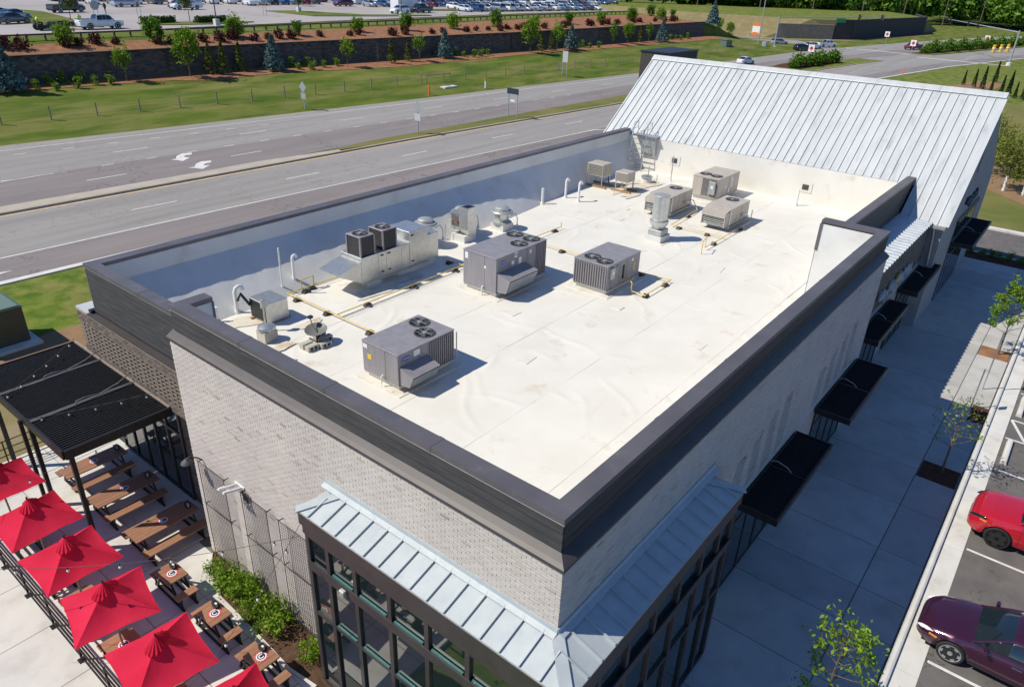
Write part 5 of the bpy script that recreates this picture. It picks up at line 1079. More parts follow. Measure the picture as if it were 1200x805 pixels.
# patio railing
rl = thing('patio_railing', 'black metal railing along the open side of the patio', 'railing', (-4.3, 4.6, 0))
for k in range(11): y = k * 1.6; MB().box(-.025, y - .025, 0, .025, y + .025, 1.02).build('post', 'black_metal', rl); MB().box(-.09, y - .09, 0, .09, y + .09, .015).build('base_plate', 'black_metal', rl)
for z in (.15, .45, .72, 1.0): MB().box(-.02, 0, z - .015, .02, 16.0, z + .015).build('rail', 'black_metal', rl)
rl = thing('patio_railing', 'black metal railing across the pergola end of the patio', 'railing', (-4.3, 20.75, 0))
for k in range(6): x = k * .95; MB().box(x - .02, -.02, 0, x + .02, .02, 1.02).build('post', 'black_metal', rl)
for z in (.15, .45, .72, 1.0): MB().box(0, -.015, z - .012, 4.75, .015, z + .012).build('rail', 'black_metal', rl)
# light poles and string lights
def sag(p, q_, s, n=14): return [tuple(Vector(p).lerp(Vector(q_), i / n) - Vector((0, 0, 4 * s * (i / n) * (1 - i / n)))) for i in range(n + 1)]
def string(label, p, q_, s, nb):
    o = Vector(p); t = thing('string_lights', label, 'string lights', p, group='festoon light strings over the patio')
    pts = sag(p, q_, s, 20); MB().tube([tuple(Vector(a) - o) for a in pts], .006, 5).build('cable', 'rail_wood', t)
    for k in range(nb):
        f = (k + .5) / nb * 20; i = int(f); a = Vector(pts[i]).lerp(Vector(pts[i + 1]), f - i) - o
        MB().lathe([(.012, 0), (.018, -.03), (.018, -.055), (.012, -.06)], tuple(a), 8).build('socket', 'black_plastic', t); MB().lathe([(.012, -.06), (.032, -.085), (.034, -.11), (.01, -.14)], tuple(a), 10).build('bulb', 'bulb', t, smooth=True)
string('festoon lights strung from the pale brick wall across the umbrellas', (-.85, 6.15, 4.55), (-6.8, 13.2, 3.6), .45, 8); string('festoon lights strung over the last umbrella from the glass bay', (-.92, 6.0, 5.0), (-6.3, 4.8, 3.6), .6, 6)
string('festoon lights lying across the pergola end by the wall corner', (.55, 15.0, 4.0), (-2.5, 16.6, 3.78), .05, 5); string('festoon lights lying along the outer pergola slats', (.4, 20.3, 4.0), (-2.6, 18.3, 3.78), .05, 6)
string('festoon lights from the pergola corner over the second umbrella', (-.3, 14.7, 3.3), (-6.2, 15.4, 3.2), .35, 7)
t = thing('light_pole', 'slim black festoon pole standing on the verge past the pergola', 'pole', (-2.7, 20.9, 0)); MB().box(-.05, -.05, 0, .05, .05, 3.4).build('shaft', 'black_metal', t); MB().box(-.12, -.12, 0, .12, .12, .02).build('base_plate', 'black_metal', t)
t = thing('light_pole', 'slim black festoon pole beside the pergola post and first umbrella', 'pole', (-2.55, 17.2, 0)); MB().box(-.05, -.05, 0, .05, .05, 3.5).build('shaft', 'black_metal', t); MB().box(-.12, -.12, 0, .12, .12, .02).build('base_plate', 'black_metal', t)
# trellis frames on the pale brick wall
for y0, y1, lb in ((10.32, 11.55, 'thin black wire trellis on the brick by the wall lamp'), (8.45, 9.55, 'thin black wire trellis on the brick between two others'), (6.75, 7.95, 'thin black wire trellis on the brick next to the glass bay')):
    t = thing('wall_trellis', lb, 'trellis', (-.27, y0, 0), group='wire trellises on the front wall'); w = y1 - y0
    for y in (0, w): MB().cyl((0, y, .15), (0, y, 3.6), .010, n=6).build('upright', 'black_metal', t)
    for z in (.3, 2.13, 3.58): MB().cyl((0, -.08, z), (0, w + .08, z), .008, n=6).build('cross_bar', 'black_metal', t)
    for y in (0, w):
        for z in (.3, 2.13, 3.55): MB().cyl((0, y, z), (.14, y, z), .014, n=6).build('bracket', 'black_metal', t)
    b = MB()
    for k in range(1, 14): b.cyl((.01, w * k / 14, .15), (.01, w * k / 14, 3.58), .0048, n=4)
    for k in range(1, 38): b.cyl((.012, 0, .15 + 3.43 * k / 38), (.012, w, .15 + 3.43 * k / 38), .0048, n=4)
    b.build('wire_mesh', 'black_metal', t)
t = thing('wall_lamp', 'dark gooseneck wall lamp high on the corner of the brick wall', 'lamp', (-.12, 11.72, 3.55)); MB().tube([(0, -.12, -.05), (-.12, -.1, .08), (-.26, -.02, .14), (-.34, .02, .10)], .02).build('arm', 'black_metal', t); MB().lathe([(.03, .05), (.06, .02), (.15, -.06), (.16, -.09)], (-.36, .02, .06), 18).build('lamp_shade', 'rtu_dark', t, smooth=True)
t = thing('wall_antenna', 'white twin arm aerial bracket fixed high on the pale brick wall', 'antenna', (-.12, 9.9, 3.62))
for y in (0, -.22): MB().tube([(0, y, -.05), (-.3, y, .02), (-.5, y + .03, .06)], .035, 8).tube([(-.5, y + .03, .06), (-.42, y + .1, .0), (-.3, y + .12, -.04)], .04, 8).build('arm', 'sticker_white', t, smooth=True)
MB().bar((0, .1, -.03), (0, -.32, -.03), .05).build('bracket', 'sticker_white', t); MB().cyl((-.1, -.35, -.02), (-.05, -.35, -.35), .03).cyl((-.1, -.46, -.05), (-.05, -.46, -.38), .03).build('cable_clamp', 'black_plastic', t)
# utility cabinet behind the pergola
t = thing('transformer_cabinet', 'dark green metal transformer cabinet on concrete pad', 'cabinet', (-.75, 30.15, G0))
MB().box(-.3, -.5, 0, 2.9, 2.6, .16).build('concrete_pad', 'kerb_concrete', t); MB().box(0, 0, .16, 2.6, 1.9, 1.8).build('body', 'transformer_green', t, bevel=.02)
b = MB(); b.prism_y([(-.05, 1.802), (2.65, 1.802), (2.45, 1.92), (.1, 1.92)], -.06, 1.95); b.build('lid', 'utility_green', t); MB().box(1.2, -.012, .3, 1.23, -.002, 1.7).build('door_seam', 'black_metal', t); MB().box(.75, -.015, 1.35, 1.05, -.003, 1.55).build('warning_label', 'sticker_yellow', t); MB().box(1.28, -.03, .9, 1.33, -.003, 1.05).build('handle', 'black_metal', t)
# ------------------------------------------------------------------ vehicles
KINDS = {
 'sedan': dict(L=4.85, W=.91, zb=.24, top=[(0, .52), (.02, .62), (.07, .72), (.14, .80), (.27, .92), (.5, .97), (.80, 1.03), (.93, 1.02), (.98, .88), (1, .62)], wid=[(0, .50), (.012, .62), (.035, .74), (.08, .84), (.16, .89), (.3, .91), (.8, .91), (.92, .86), (.98, .76), (1, .62)],
      roof=[(.25, .90), (.30, 1.05), (.36, 1.23), (.42, 1.37), (.50, 1.45), (.60, 1.45), (.70, 1.39), (.78, 1.25), (.86, 1.05)], xw=(.185, .775), rw=.33),
 'suv': dict(L=4.75, W=.95, zb=.28, top=[(0, .62), (.015, .76), (.05, .90), (.12, .98), (.28, 1.07), (.5, 1.10), (.85, 1.14), (.96, 1.12), (.99, .98), (1, .7)], wid=[(0, .60), (.01, .70), (.03, .80), (.07, .88), (.14, .93), (.3, .95), (.85, .95), (.95, .90), (1, .78)],
      roof=[(.27, 1.06), (.32, 1.22), (.38, 1.42), (.44, 1.55), (.54, 1.63), (.70, 1.63), (.84, 1.58), (.90, 1.42), (.965, 1.15)], xw=(.19, .79), rw=.37),
 'pickup': dict(L=5.9, W=.98, zb=.36, top=[(0, .75), (.012, .92), (.04, 1.04), (.22, 1.12), (.3, 1.14), (.60, 1.16), (.985, 1.16), (1, .8)], wid=[(0, .72), (.01, .84), (.04, .94), (.1, .98), (.95, .98), (1, .92)],
      roof=[(.215, 1.12), (.25, 1.35), (.30, 1.68), (.36, 1.82), (.48, 1.83), (.57, 1.78), (.60, 1.62), (.615, 1.18)], xw=(.165, .785), rw=.40),
 'van': dict(L=5.3, W=.98, zb=.28, top=[(0, .62), (.015, .80), (.05, .95), (.15, 1.08), (.5, 1.15), (.97, 1.15), (1, .8)], wid=[(0, .66), (.01, .78), (.05, .90), (.12, .96), (.95, .97), (1, .9)],
      roof=[(.12, 1.05), (.2, 1.35), (.28, 1.65), (.36, 1.78), (.6, 1.82), (.92, 1.78), (.97, 1.5), (.99, 1.16)], xw=(.17, .77), rw=.35)}
def car_meshes(kind):
    D = KINDS[kind]; L, W, zb, rw = D['L'], D['W'], D['zb'], D['rw']; xs = set(np.linspace(0, 1, 34)) | {p[0] for p in D['top']} | {p[0] for p in D['wid']}
    ra = rw + .055
    for c in D['xw']: xs |= {c + ra / L * math.cos(a) for a in np.linspace(0, math.pi, 15)}
    xs = sorted(xs); rings = []
    for s in xs:
        w = interp(s, D['wid']); zt = interp(s, D['top']); zbb = zb + .06 * max(0, 1 - s / .06) + .10 * max(0, (s - .93) / .07)
        ar = 0
        for c in D['xw']:
            d = (s - c) * L
            if abs(d) <= ra: ar = max(ar, rw + math.sqrt(max(0, ra * ra - d * d)))
        pr = [(w * .93, zbb), (w * .985, zbb + .10), (w, zbb + (zt - zbb) * .45), (w * .992, zbb + (zt - zbb) * .66), (w * .965, zbb + (zt - zbb) * .84), (w * .91, zt - .02), (w * .80, zt + .012), (w * .45, zt + .035), (0, zt + .045)]
        pr = [(y, min(max(z, ar), max(z, zt - .06)) if ar else z) for y, z in pr]
        rings.append((L / 2 - s * L, pr))
    b = MB(); n = 17
    for x, pr in rings: b.v += [(x, y, z) for y, z in pr] + [(x, -y, z) for y, z in reversed(pr[:-1])]
    for i in range(len(rings) - 1):
        for k in range(n - 1): b.f.append((i * n + k, i * n + k + 1, (i + 1) * n + k + 1, (i + 1) * n + k)); b.m.append(0)
    b.f.append(tuple(range(n))); b.f.append(tuple(reversed(range((len(rings) - 1) * n, len(rings) * n)))); b.m += [0, 0]
    M = {'body': b}
    # greenhouse: glass all round, painted roof skin and pillars
    rf = D['roof']; g = MB(); zmax = max(p[1] for p in rf); gl = []; ss = sorted(set([p[0] for p in rf]) | set(np.linspace(rf[0][0], rf[-1][0], 16)))
    for s in ss:
        z = interp(s, rf); zbelt = interp(s, D['top']) - .02; wb = interp(s, D['wid']) * .88; t = max(0, (z - zbelt) / (zmax - zbelt)); t = min(1, t); wr = wb * (1 - .20 * t)
        gl.append((L / 2 - s * L, wb, zbelt, wr, z))
    for x, wb, z0, wr, z1 in gl: g.v += [(x, wb, z0), (x, wr + .02, z0 + (z1 - z0) * .86), (x, wr * .90, z1), (x, wr * .5, z1 + .025), (x, 0, z1 + .033), (x, -wr * .5, z1 + .025), (x, -wr * .90, z1), (x, -wr - .02, z0 + (z1 - z0) * .86), (x, -wb, z0)]
    m_ = 9; zr = zmax - .10
    for i in range(len(gl) - 1):
        for k in range(m_ - 1):
            g.f.append((i * m_ + k, i * m_ + k + 1, (i + 1) * m_ + k + 1, (i + 1) * m_ + k)); g.m.append(1 if (1 <= k <= 6 and min(gl[i][4], gl[i + 1][4]) > zr) else 0)
    M['cabin'] = g
    pl = MB()
    for sgn in (1, -1):
        A = [(x, sgn * (wr * .93 + .012), z1 - .012) for x, wb, z0, wr, z1 in gl]; pl.tube(A, .035, 6)
        for f_ in (.46, .66):
            i = min(range(len(gl)), key=lambda k: abs(gl[k][0] - (L / 2 - L * (rf[0][0] + (rf[-1][0] - rf[0][0]) * f_)))); x, wb, z0, wr, z1 = gl[i]
            if z1 - z0 > .2: pl.bar((x, sgn * (wb + .004), z0), (x - .02, sgn * (wr + .028), z0 + (z1 - z0) * .87), .012, .09, up=(0, 1, 0))
        pl.tube([(gl[0][0], sgn * gl[0][1], gl[0][2] + .02)] + [(x, sgn * (wb + .008), z0 + .015) for x, wb, z0, wr, z1 in gl], .018, 6)
    M['pillars'] = pl
    wh = MB(); wh.lathe([(rw - .07, -.105), (rw - .02, -.11), (rw, -.09), (rw, .09), (rw - .02, .11), (rw - .07, .105)], n=26); M['tyre'] = wh
    rm = MB(); rm.lathe([(rw - .075, .085), (rw - .07, .112), (rw - .095, .112), (rw - .11, .06)], n=26)
    for k in range(6):
        a = k * math.pi / 3; c, s_ = math.cos(a), math.sin(a); r1 = rw - .085
        rm.add([(c * .05 - s_ * .045, s_ * .05 + c * .045, .10), (c * r1 - s_ * .05, s_ * r1 + c * .05, .108), (c * r1 + s_ * .05, s_ * r1 - c * .05, .108), (c * .05 + s_ * .045, s_ * .05 - c * .045, .10)], [(0, 1, 2, 3)])
    rm.lathe([(.07, .09), (.06, .118), (.02, .12)], n=12); M['rim'] = rm
    dk = MB(); dk.lathe([(rw - .08, .05), (rw - .08, .06)], n=26); M['wheel_disc'] = dk
    ub = MB(); ub.box(-L * .47, -W * .82, zb - .02, L * .46, W * .82, zb + .28)
    for c in D['xw']: x = L / 2 - c * L; ub.box(x - rw - .05, -W * .90, zb + .1, x + rw + .05, W * .90, rw * 2 + .03)
    M['underbody'] = ub
    M['D'] = D
    # shut lines, handles, lamps, mirrors
    dl = MB()
    def ringpt(s, k, sg, off=.003):
        i = min(range(len(xs)), key=lambda q_: abs(xs[q_] - s)); x, pr = rings[i]; return (x, sg * (pr[k][0] + off), pr[k][1])
    for sg in (1, -1):
        for s in ((D['xw'][0] + .105), (D['xw'][0] + .33), (D['xw'][1] - .09)): dl.tube([ringpt(s, k, sg) for k in range(1, 6)], .006, 4)
    M['shut_line'] = dl
    return M
CACHE = {}
def car(label, kind, colr, loc, rz, group=None, detail=False, rim='rim', sc=1.0):
    if (kind, rim) not in CACHE:
        M = car_meshes(kind); CACHE[(kind, rim)] = dict(D=M['D'], body=M['body'].mesh('body', 'paint_white', smooth=True), cabin=M['cabin'].mesh('cabin', ['car_glass', 'paint_white'], smooth=True), pillars=M['pillars'].mesh('pillars', 'paint_white', smooth=True), tyre=M['tyre'].mesh('tyre', 'tyre', smooth=True), rim=M['rim'].mesh('rim', rim), disc=M['wheel_disc'].mesh('wheel_disc', 'rim_black'), under=M['underbody'].mesh('underbody', 'black_plastic'), shut=M['shut_line'].mesh('shut_line', 'black_plastic'))
    Cq = CACHE[(kind, rim)]; D = Cq['D']; L, W, rw = D['L'], D['W'], D['rw']
    t = thing('parked_car' if kind != 'pickup' else 'pickup_truck', label, {'sedan': 'car', 'suv': 'suv', 'pickup': 'pickup truck', 'van': 'van'}[kind], loc, rz, group); t.scale = (sc, sc, sc)
    def part(nm, me, slots=()):
        o = inst(nm, me, t)
        for i in slots: o.material_slots[i].link = 'OBJECT'; o.material_slots[i].material = PAINT[colr]
        return o
    body = part('body', Cq['body'], (0,)); part('cabin', Cq['cabin'], (1,)); part('pillars', Cq['pillars'], (0,)); part('underbody', Cq['under'])
    for c in D['xw']:
        for sg in (1, -1):
            w = inst('wheel', Cq['tyre'], t, (L / 2 - c * L, sg * (W - .11), rw), (R(-90) if sg > 0 else R(90), 0, 0)); inst('rim', Cq['rim'], w); inst('wheel_disc', Cq['disc'], w)
    zt = interp(.05, D['top']); zl = zt - .11
    for sg in (1, -1):
        o = MB().lathe([(.02, -.16), (.07, -.10), (.085, 0), (.07, .10), (.02, .16)], n=10).build('headlight', 'car_glass' if colr == 'red' else 'lamp_white', t, smooth=True); o.location = (L / 2 - .052 * L, sg * (interp(.055, D['wid']) - .085), zl + .03); o.rotation_euler = Vector((-.8, sg * .36, .2)).to_track_quat('Z', 'Y').to_euler(); o.scale = (.62, .8, 1.7 if detail else 1.1)
        o = MB().box(-.03, -.13, -.07, .03, .13, .07).build('tail_light', 'lamp_red', t); o.location = (-L / 2 + .05, sg * (W - .22), interp(.97, D['top']) - .12)
        o = MB().lathe([(.02, -.10), (.07, -.08), (.085, 0), (.07, .08), (.02, .10)], n=10).build('mirror', PAINT[colr], t, smooth=True); s = D['roof'][0][0] + .07; o.location = (L / 2 - s * L, sg * (W + .09), interp(s, D['top']) + .06); o.rotation_euler = (R(90), 0, 0); o.scale = (.7, .8, 1.0)
    MB().box(L / 2 - .02, -.35, .36, L / 2 + .012, .35, .50).build('grille', 'black_plastic', t)
    if detail:
        part('shut_line', Cq['shut'])
        for sg in (1, -1):
            for s in (D['xw'][0] + .28, D['xw'][0] + .49): o = MB().box(-.11, -.018, -.014, .11, .018, .014).build('door_handle', 'chrome' if colr == 'plum' else PAINT[colr], t, bevel=.006); o.location = (L / 2 - s * L, sg * (W - .018), interp(s, D['top']) - .16)
            o = MB().box(-.1, -.02, -.02, .1, .02, .02).build('indicator', 'lamp_amber', t); o.location = (L / 2 - .085 * L, sg * (interp(.085, D['wid']) - .012), interp(.08, D['top']) - .15); o.rotation_euler = (0, 0, sg * R(-14))
        x = L / 2 - (D['roof'][0][0] - .005) * L; z = D['roof'][0][1] + .035
        for y in (-.35, .25): MB().bar((x, y, z), (x - .32, y + .42, z + .12), .015).build('wiper', 'black_plastic', t)
        MB().strip([(x + .03, y, z - .01 - .04 * (y / W) ** 2) for y in np.linspace(-W * .78, W * .78, 9)], [(x - .08, y, z + .012 - .04 * (y / W) ** 2) for y in np.linspace(-W * .78, W * .78, 9)]).build('cowl', 'black_plastic', t)
    if kind == 'pickup':
        o = MB().box(-L * .475, -W * .86, .95, -L * .125, W * .86, 1.215).build('bed_floor', 'black_plastic', t)
        for sg in (1, -1): MB().box(-L * .48, sg * W * .92 - .06, 1.0, -L * .115, sg * W * .92 + .06, 1.28).build('bed_side', PAINT[colr], t)
    return t
car('dark plum sedan parked nose to the kerb in the bay by the pavement', 'sedan', 'plum', (10.95, -7.33, -.10), R(90), detail=True)
car('bright red sporty car with black wheels parked nose to the kerb', 'suv', 'red', (16.8, -7.52, -.10), R(90), detail=True, rim='rim_black')
# far cars ----------------------------------------------------------------------------
Z = LZ
def lc(label, kind, colr, x, y, rz, group='cars parked in the lot above the bank'): return car(label, kind, colr, (x, y, Z), R(rz), group)
lc('white crew cab pickup with work gear parked along the rail above the bank', 'pickup', 'white', 40.6, 105.0, 2, None)
lc('silver minivan crossing the open part of the upper lot', 'van', 'silver', 66, 150, 5, None)
lc('dark pickup parked beside the grass island of the upper lot', 'pickup', 'black', 50.0, 137.5, 12, None)
lc('grey hatchback parked by the grass beside the mower trailer', 'sedan', 'grey', 34.5, 117.6, 20, None); lc('pale silver sedan at the very edge behind the grey hatchback', 'sedan', 'silver', 37.5, 125, 20, None); lc('violet car among the cars near the mower trailer', 'sedan', 'violet', 36.5, 128, 20, None)
lc('dark red car parked behind the small white pickup', 'sedan', 'maroon', 74, 145, 200, None); lc('small white pickup beside the clipped hedge island', 'pickup', 'palewhite', 72.5, 139.5, 182, None); lc('navy sedan parked beside the silver minivan', 'sedan', 'blue', 84, 158, 5, None)
lc('dark red sedan alone in the middle of the upper lot', 'suv', 'maroon', 112.5, 142, 175, None); lc('white compact suv beside the black pickup in the upper lot', 'suv', 'white', 107.0, 117.2, 185, None); lc('black pickup beside the white compact suv in the upper lot', 'pickup', 'black', 113.5, 117.5, 185, None)
tr = thing('box_truck', 'white box truck parked behind the white compact suv', 'truck', (113, 122, Z), R(3)); MB().box(-3.2, -1.15, .7, 1.8, 1.15, 3.1).build('cargo_box', 'sign_white', tr); b = MB(); b.prism_y([(1.82, .5), (3.5, .5), (3.5, 1.3), (2.9, 2.3), (1.82, 2.4)], -1.05, 1.05); b.build('cab', 'paint_white', tr); MB().box(3.0, -.95, 1.4, 3.3, .95, 2.1).build('windscreen', 'car_glass', tr)
for x in (-2, 2.6):
    for y in (-.95, .95): MB().cyl((x, y - .12, .42), (x, y + .12, .42), .42, n=16).build('wheel', 'tyre', tr)
ROWS = [((128, 118), (173, 112), 15), ((133, 126), (184, 120), 15), ((150, 138), (205, 130), 14), ((118, 150), (150, 146), 9), ((160, 152), (215, 146), 12)]
CC = ['white', 'silver', 'black', 'blue', 'steel', 'maroon', 'grey', 'white', 'palewhite', 'silver']
rr = random.Random(11)
ADJ = {'white': 'white', 'silver': 'silver', 'black': 'black', 'blue': 'navy blue', 'steel': 'steel blue', 'maroon': 'dark red', 'grey': 'dark grey', 'palewhite': 'off white', 'red': 'bright red'}
for a, c, n in ROWS:
    for k in range(n):
        if rr.random() < .12: continue
        x = a[0] + (c[0] - a[0]) * k / (n - 1); y = a[1] + (c[1] - a[1]) * k / (n - 1); cc = rr.choice(CC); kd = rr.choice(['sedan', 'suv', 'suv', 'sedan', 'van'])
        lc('%s %s among the rows of cars in the lot above the bank' % (ADJ[cc], {'sedan': 'sedan', 'suv': 'suv', 'van': 'minivan'}[kd]), kd, cc, x, y, 78 + (180 if rr.random() < .5 else 0))
for a, c, n in (((118, 139), (149, 134), 10), ((60, 160), (92, 156), 9), ((170, 138), (214, 132), 12), ((96, 166), (150, 158), 14)):
    for k in range(n):
        cc = rr.choice(CC); kd = rr.choice(['sedan', 'suv', 'suv', 'van']); lc('%s %s among the rows of cars in the lot above the bank' % (ADJ[cc], {'sedan': 'sedan', 'suv': 'suv', 'van': 'minivan'}[kd]), kd, cc, a[0] + (c[0] - a[0]) * k / (n - 1), a[1] + (c[1] - a[1]) * k / (n - 1), 80 + (180 if rr.random() < .5 else 0))
for k in range(15): lc('%s car in the row at the back of the upper lot' % ADJ[CC[(k * 3) % 9]], ('sedan', 'suv', 'van')[k % 3], CC[(k * 3) % 9], 62 + k * 4.1, 172 - k * .9, 80)
for k in range(7): lc('%s car in the short row beyond the grass island' % ADJ[CC[k]], 'sedan', CC[k], 93 + k * 3.1, 150 + k * .3, 80)
# cars at the junction
car('silver hatchback waiting at the junction on the side road', 'suv', 'silver', (200.5, 70.5, RZ0), R(-35)); car('black suv turning out of the side road', 'suv', 'black', (189.5, 60.3, RZ0), R(-35)); car('white suv waiting behind the black one at the junction', 'suv', 'white', (198.5, 60.8, RZ0), R(-30)); car('white crew cab truck waiting at the junction', 'pickup', 'white', (207, 60.2, RZ0), R(-30)); car('dark red pickup approaching along the planted median', 'pickup', 'maroon', (225.5, 42.8, RZ0), R(160))
car('white car half hidden behind the ridge of the metal roof', 'sedan', 'white', (146, 57, RZ0), R(-8))
# ------------------------------------------------------------------ vegetation
def leafmat(nm, cols, tr=.25):
    st = [(i / len(cols), c) for i, c in enumerate(cols)]
    m = mat(nm, (1, 1, 1), .6, island=st, c2=(.8, .8, .8), scale=2.5); nt = m.node_tree; b = nt.nodes['Principled BSDF']; out = nt.nodes['Material Output']
    tl = nt.nodes.new('ShaderNodeBsdfTranslucent'); mx = nt.nodes.new('ShaderNodeMixShader'); mx.inputs[0].default_value = tr
    src = b.inputs['Base Color'].links[0].from_socket; nt.links.new(src, tl.inputs['Color']); nt.links.new(b.outputs[0], mx.inputs[1]); nt.links.new(tl.outputs[0], mx.inputs[2]); nt.links.new(mx.outputs[0], out.inputs['Surface'])
leafmat('leaf_bright', [(.17, .30, .020), (.22, .36, .028), (.12, .22, .016), (.27, .40, .045)])
leafmat('leaf_mid', [(.095, .20, .018), (.13, .25, .024), (.065, .145, .014), (.16, .29, .035)])
leafmat('leaf_dark', [(.030, .065, .014), (.045, .09, .018), (.022, .048, .012)], .12)
leafmat('leaf_blue', [(.19, .28, .26), (.14, .22, .205), (.24, .34, .32), (.11, .18, .17)], .1)
leafmat('leaf_red', [(.10, .032, .028), (.07, .022, .022), (.13, .046, .034)], .12)
leafmat('leaf_olive', [(.13, .16, .035), (.095, .12, .028), (.17, .19, .045)], .15)
leafmat('leaf_meadow', [(.24, .27, .05), (.18, .21, .04), (.29, .31, .07)], .3)
leafmat('leaf_forest', [(.075, .17, .016), (.11, .22, .024), (.045, .11, .012), (.15, .26, .036)], .1)
def leaf_cloud(pts, size, rg, flat=0.0):
    """numpy leaf quads at pts"""
    n = len(pts); d = rg.normal(size=(n, 3)); d[:, 2] *= (1 - flat); d /= np.linalg.norm(d, axis=1)[:, None] + 1e-9
    e = rg.normal(size=(n, 3)); e -= (e * d).sum(1)[:, None] * d; e /= np.linalg.norm(e, axis=1)[:, None] + 1e-9
    s = size * rg.uniform(.6, 1.4, n)[:, None]; a = d * s; b_ = e * s * .55
    V = np.stack([pts - a, pts + b_ * .9 - a * .1, pts + a, pts - b_ * .9 - a * .1], 1).reshape(-1, 3)
    return V
def cloud_mesh(name, pts, size, m, seed, flat=0.0):
    rg = np.random.default_rng(seed); V = leaf_cloud(np.asarray(pts, float), size, rg, flat); n = len(V) // 4
    me = bpy.data.meshes.new(name); me.vertices.add(n * 4); me.vertices.foreach_set('co', V.ravel()); me.loops.add(n * 4); me.loops.foreach_set('vertex_index', np.arange(n * 4)); me.polygons.add(n); me.polygons.foreach_set('loop_start', np.arange(n) * 4)
    me.materials.append(MATS[m]); me.update(calc_edges=True); return me
def blob(rg, n, R_, H_, z0, clumps, cr):
    c = rg.normal(size=(clumps, 3)); c /= np.linalg.norm(c, axis=1)[:, None]; c *= rg.uniform(.25, .95, clumps)[:, None] ** .6; c = c * [R_, R_, H_ / 2] + [0, 0, z0 + H_ / 2]
    i = rg.integers(0, clumps, n); p = c[i] + rg.normal(size=(n, 3)) * cr * rg.uniform(.5, 1.2, clumps)[i][:, None]
    return p, c
def cone(rg, n, R_, H_, z0, layers=9):
    t = rg.uniform(0, 1, n) ** .75; a = rg.uniform(0, 2 * math.pi, n); lob = 1 + .16 * np.sin(a * 5 + np.floor(t * layers) * 2.1) ; r = R_ * (1 - t * .96) * lob * (.72 + .28 * np.abs(np.sin(t * layers * math.pi))) * np.sqrt(rg.uniform(.35, 1, n))
    return np.stack([r * np.cos(a), r * np.sin(a), z0 + t * H_], 1)
def tree(name, label, cat, loc, meshes, h=1.0, rz=0.0, group=None):
    t = thing(name, label, cat, loc, rz, group); t.scale = (h, h, h)
    for nm, me in meshes: inst(nm, me, t)
    return t
def make_decid(seed, H_, trunk, R_, n, leaf, size, clumps, cr, m_leaf):
    rg = np.random.default_rng(seed); p, c = blob(rg, n, R_, H_ - trunk, trunk, clumps, cr); b = MB()
    b.tube([(0, 0, -.1), (.02, .01, trunk * .6), (.03, -.02, trunk * 1.2), (0, .02, H_ * .72)], [.05 * H_ / 4, .042 * H_ / 4, .03 * H_ / 4, .008], 8)
    for k in range(min(clumps, 14)):
        z = trunk * .8 + (c[k][2] - trunk * .8) * .35; b.tube([(.02, 0, z), (c[k][0] * .5, c[k][1] * .5, z + (c[k][2] - z) * .6), tuple(c[k])], [.016 * H_ / 4, .010 * H_ / 4, .003], 5)
    return [('trunk', b.mesh('trunk', 'bark', smooth=True)), ('crown', cloud_mesh('crown', p, size, m_leaf, seed))]
def make_cone(seed, H_, R_, n, size, m_leaf, trunk=.15):
    rg = np.random.default_rng(seed); p = cone(rg, n, R_, H_ - trunk, trunk); b = MB(); b.cyl((0, 0, -.1), (0, 0, H_ * .9), .045, .01, 7); return [('trunk', b.mesh('trunk', 'bark')), ('crown', cloud_mesh('crown', p, size, m_leaf, seed))]
def make_shrub(seed, R_, H_, n, size, m_leaf, clumps=16, cr=.14):
    rg = np.random.default_rng(seed); p, c = blob(rg, n, R_, H_, .02, clumps, cr); p = p[p[:, 2] > 0]; b = MB()
    for k in range(5): b.tube([(0, 0, -.05), tuple(c[k] * .5), tuple(c[k])], [.014, .01, .004], 5)
    return [('stem', b.mesh('stem', 'bark')), ('foliage', cloud_mesh('foliage', p, size, m_leaf, seed))]
# young trees in the pavement pits
def street_tree(seed, H_, n, R_, dead=0):
    rg = np.random.default_rng(seed); b = MB(); P_ = []; tips = []
    b.tube([(0, 0, -.1), (.02, .01, 1.0), (.0, .03, H_ * .55), (.03, 0, H_)], [.045, .035, .022, .005], 8)
    for k in range(26):
        z = 1.0 + (H_ - 1.15) * (k / 26) ** .9; a = k * 2.4 + rg.uniform(-.3, .3); L = R_ * (1.15 - .75 * k / 26) * rg.uniform(.7, 1.15)
        e = np.array([L * math.cos(a), L * math.sin(a), z + L * rg.uniform(.45, .85)]); m_ = np.array([e[0] * .5, e[1] * .5, z + (e[2] - z) * .42])
        b.tube([(0, .01, z), tuple(m_), tuple(e)], [.014, .009, .003], 5)
        for q_ in range(3):
            f = rg.uniform(.35, .9); o = m_ + (e - m_) * f; w = o + rg.normal(size=3) * [.16, .16, .10] + [0, 0, .1]; b.tube([tuple(o), tuple(w)], [.005, .002], 4); tips.append((w, z))
            if z > dead:
                k2 = int(n / 78 * rg.uniform(.4, 1.6)); P_.append(w + rg.normal(size=(k2, 3)) * .085)
        if z > dead: k2 = int(n / 40); f = rg.uniform(.3, 1.05, k2)[:, None]; P_.append(m_ + (e - m_) * f + rg.normal(size=(k2, 3)) * .05)
    return [('trunk', b.mesh('trunk', 'bark', smooth=True)), ('crown', cloud_mesh('crown', np.concatenate(P_), .055, 'leaf_bright', seed, .3))]
tree('street_tree', 'young leafy street tree in a dark pit in front of the plum sedan', 'tree', (6.0, -3.78, 0), street_tree(1, 3.3, 560, .8))
rg_ = street_tree(2, 3.1, 190, .8); tree('street_tree', 'sparse half bare young tree in the square pit near the red car', 'tree', (19.0, -3.95, 0), rg_)
tree('street_tree', 'full green young tree in the sunlit red mulch pit', 'tree', (31.3, -4.05, 0), street_tree(3, 3.5, 2000, 1.1))
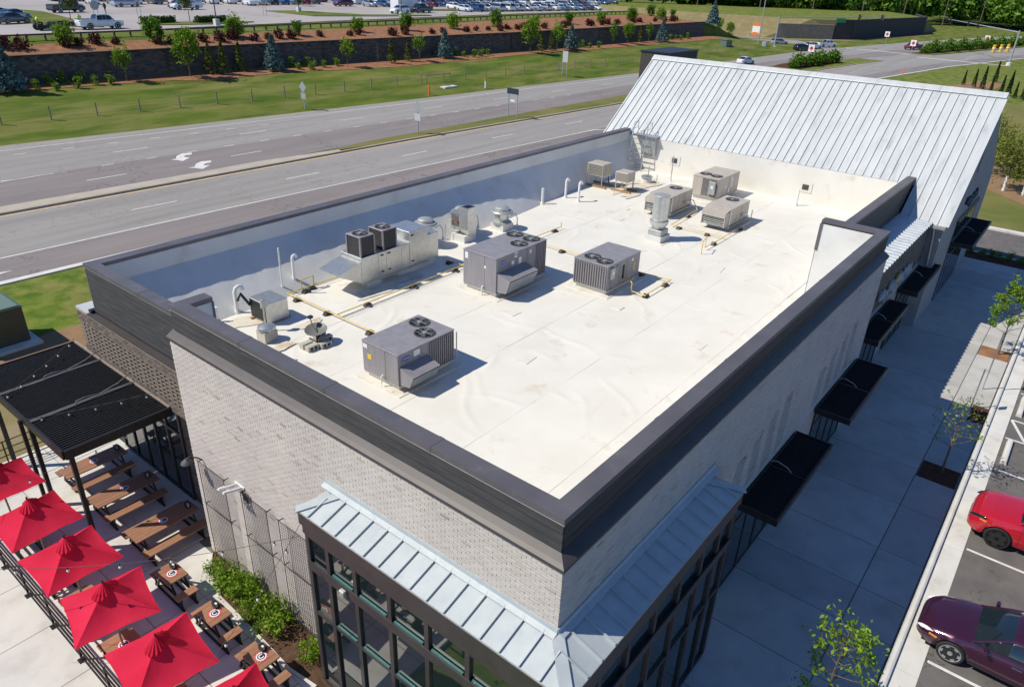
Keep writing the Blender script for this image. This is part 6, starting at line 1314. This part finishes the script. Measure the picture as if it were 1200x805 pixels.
# shrubs in the bed against the brick front
sh = [make_shrub(20 + k, .55, 1.0, 900, .055, 'leaf_bright', 22, .13) for k in range(3)]
for k, (x, y, s) in enumerate(((-.6, 11.05, .6), (-.66, 10.3, .8), (-.6, 9.55, .88), (-.7, 8.95, .7), (-.62, 8.25, .92), (-.5, 9.9, .6), (-.66, 6.75, .62))): tree('shrub', 'bright green leafy shrub in the bed under the brick wall' if y > 8 else 'single bright green shrub in the bed next to the glass bay', 'shrub', (x, y, -.02), sh[k % 3], s, k * 1.3, 'shrubs under the brick wall' if y > 8 else None)
# shrubs by the transformer and behind the gable
for x, y, s in ((3.2, 24.6, .9), (4.0, 22.6, .95), (3.0, 22.2, .95)): tree('shrub', 'low dark green shrub on bare soil near the transformer cabinet', 'shrub', (x, y, -.1), sh[2], s, x, 'shrubs near the transformer')
sd = make_shrub(31, .42, .8, 500, .06, 'leaf_mid', 14, .12)
for x, y in ((48.5, -.3), (48.1, -.95), (48.5, -1.45), (48.1, -2.0), (48.5, -2.55), (48.1, -3.1), (48.4, -3.8)): tree('shrub', 'small green shrub in the strip beside the driveway', 'shrub', (x - 1.3, y, -.02), sd, .62, y * 3, 'shrubs along the driveway strip')
# meadow trees with wrapped trunks behind the gable
mt = [make_decid(41 + k, 5.2, .9, 1.9, 2600, None, .11, 30, .5, 'leaf_meadow') for k in range(2)]
for k, (x, y) in enumerate(((74.5, 2.6), (68.3, .6), (67.8, -.9), (66.0, -3.4), (79, 4.6))):
    t = tree('meadow_tree', 'young olive green tree with white wrapped trunk in the meadow', 'tree', (x, y, G0), mt[k % 2], 1.0, k * 1.7, 'wrapped trees in the meadow'); MB().cyl((.02, 0, 0), (.03, 0, 1.3), .13, .10, 10).build('trunk_wrap', 'sign_white', t)
cy = [make_cone(51 + k, 4.2, .62, 1000, .14, 'leaf_dark') for k in range(2)]
for k, (px_, py_) in enumerate(((150.0, 17.7), (147.6, 15.7), (146.3, 14.2), (143.8, 12.5), (140.4, 10.6), (140.3, 9.6), (137.8, 8.3), (136.6, 7.1), (160.1, 14.2), (158.6, 11.3))): tree('cypress', 'dark narrow cypress in the mulch beyond the meadow', 'tree', (px_, py_, G0), cy[k % 2], .6 + .14 * (k % 3), k, 'narrow cypresses beyond the meadow')
# rows on the bank --------------------------------------------------------------------------
spr = [make_cone(61 + k, 4.6, 1.75, 4200, .20, 'leaf_blue') for k in range(2)]
def bank(x, y): return (x, y, gz(x, y) - .02)
for k, (x, y, s) in enumerate(((22.3, 88.9, 1.25), (55.0, 87.4, .98), (86.4, 84.8, .95), (119.2, 82.0, .95), (154.4, 81.0, 1.0), (188, 84.5, 1.25))):
    tree('blue_spruce', 'blue grey spruce growing in the mulch below the retaining wall' if k < 5 else 'blue grey spruce past the end of the retaining wall', 'tree', bank(x, y), spr[k % 2], s, k * 1.1, 'blue spruces on the bank')
dc = [make_decid(71, 3.6, 1.2, .85, 700, None, .13, 18, .22, 'leaf_bright'), make_decid(72, 4.6, 1.0, 1.05, 1300, None, .15, 26, .28, 'leaf_bright'), make_decid(73, 3.4, .9, .7, 420, None, .12, 16, .22, 'leaf_mid')]
for k, (x, y, j, s) in enumerate(((35.2, 88.6, 0, 1.0), (43.0, 88.0, 1, 1.15), (66.4, 85.6, 0, .95), (80.2, 84.5, 0, .95), (106.6, 82.4, 1, 1.15), (115.2, 82.5, 0, 1.2), (136.0, 82.8, 2, 1.2), (141.2, 82.2, 1, .85), (150, 82.0, 2, 1.1))):
    tree('young_tree', ('bright green young tree with open crown below the retaining wall', 'dense bright green young tree below the retaining wall', 'thin grey green young tree below the retaining wall')[j], 'tree', bank(x, y), dc[j], s * 1.18, k * 1.9, 'young trees on the bank')
b = MB(); rg0 = np.random.default_rng(9); b.tube([(0, 0, 0), (0, 0, 3.2)], [.035, .006], 6)
for k in range(26): a = k * 2.4; z = .8 + k * .085; L = .75 - .02 * k; b.tube([(0, 0, z), (L * math.cos(a), L * math.sin(a), z + L * .7)], [.012, .003], 4)
t = thing('bare_tree', 'leafless brown sapling below the retaining wall', 'tree', bank(71.8, 85.0)); b.build('branches', 'bark', t)
hol = [make_cone(81 + k, 3.1, .8, 600, .15, 'leaf_olive') for k in range(2)]
for k, (x, y, s) in enumerate(((46.2, 88.6, 1.0), (47.6, 87.8, 1.05), (50.6, 88.6, .98), (74.6, 85.0, .95), (78.4, 85.2, .85), (110.3, 82.6, .95), (113.2, 82.4, .9), (146.5, 82.2, .95))): tree('holly_tree', 'slim olive green evergreen below the retaining wall', 'tree', bank(x, y), hol[k % 2], s * 1.2, k, 'slim evergreens below the wall')
sb = [make_shrub(91 + k, .42, 1.15, 320, .11, 'leaf_bright', 10, .14) for k in range(2)]
LS = [(25.2, 88.4), (27.0, 90.0), (28.8, 90.3), (26.7, 87.2), (29, 87.6), (30.6, 90), (31.4, 88.2), (33, 88.0), (58.6, 88.2), (58.4, 86.6), (60.7, 88), (60.3, 85.8), (62.6, 86.2), (65.2, 86.6), (89.9, 85.6), (90.4, 84.2), (92, 83.4), (94, 83.4), (96, 83.6), (122.6, 82.8), (124.2, 82.4), (125.6, 81.8), (127.5, 81.0), (160.2, 82), (162, 81.4), (163.4, 80.8), (167.4, 80.9)]
for k, (x, y) in enumerate(LS): tree('shrub', 'small rounded green shrub in the mulch below the retaining wall', 'shrub', bank(x, y), sb[k % 2], .9 + .25 * ((k * 7) % 3) / 2, k, 'small shrubs below the retaining wall')
rt = [make_shrub(101 + k, .85, 2.4, 1300, .14, ('leaf_mid', 'leaf_bright')[k], 24, .26) for k in range(2)]
for k, (x, y) in enumerate(((24, 96.2), (31.4, 94.0), (42.0, 93.6), (53.6, 94.0), (63.6, 93.1), (75.4, 93.6), (85.4, 92.8), (96.2, 91.9), (107.2, 91.3), (119, 90.9), (131, 91.0), (141.8, 89.9), (155.4, 90.1), (170.6, 90.4), (178, 91.3), (164, 95), (175, 96))): tree('round_tree', 'rounded green bush tree on the mulch above the retaining wall', 'tree', bank(x, y), rt[k % 2], (1.0, 1.22, .88, 1.12, 1.3)[(k * 3) % 5], k * .9, 'rounded bush trees above the wall')
rs = [make_shrub(111 + k, .55, .95, 520, .10, 'leaf_red', 16, .15) for k in range(2)]
rk = random.Random(5); x = 21.0; n = 0
while x < 176:
    y = interp(x, YW) + 2.6 + rk.uniform(-.6, .7) + max(0, (x - 80)) * .012
    tree('barberry_shrub', 'low dark red barberry shrub above the retaining wall', 'shrub', bank(x, y), rs[n % 2], rk.uniform(.85, 1.5), n, 'dark red shrubs above the wall'); n += 1; x += rk.choice([1.5, 1.9, 2.2, 4.2]) * (1 + x / 250)
# hedges in the medians near the junction
hb = make_shrub(121, 1.0, 1.8, 600, .20, 'leaf_mid', 20, .35)
for k in range(13): x = 146.5 + k * 1.75; tree('hedge_shrub', 'rounded shrub in the planted median before the junction', 'shrub', (x, interp(x, MN) + 4.3 + .6 * math.sin(k), RZ0 + .1), hb, .85 + .2 * (k % 3), k, 'shrubs in the planted median')
for k in range(24): x = 213 + k * 3.0; tree('hedge_shrub', 'rounded shrub in the long planted median past the junction', 'shrub', (x, interp(x, MN) + 3.2 + .5 * math.sin(k * 2), RZ0 + .1), hb, .9 + .25 * (k % 3), k * 2, 'shrubs in the median past the junction')
# trees on the far side of the side road
for k, (x, y, s) in enumerate(((218, 96, 1.1), (226, 108, .9), (232, 100, 1.0), (240, 92, 1.0), (208, 88, 1.0), (252, 100, .9))): tree('young_tree', 'young tree planted along the side road past the wall', 'tree', (x, y, .0), dc[(k + 1) % 2], s, k, 'young trees along the side road')
# trees and hedges in the upper lot
lt = make_decid(131, 5.2, 1.9, 1.5, 800, None, .22, 20, .4, 'leaf_olive')
for k, (x, y) in enumerate(((44, 122), (58, 113), (89, 127), (118, 131), (150, 130), (178, 127), (102, 146), (74, 160))): tree('lot_tree', 'small olive tree on an island of the upper car park', 'tree', (x, y, LZ), lt, .9 + .15 * (k % 2), k * 2.2, 'small trees in the upper car park')
for x0, y0, lb in ((51.5, 110.4, 'clipped hedge on the grass island by the small white pickup'), (59.0, 108.6, 'clipped hedge block next to the lamp base')):
    rg0 = np.random.default_rng(int(x0)); p = rg0.uniform([-2.6, -.7, 0], [2.6, .7, 1.0], (900, 3)); t = thing('clipped_hedge', lb, 'hedge', (x0, y0, LZ + .05)); inst('foliage', cloud_mesh('foliage', p, .14, 'leaf_dark', 5), t); MB().box(-2.4, -.5, 0, 2.4, .5, .85).build('hedge_core', 'leaf_dark', t)
for poly, nm in (([(48, 107.6), (61, 105.6), (66, 107.6), (64, 110.5), (49, 112)], 'a'), ([(84, 116), (97, 111), (108, 109), (109, 111), (96, 116), (90, 130), (84, 131)], 'b'), ([(36, 112), (42, 107), (47, 140), (44, 150), (38, 140)], 'c'), ([(120, 122), (150, 115), (172, 110), (173, 111.5), (150, 117.5), (124, 127)], 'd')):
    b = MB(); b.prism(poly, LZ - .1, LZ + .12); struct('lawn_island', b, 'lawn_far')
# far-off wood: thousands of crowns that read as one mass
rgf = np.random.default_rng(77); pts = []
edge = [(262, 175), (286, 140), (306, 120), (326, 94), (372, 78), (396, 52), (370, 33), (378, -10), (420, -60)]
seg = np.array(edge, float); L_ = np.linalg.norm(np.diff(seg, axis=0), axis=1); cs = np.concatenate([[0], np.cumsum(L_)])
cw = []
for _ in range(900):
    s = rgf.uniform(0, cs[-1]); i = min(np.searchsorted(cs, s, side='right') - 1, len(L_) - 1); f = (s - cs[i]) / L_[i]; p = seg[i] + (seg[i + 1] - seg[i]) * f; d = rgf.uniform(0, 1) ** 1.3 * 110; dirv = np.array([.88, .47]) if i < 4 else np.array([.95, .1])
    p = p + dirv * d; cw.append((p[0], p[1], rgf.uniform(9, 17) + d * .09, rgf.uniform(3.0, 5.5)))
P_ = []
for x, y, h, r in cw:
    n = 130; d = rgf.normal(size=(n, 3)); d /= np.linalg.norm(d, axis=1)[:, None]; d[:, 2] = np.abs(d[:, 2]) * rgf.choice([1, 1, 1, -.4], n); q_ = d * [r, r, h * .55] * rgf.uniform(.6, 1.05, n)[:, None] + [x, y, h * .42 + (4.5 if x < 330 and y > 80 else 0)]; P_.append(q_)
o = bpy.data.objects.new('distant_wood', cloud_mesh('distant_wood', np.concatenate(P_), 1.25, 'leaf_forest', 8)); col.objects.link(o); tag(o, 'dense green wood along the horizon beyond the junction', 'wood', kind='stuff')
# ------------------------------------------------------------------ retaining walls and fences
rw = thing('retaining_wall', 'long dark brown block retaining wall below the upper car park', 'retaining wall', (0, 0, 0))
xsW = [-60, 22.5, 41.6, 64.8, 104.5, 133.2, 181]; b = MB(); core = MB(); rb = random.Random(2)
for i in range(len(xsW) - 1):
    p0 = Vector((xsW[i], interp(xsW[i], YW), 0)); p1 = Vector((xsW[i + 1], interp(xsW[i + 1], YW), 0)); d = (p1 - p0); L = d.length; d.normalize(); nrm = Vector((d.y, -d.x, 0))
    core.bar(p0 + Vector((0, 0, 3.6)) - nrm * .15, p1 + Vector((0, 0, 3.6)) - nrm * .15, .3, 3.1)
    s = 0
    nb = int(L / .62)
    for r in range(14):
        z = 2.0 + r * .228
        for k in range(nb):
            a = (k + (.5 if r % 2 else 0)) * .62; c = a + .60
            if c > L: continue
            o = .06 + rb.uniform(-.02, .02) - r * .004; q0, q1 = p0 + d * a, p0 + d * c
            b.add([q0 + nrm * o + Vector((0, 0, z)), q1 + nrm * o + Vector((0, 0, z)), q1 + nrm * o + Vector((0, 0, z + .21)), q0 + nrm * o + Vector((0, 0, z + .21)), q0 + Vector((0, 0, z + .218)), q1 + Vector((0, 0, z + .218))], [(0, 1, 2, 3), (3, 2, 5, 4)])
core.build('wall_core', 'block_dark', rw); o = b.build('blockwork', 'block_wall', rw, fix=False); o['kind'] = 'stuff'
cp = MB()
for i in range(len(xsW) - 1): cp.bar((xsW[i], interp(xsW[i], YW) + .05, 5.22), (xsW[i + 1], interp(xsW[i + 1], YW) + .05, 5.22), .5, .12)
cp.build('wall_cap', 'block_dark', rw)
rw = thing('retaining_wall', 'black block retaining wall on the far side of the junction', 'retaining wall', (0, 0, 0)); b = MB(); pa = [(239, 68.4), (243, 64.6), (303, 57.0), (330, 66)]
for i in range(len(pa) - 1): b.bar((*pa[i], 2.5), (*pa[i + 1], 2.5), .8, 5.4)
b.build('wall_face', 'block_dark', rw)
cp = MB()
for i in range(len(pa) - 1): cp.bar((*pa[i], 5.3), (*pa[i + 1], 5.3), 1.0, .25)
cp.build('wall_cap', 'block_dark', rw)
t = thing('retaining_wall', 'low tan block wall beside the black wall at the junction', 'retaining wall', (0, 0, 0)); MB().bar((226, 81, 1.8), (238.8, 68.6, 1.8), .8, 3.9).build('wall_face', 'block_tan', t); MB().bar((226, 81, 3.8), (238.8, 68.6, 3.8), 1.0, .2).build('wall_cap', 'block_tan', t)
# raised field behind the far wall, with its sloping edges
top = [(236, 74.5), (243, 65.6), (303, 58.0), (322, 66), (345, 80), (330, 108), (310, 128), (288, 150), (262, 185), (238, 150), (228, 110)]
out = [(223, 84), (242.5, 65.2), (303, 57.8), (334, 58), (372, 72), (372, 120), (350, 150), (330, 180), (262, 230), (226, 160), (212, 112)]
b = MB(); b.v = [(285, 105, 5.4)] + [(x, y, 5.15) for x, y in top]; n = len(top)
for k in range(n): b.f.append((0, 1 + k, 1 + (k + 1) % n)); b.m.append(0)
struct('upper_field', b, 'lawn')
b = MB(); b.strip([(x, y, 5.15) for x, y in top + top[:1]], [(x, y, G0 - .1) for x, y in out + out[:1]]); struct('bank', b, 'dry_grass')
b = MB(); b.v = [(232, 73, G0 + .05), (212, 91, G0 + .05), (216, 80, G0 + .05), (236, 63, G0 + .05), (300, 52, G0 + .05), (303, 56, G0 + .05), (243, 64, G0 + .05)]; b.f = [(0, 1, 2, 3, 6), (6, 3, 4, 5)]; b.m = [0, 0]; struct('verge', b, 'dry_grass')
# timber guard rail above the bank
gr = thing('timber_guard_rail', 'dark timber guard rail along the edge of the upper car park', 'guard rail', (0, 0, 0))
x = 18.0; prev = None; me = MB().box(-.09, -.09, -.2, .09, .09, .75).mesh('post', 'rail_wood')
while x < 172:
    y = interp(x, YG); z = gz(x, y); inst('post', me, gr, (x, y, z))
    if prev: MB().bar((prev[0], prev[1] + .12, prev[2] + .62), (x, y + .12, z + .62), .08, .2).build('rail', 'rail_wood', gr)
    prev = (x, y, z); x += 2.05
# wire fence on grey posts along the highway
wf = thing('wire_fence', 'wire fence on grey timber posts along the highway bank', 'fence', (0, 0, 0)); me = MB().cyl((0, 0, -.2), (0, 0, 1.35), .075, .07, 8).mesh('post', 'fence_wood'); px_ = list(np.arange(-8, 176, 4.28)); prev = None
for x in px_:
    y = interp(x, YR) + 6.0; z = gz(x, y); inst('post', me, wf, (x, y, z))
    if prev:
        b = MB()
        for h in (.25, .55, .85, 1.2): b.bar((prev[0], prev[1], prev[2] + h), (x, y, z + h), .012)
        b.build('wires', 'wire', wf)
    prev = (x, y, z)
x = 72.3; y = interp(x, YR) + 6; z = gz(x, y)
inst('post', me, wf, (x - 2.4, y, z)); inst('post', me, wf, (x + 2.4, y, z)); MB().cyl((x - 2.4, y, z + 1.05), (x + 2.4, y, z + 1.05), .06, n=7).build('brace_rail', 'fence_wood', wf)
# ------------------------------------------------------------------ signs and street furniture
def sign(label, x, y, z, posts, plates, rz=0.0, ph=2.6, m_post='sign_back'):
    t = thing('road_sign', label, 'sign', (x, y, z), rz)
    for px in posts: MB().box(-.04, px - .04, -.1, .04, px + .04, ph).build('post', m_post, t)
    for kp, (kind, py, pz, w, h, mm) in enumerate(plates):
        if kind == 'd': MB().prism_x([(py, pz - h), (py + w, pz), (py, pz + h), (py - w, pz)], -.07 - .012 * kp, -.045 - .012 * kp).build('plate', mm, t)
        else: MB().box(-.07 - .012 * kp, py - w, pz - h, -.045 - .012 * kp, py + w, pz + h).build('plate', mm, t)
    return t
sign('bare metal back of a diamond road sign with small plate, beside the highway', 46.8, 70.0, gz(46.8, 70.0), (0,), [('d', 0, 2.5, .65, .65, 'sign_back'), ('b', 0, 1.5, .45, .35, 'sign_back')], 0, 3.0)
sign('metal back of a stacked sign standing at the tip of the grass median', 46.8, 51.0, RZ0 + .1, (0,), [('d', 0, 2.7, .45, .6, 'sign_back'), ('b', 0, 1.7, .42, .36, 'sign_pale')], 0, 3.2)
sign('dark blue sign panel on two posts in the grass median', 61.6, 50.2, RZ0 + .1, (-.55, .75), [('b', .1, 3.0, .85, .32, 'sign_navy'), ('b', .1, 1.95, .3, .12, 'sign_white')], 0, 3.2)
sign('pale blank sign board on twin posts in the grass by the highway', 96.8, 67.6, gz(96.8, 67.6), (-.4, .5), [('b', 0, 2.9, .5, .85, 'sign_pale')], 0, 3.8)
sign('orange and white works sign at the side road', 199.5, 77, 0, (-.6, .6), [('b', 0, 4.4, 1.3, .45, 'sign_orange'), ('b', 0, 3.2, 1.3, .9, 'sign_white'), ('b', 0, 2.2, 1.1, .4, 'sign_orange')], R(-20), 4.8)
for k, (x, y) in enumerate(((208.5, 39.5), (238, 53), (165.5, 50.5), (255, 30))): sign(('red and white keep out sign at the median nose', 'red and white sign before the black retaining wall', 'round red and white sign behind the metal roof ridge', 'red topped sign in the long planted median')[k], x, y, RZ0, (0,), [('b', 0, 2.6, .7, .7, 'sign_white'), ('d', 0, 2.6, .5, .5, 'sign_red')], R(-15), 3.2)
for x, y, lb, mm in ((66.0, 66.2 + 2.2, 'orange utility marker post in the verge beside the highway', 'sign_orange'), (76.8, 67.6, 'orange topped white marker post by the drain slab', 'sign_white'), (157, 29.5, 'orange marker flag in the grass at the junction', 'sign_orange')):
    t = thing('marker_post', lb, 'marker', (x, y, gz(x, y))); MB().box(-.08, -.08, 0, .08, .08, 1.25).build('post', mm, t)
    MB().box(-.085, -.085, .95, .085, .085, 1.3).build('top_band', 'sign_orange', t)
t = thing('drain_slab', 'flat concrete drain slab in the grass by the orange marker', 'drain', (71.8, 70.2, gz(71.8, 70.2))); MB().box(-1.3, -.5, -.1, 1.3, .5, .12).build('slab', 'kerb_concrete', t); MB().box(-.4, -.3, .12, .4, .3, .14).build('cover', 'galv_dull', t)
def mast(label, base, tip, h, heads, plate=None):
    t = thing('traffic_signal', label, 'traffic light', (*base, RZ0)); d = Vector((tip[0] - base[0], tip[1] - base[1], 0))
    MB().lathe([(.6, 0), (.55, .7), (.35, .75)], n=14).build('footing', 'kerb_concrete', t); MB().cyl((0, 0, 0), (0, 0, h), .2, .13, 12).build('mast', 'sign_back', t); MB().cyl((0, 0, h - .4), tuple(d + Vector((0, 0, h + .1))), .13, .06, 10).build('arm', 'sign_back', t)
    dn = d.normalized(); rz = math.atan2(dn.y, dn.x)
    for f in heads:
        p = d * f; hd = MB().box(-.22, -.32, -.75, .22, .32, .65).build('signal_head', 'black_metal', t); hd.location = p + Vector((0, 0, h - .1)); hd.rotation_euler = (0, 0, rz + R(90))
        for k in range(3): MB().lathe([(.16, -.06), (.2, 0), (.14, .05)], n=10).build('lens', 'signal_yellow', hd); o = hd.children[-1]; o.location = (-.23, 0, .4 - k * .42); o.rotation_euler = (0, R(90), 0)
    if plate: MB().box(-1.7, -.05, -.5, 1.7, .05, .5).build('street_sign', 'sign_green', t); o = t.children[-1]; o.location = d * plate + Vector((0, 0, h - .9)); o.rotation_euler = (0, 0, rz)
    return t
mast('traffic signal mast by the utility box with green street sign on its arm', (186.5, 66.5), (222, 50), 7.6, (.72, .94), .55)
mast('traffic signal mast in the grass with arm over the highway', (200, 17.0), (238, 38.5), 7.4, (.52, .66, .95))
t = thing('lamp_post', 'tall grey street lamp beside the signal mast at the junction', 'lamp post', (184.5, 70, RZ0)); MB().tube([(0, 0, 0), (0, 0, 11), (2, -1, 12.2), (4, -2, 12.3)], [.16, .10, .07, .05], 8).build('pole', 'sign_back', t); MB().box(3.6, -2.4, 12.2, 4.6, -1.9, 12.4).build('lamp_head', 'sign_back', t)
t = thing('signal_cabinet', 'grey signal control cabinet at the foot of the mast', 'cabinet', (182.5, 67.5, G0)); MB().box(-.6, -.5, 0, .6, .5, 1.9).build('body', 'galv_dull', t); MB().box(-.7, -.6, 0, .7, .6, .15).build('pad', 'kerb_concrete', t); MB().box(-.63, -.3, .4, -.6, .3, 1.6).build('door', 'sign_back', t)
t = thing('utility_box', 'pale green utility box pair on the corner grass', 'cabinet', (168, 71.5, gz(168, 71.5))); MB().box(-1.2, -.8, 0, .9, .8, 1.4).build('body', 'utility_green', t); MB().box(1.1, -.6, 0, 2.5, .6, 1.2).build('side_box', 'transformer_green', t); MB().box(-1.3, -.9, 1.4, 1.0, .9, 1.5).build('lid', 'utility_green', t)
t = thing('monument_sign', 'dark monument sign on the side road verge', 'sign', (190, 92, 1.2)); MB().box(-1.2, -.5, 0, 1.2, .5, 1.0).build('base', 'block_tan', t); MB().box(-1.1, -.35, 1.0, 1.1, .35, 3.0).build('panel', 'black_metal', t)
# works barrels
for k in range(3):
    t = thing('traffic_drum', 'orange and white striped drum in the median past the junction', 'traffic drum', (238 + k * 3.5, 25.5 - k * 1.2, RZ0 + .1), group='striped drums'); MB().lathe([(.5, 0), (.45, .5), (.42, .5), (.40, 1.8), (.3, 1.9)], n=14).build('drum', 'signal_yellow', t); MB().lathe([(.46, .9), (.45, 1.2)], n=14).build('stripe', 'sign_white', t)
# utility poles at the edge of the wood
for k, (x, y) in enumerate(((280, 134), (298, 116), (312, 100), (322, 84), (345, 74), (362, 62), (372, 50))): t = thing('utility_pole', 'tall brown utility pole standing before the wood', 'utility pole', (x, y, 5.0 if k < 4 else 2.5 if k < 5 else 0), R(20), 'utility poles before the wood'); MB().cyl((0, 0, 0), (0, 0, 14), .22, .15, 8).build('pole', 'bark', t); MB().box(-1.2, -.06, 12.6, 1.2, .06, 12.8).build('cross_arm', 'bark', t)
# lamp standards of the upper car park
for k, (x, y) in enumerate(((57.3, 104.2), (99.5, 108.8), (89, 127), (68, 152), (134, 122), (178, 118))): t = thing('lamp_post', 'car park lamp post on a square concrete base', 'lamp post', (x, y, LZ), group='lamp posts of the upper car park'); MB().box(-.35, -.35, 0, .35, .35, .9).build('base', 'kerb_concrete', t); MB().cyl((0, 0, .9), (0, 0, 8), .09, .06, 8).build('pole', 'rail_wood', t); MB().box(-.5, -.2, 8, .5, .2, 8.15).build('lamp_head', 'rail_wood', t)
for k, (x, y) in enumerate(((57, 127), (76.5, 120), (42.6, 110))): 
    t = thing('lot_sign', 'round grey sign on two posts in the upper car park', 'sign', (x, y, LZ), group='round signs in the upper car park')
    for yy in (-.3, .3): MB().cyl((yy, 0, 0), (yy, 0, 2.6), .04, n=6).build('post', 'sign_back', t)
    MB().cyl((0, -.03, 2.6), (0, .03, 2.6), .6, n=18).build('plate', 'sign_back', t)
# slim sign posts on the pavement
t = thing('parking_sign', 'slim metal parking sign post beside the dark square pit', 'sign', (24.77, -3.94, 0)); MB().cyl((0, 0, 0), (0, 0, 1.85), .028, n=8).build('post', 'galvanised', t); MB().box(-.16, -.03, 1.45, .16, -.024, 1.9).build('plate', 'sign_back', t)
t = thing('parking_sign', 'slim metal parking sign post between the pits, casting an arrow shadow', 'sign', (26.94, -4.05, 0)); MB().cyl((0, 0, 0), (0, 0, 2.75), .028, n=8).build('post', 'galvanised', t); MB().box(-.16, -.03, 2.2, .16, -.024, 2.7).build('plate', 'sign_back', t)
# ------------------------------------------------------------------ workers
def person(label, loc, rz, joints, radii, edges, cloth):
    me = bpy.data.meshes.new('body'); me.from_pydata(joints, edges, []); o = bpy.data.objects.new('person', me); col.objects.link(o)
    o.modifiers.new('skin', 'SKIN'); sv = me.skin_vertices[0].data
    for i, r in enumerate(radii): sv[i].radius = (r, r)
    sv[0].use_root = True; o.modifiers.new('sub', 'SUBSURF').levels = 1; me.materials.append(MATS[cloth])
    dg = bpy.context.evaluated_depsgraph_get(); m2 = bpy.data.meshes.new_from_object(o.evaluated_get(dg)); o.modifiers.clear(); o.data = m2
    m2.materials.clear()
    for mm in (cloth, 'dark_cloth', 'skin'): m2.materials.append(MATS[mm])
    hip = joints[0][2]; head = joints[3][2]
    for p in m2.polygons: z = p.center.z; p.material_index = 1 if z < hip + .02 else (2 if z > head - .12 else 0)
    o.location = loc; o.rotation_euler = (0, 0, rz); return tag(o, label, 'person')
E_ = [(0, 1), (1, 2), (2, 3), (1, 4), (4, 5), (5, 6), (1, 7), (7, 8), (8, 9), (0, 10), (10, 11), (11, 12), (12, 13), (0, 14), (14, 15), (15, 16), (16, 17)]
RD = [.16, .17, .065, .105, .075, .055, .045, .075, .055, .045, .11, .075, .05, .045, .11, .075, .05, .045]
sit = [(0, 0, .85), (-.03, 0, 1.32), (0, 0, 1.47), (.03, 0, 1.62), (.0, .21, 1.33), (.12, .26, 1.05), (.36, .2, 1.0), (0, -.21, 1.33), (.12, -.26, 1.05), (.36, -.2, 1.0), (.12, .12, .82), (.5, .14, .80), (.55, .14, .40), (.7, .14, .38), (.12, -.12, .82), (.5, -.14, .80), (.55, -.14, .40), (.7, -.14, .38)]
stand = [(0, 0, .95), (.02, 0, 1.40), (.03, 0, 1.55), (.05, 0, 1.70), (.02, .21, 1.42), (-.05, .25, 1.12), (.05, .24, .86), (.02, -.21, 1.42), (.06, -.25, 1.12), (.18, -.24, .90), (0, .10, .90), (.12, .11, .50), (.05, .11, .08), (.22, .11, .05), (0, -.10, .90), (-.05, -.11, .50), (-.25, -.11, .10), (-.10, -.11, .05)]
person('worker in yellow vest seated on the green mower', (33.2, 105.6, LZ + .15), R(0), sit, RD, E_, 'hi_vis'); person('pedestrian in dark clothes walking across the upper car park', (54.5, 133.5, LZ), R(200), stand, RD, E_, 'dark_cloth'); person('worker in yellow vest standing behind the white pickup', (39.3, 107.8, LZ), R(90), stand, RD, E_, 'hi_vis')
t = thing('ride_on_mower', 'dark green ride-on mower on the lot edge by the white pickup', 'mower', (34.0, 105.6, LZ), 0.0); MB().box(-.9, -.5, .35, .6, .5, .62).build('chassis', 'black_metal', t); MB().box(.2, -.4, .62, 1.6, .4, 1.0).build('hood', 'transformer_green', t, bevel=.05); MB().box(-1.05, -.3, .62, -.6, .3, .82).build('seat', 'black_plastic', t); MB().box(-1.2, -.3, .8, -1.08, .3, 1.25).build('backrest', 'black_plastic', t); MB().box(-.3, -.9, .15, .9, .9, .35).build('cutter_deck', 'utility_green', t)
for x, r in ((-.8, .42), (1.2, .28)):
    for y in (-.62, .62): MB().cyl((x, y - .12, r), (x, y + .12, r), r, n=14).build('wheel', 'tyre', t)
t = thing('trailer', 'flat dark equipment trailer between the mower and the white pickup', 'trailer', (36.4, 106.4, LZ)); MB().box(-1.3, -.9, .45, 1.2, .9, .6).build('deck', 'rail_wood', t); MB().box(-1.3, -.95, .6, 1.2, -.88, .95).build('side_rail', 'black_metal', t); MB().box(-1.3, .88, .6, 1.2, .95, .95).build('side_rail', 'black_metal', t); MB().bar((1.2, 0, .5), (2.2, 0, .5), .1).build('drawbar', 'black_metal', t)
for y in (-1.0, 1.0): MB().cyl((0, y - .1, .35), (0, y + .1, .35), .35, n=14).build('wheel', 'tyre', t)
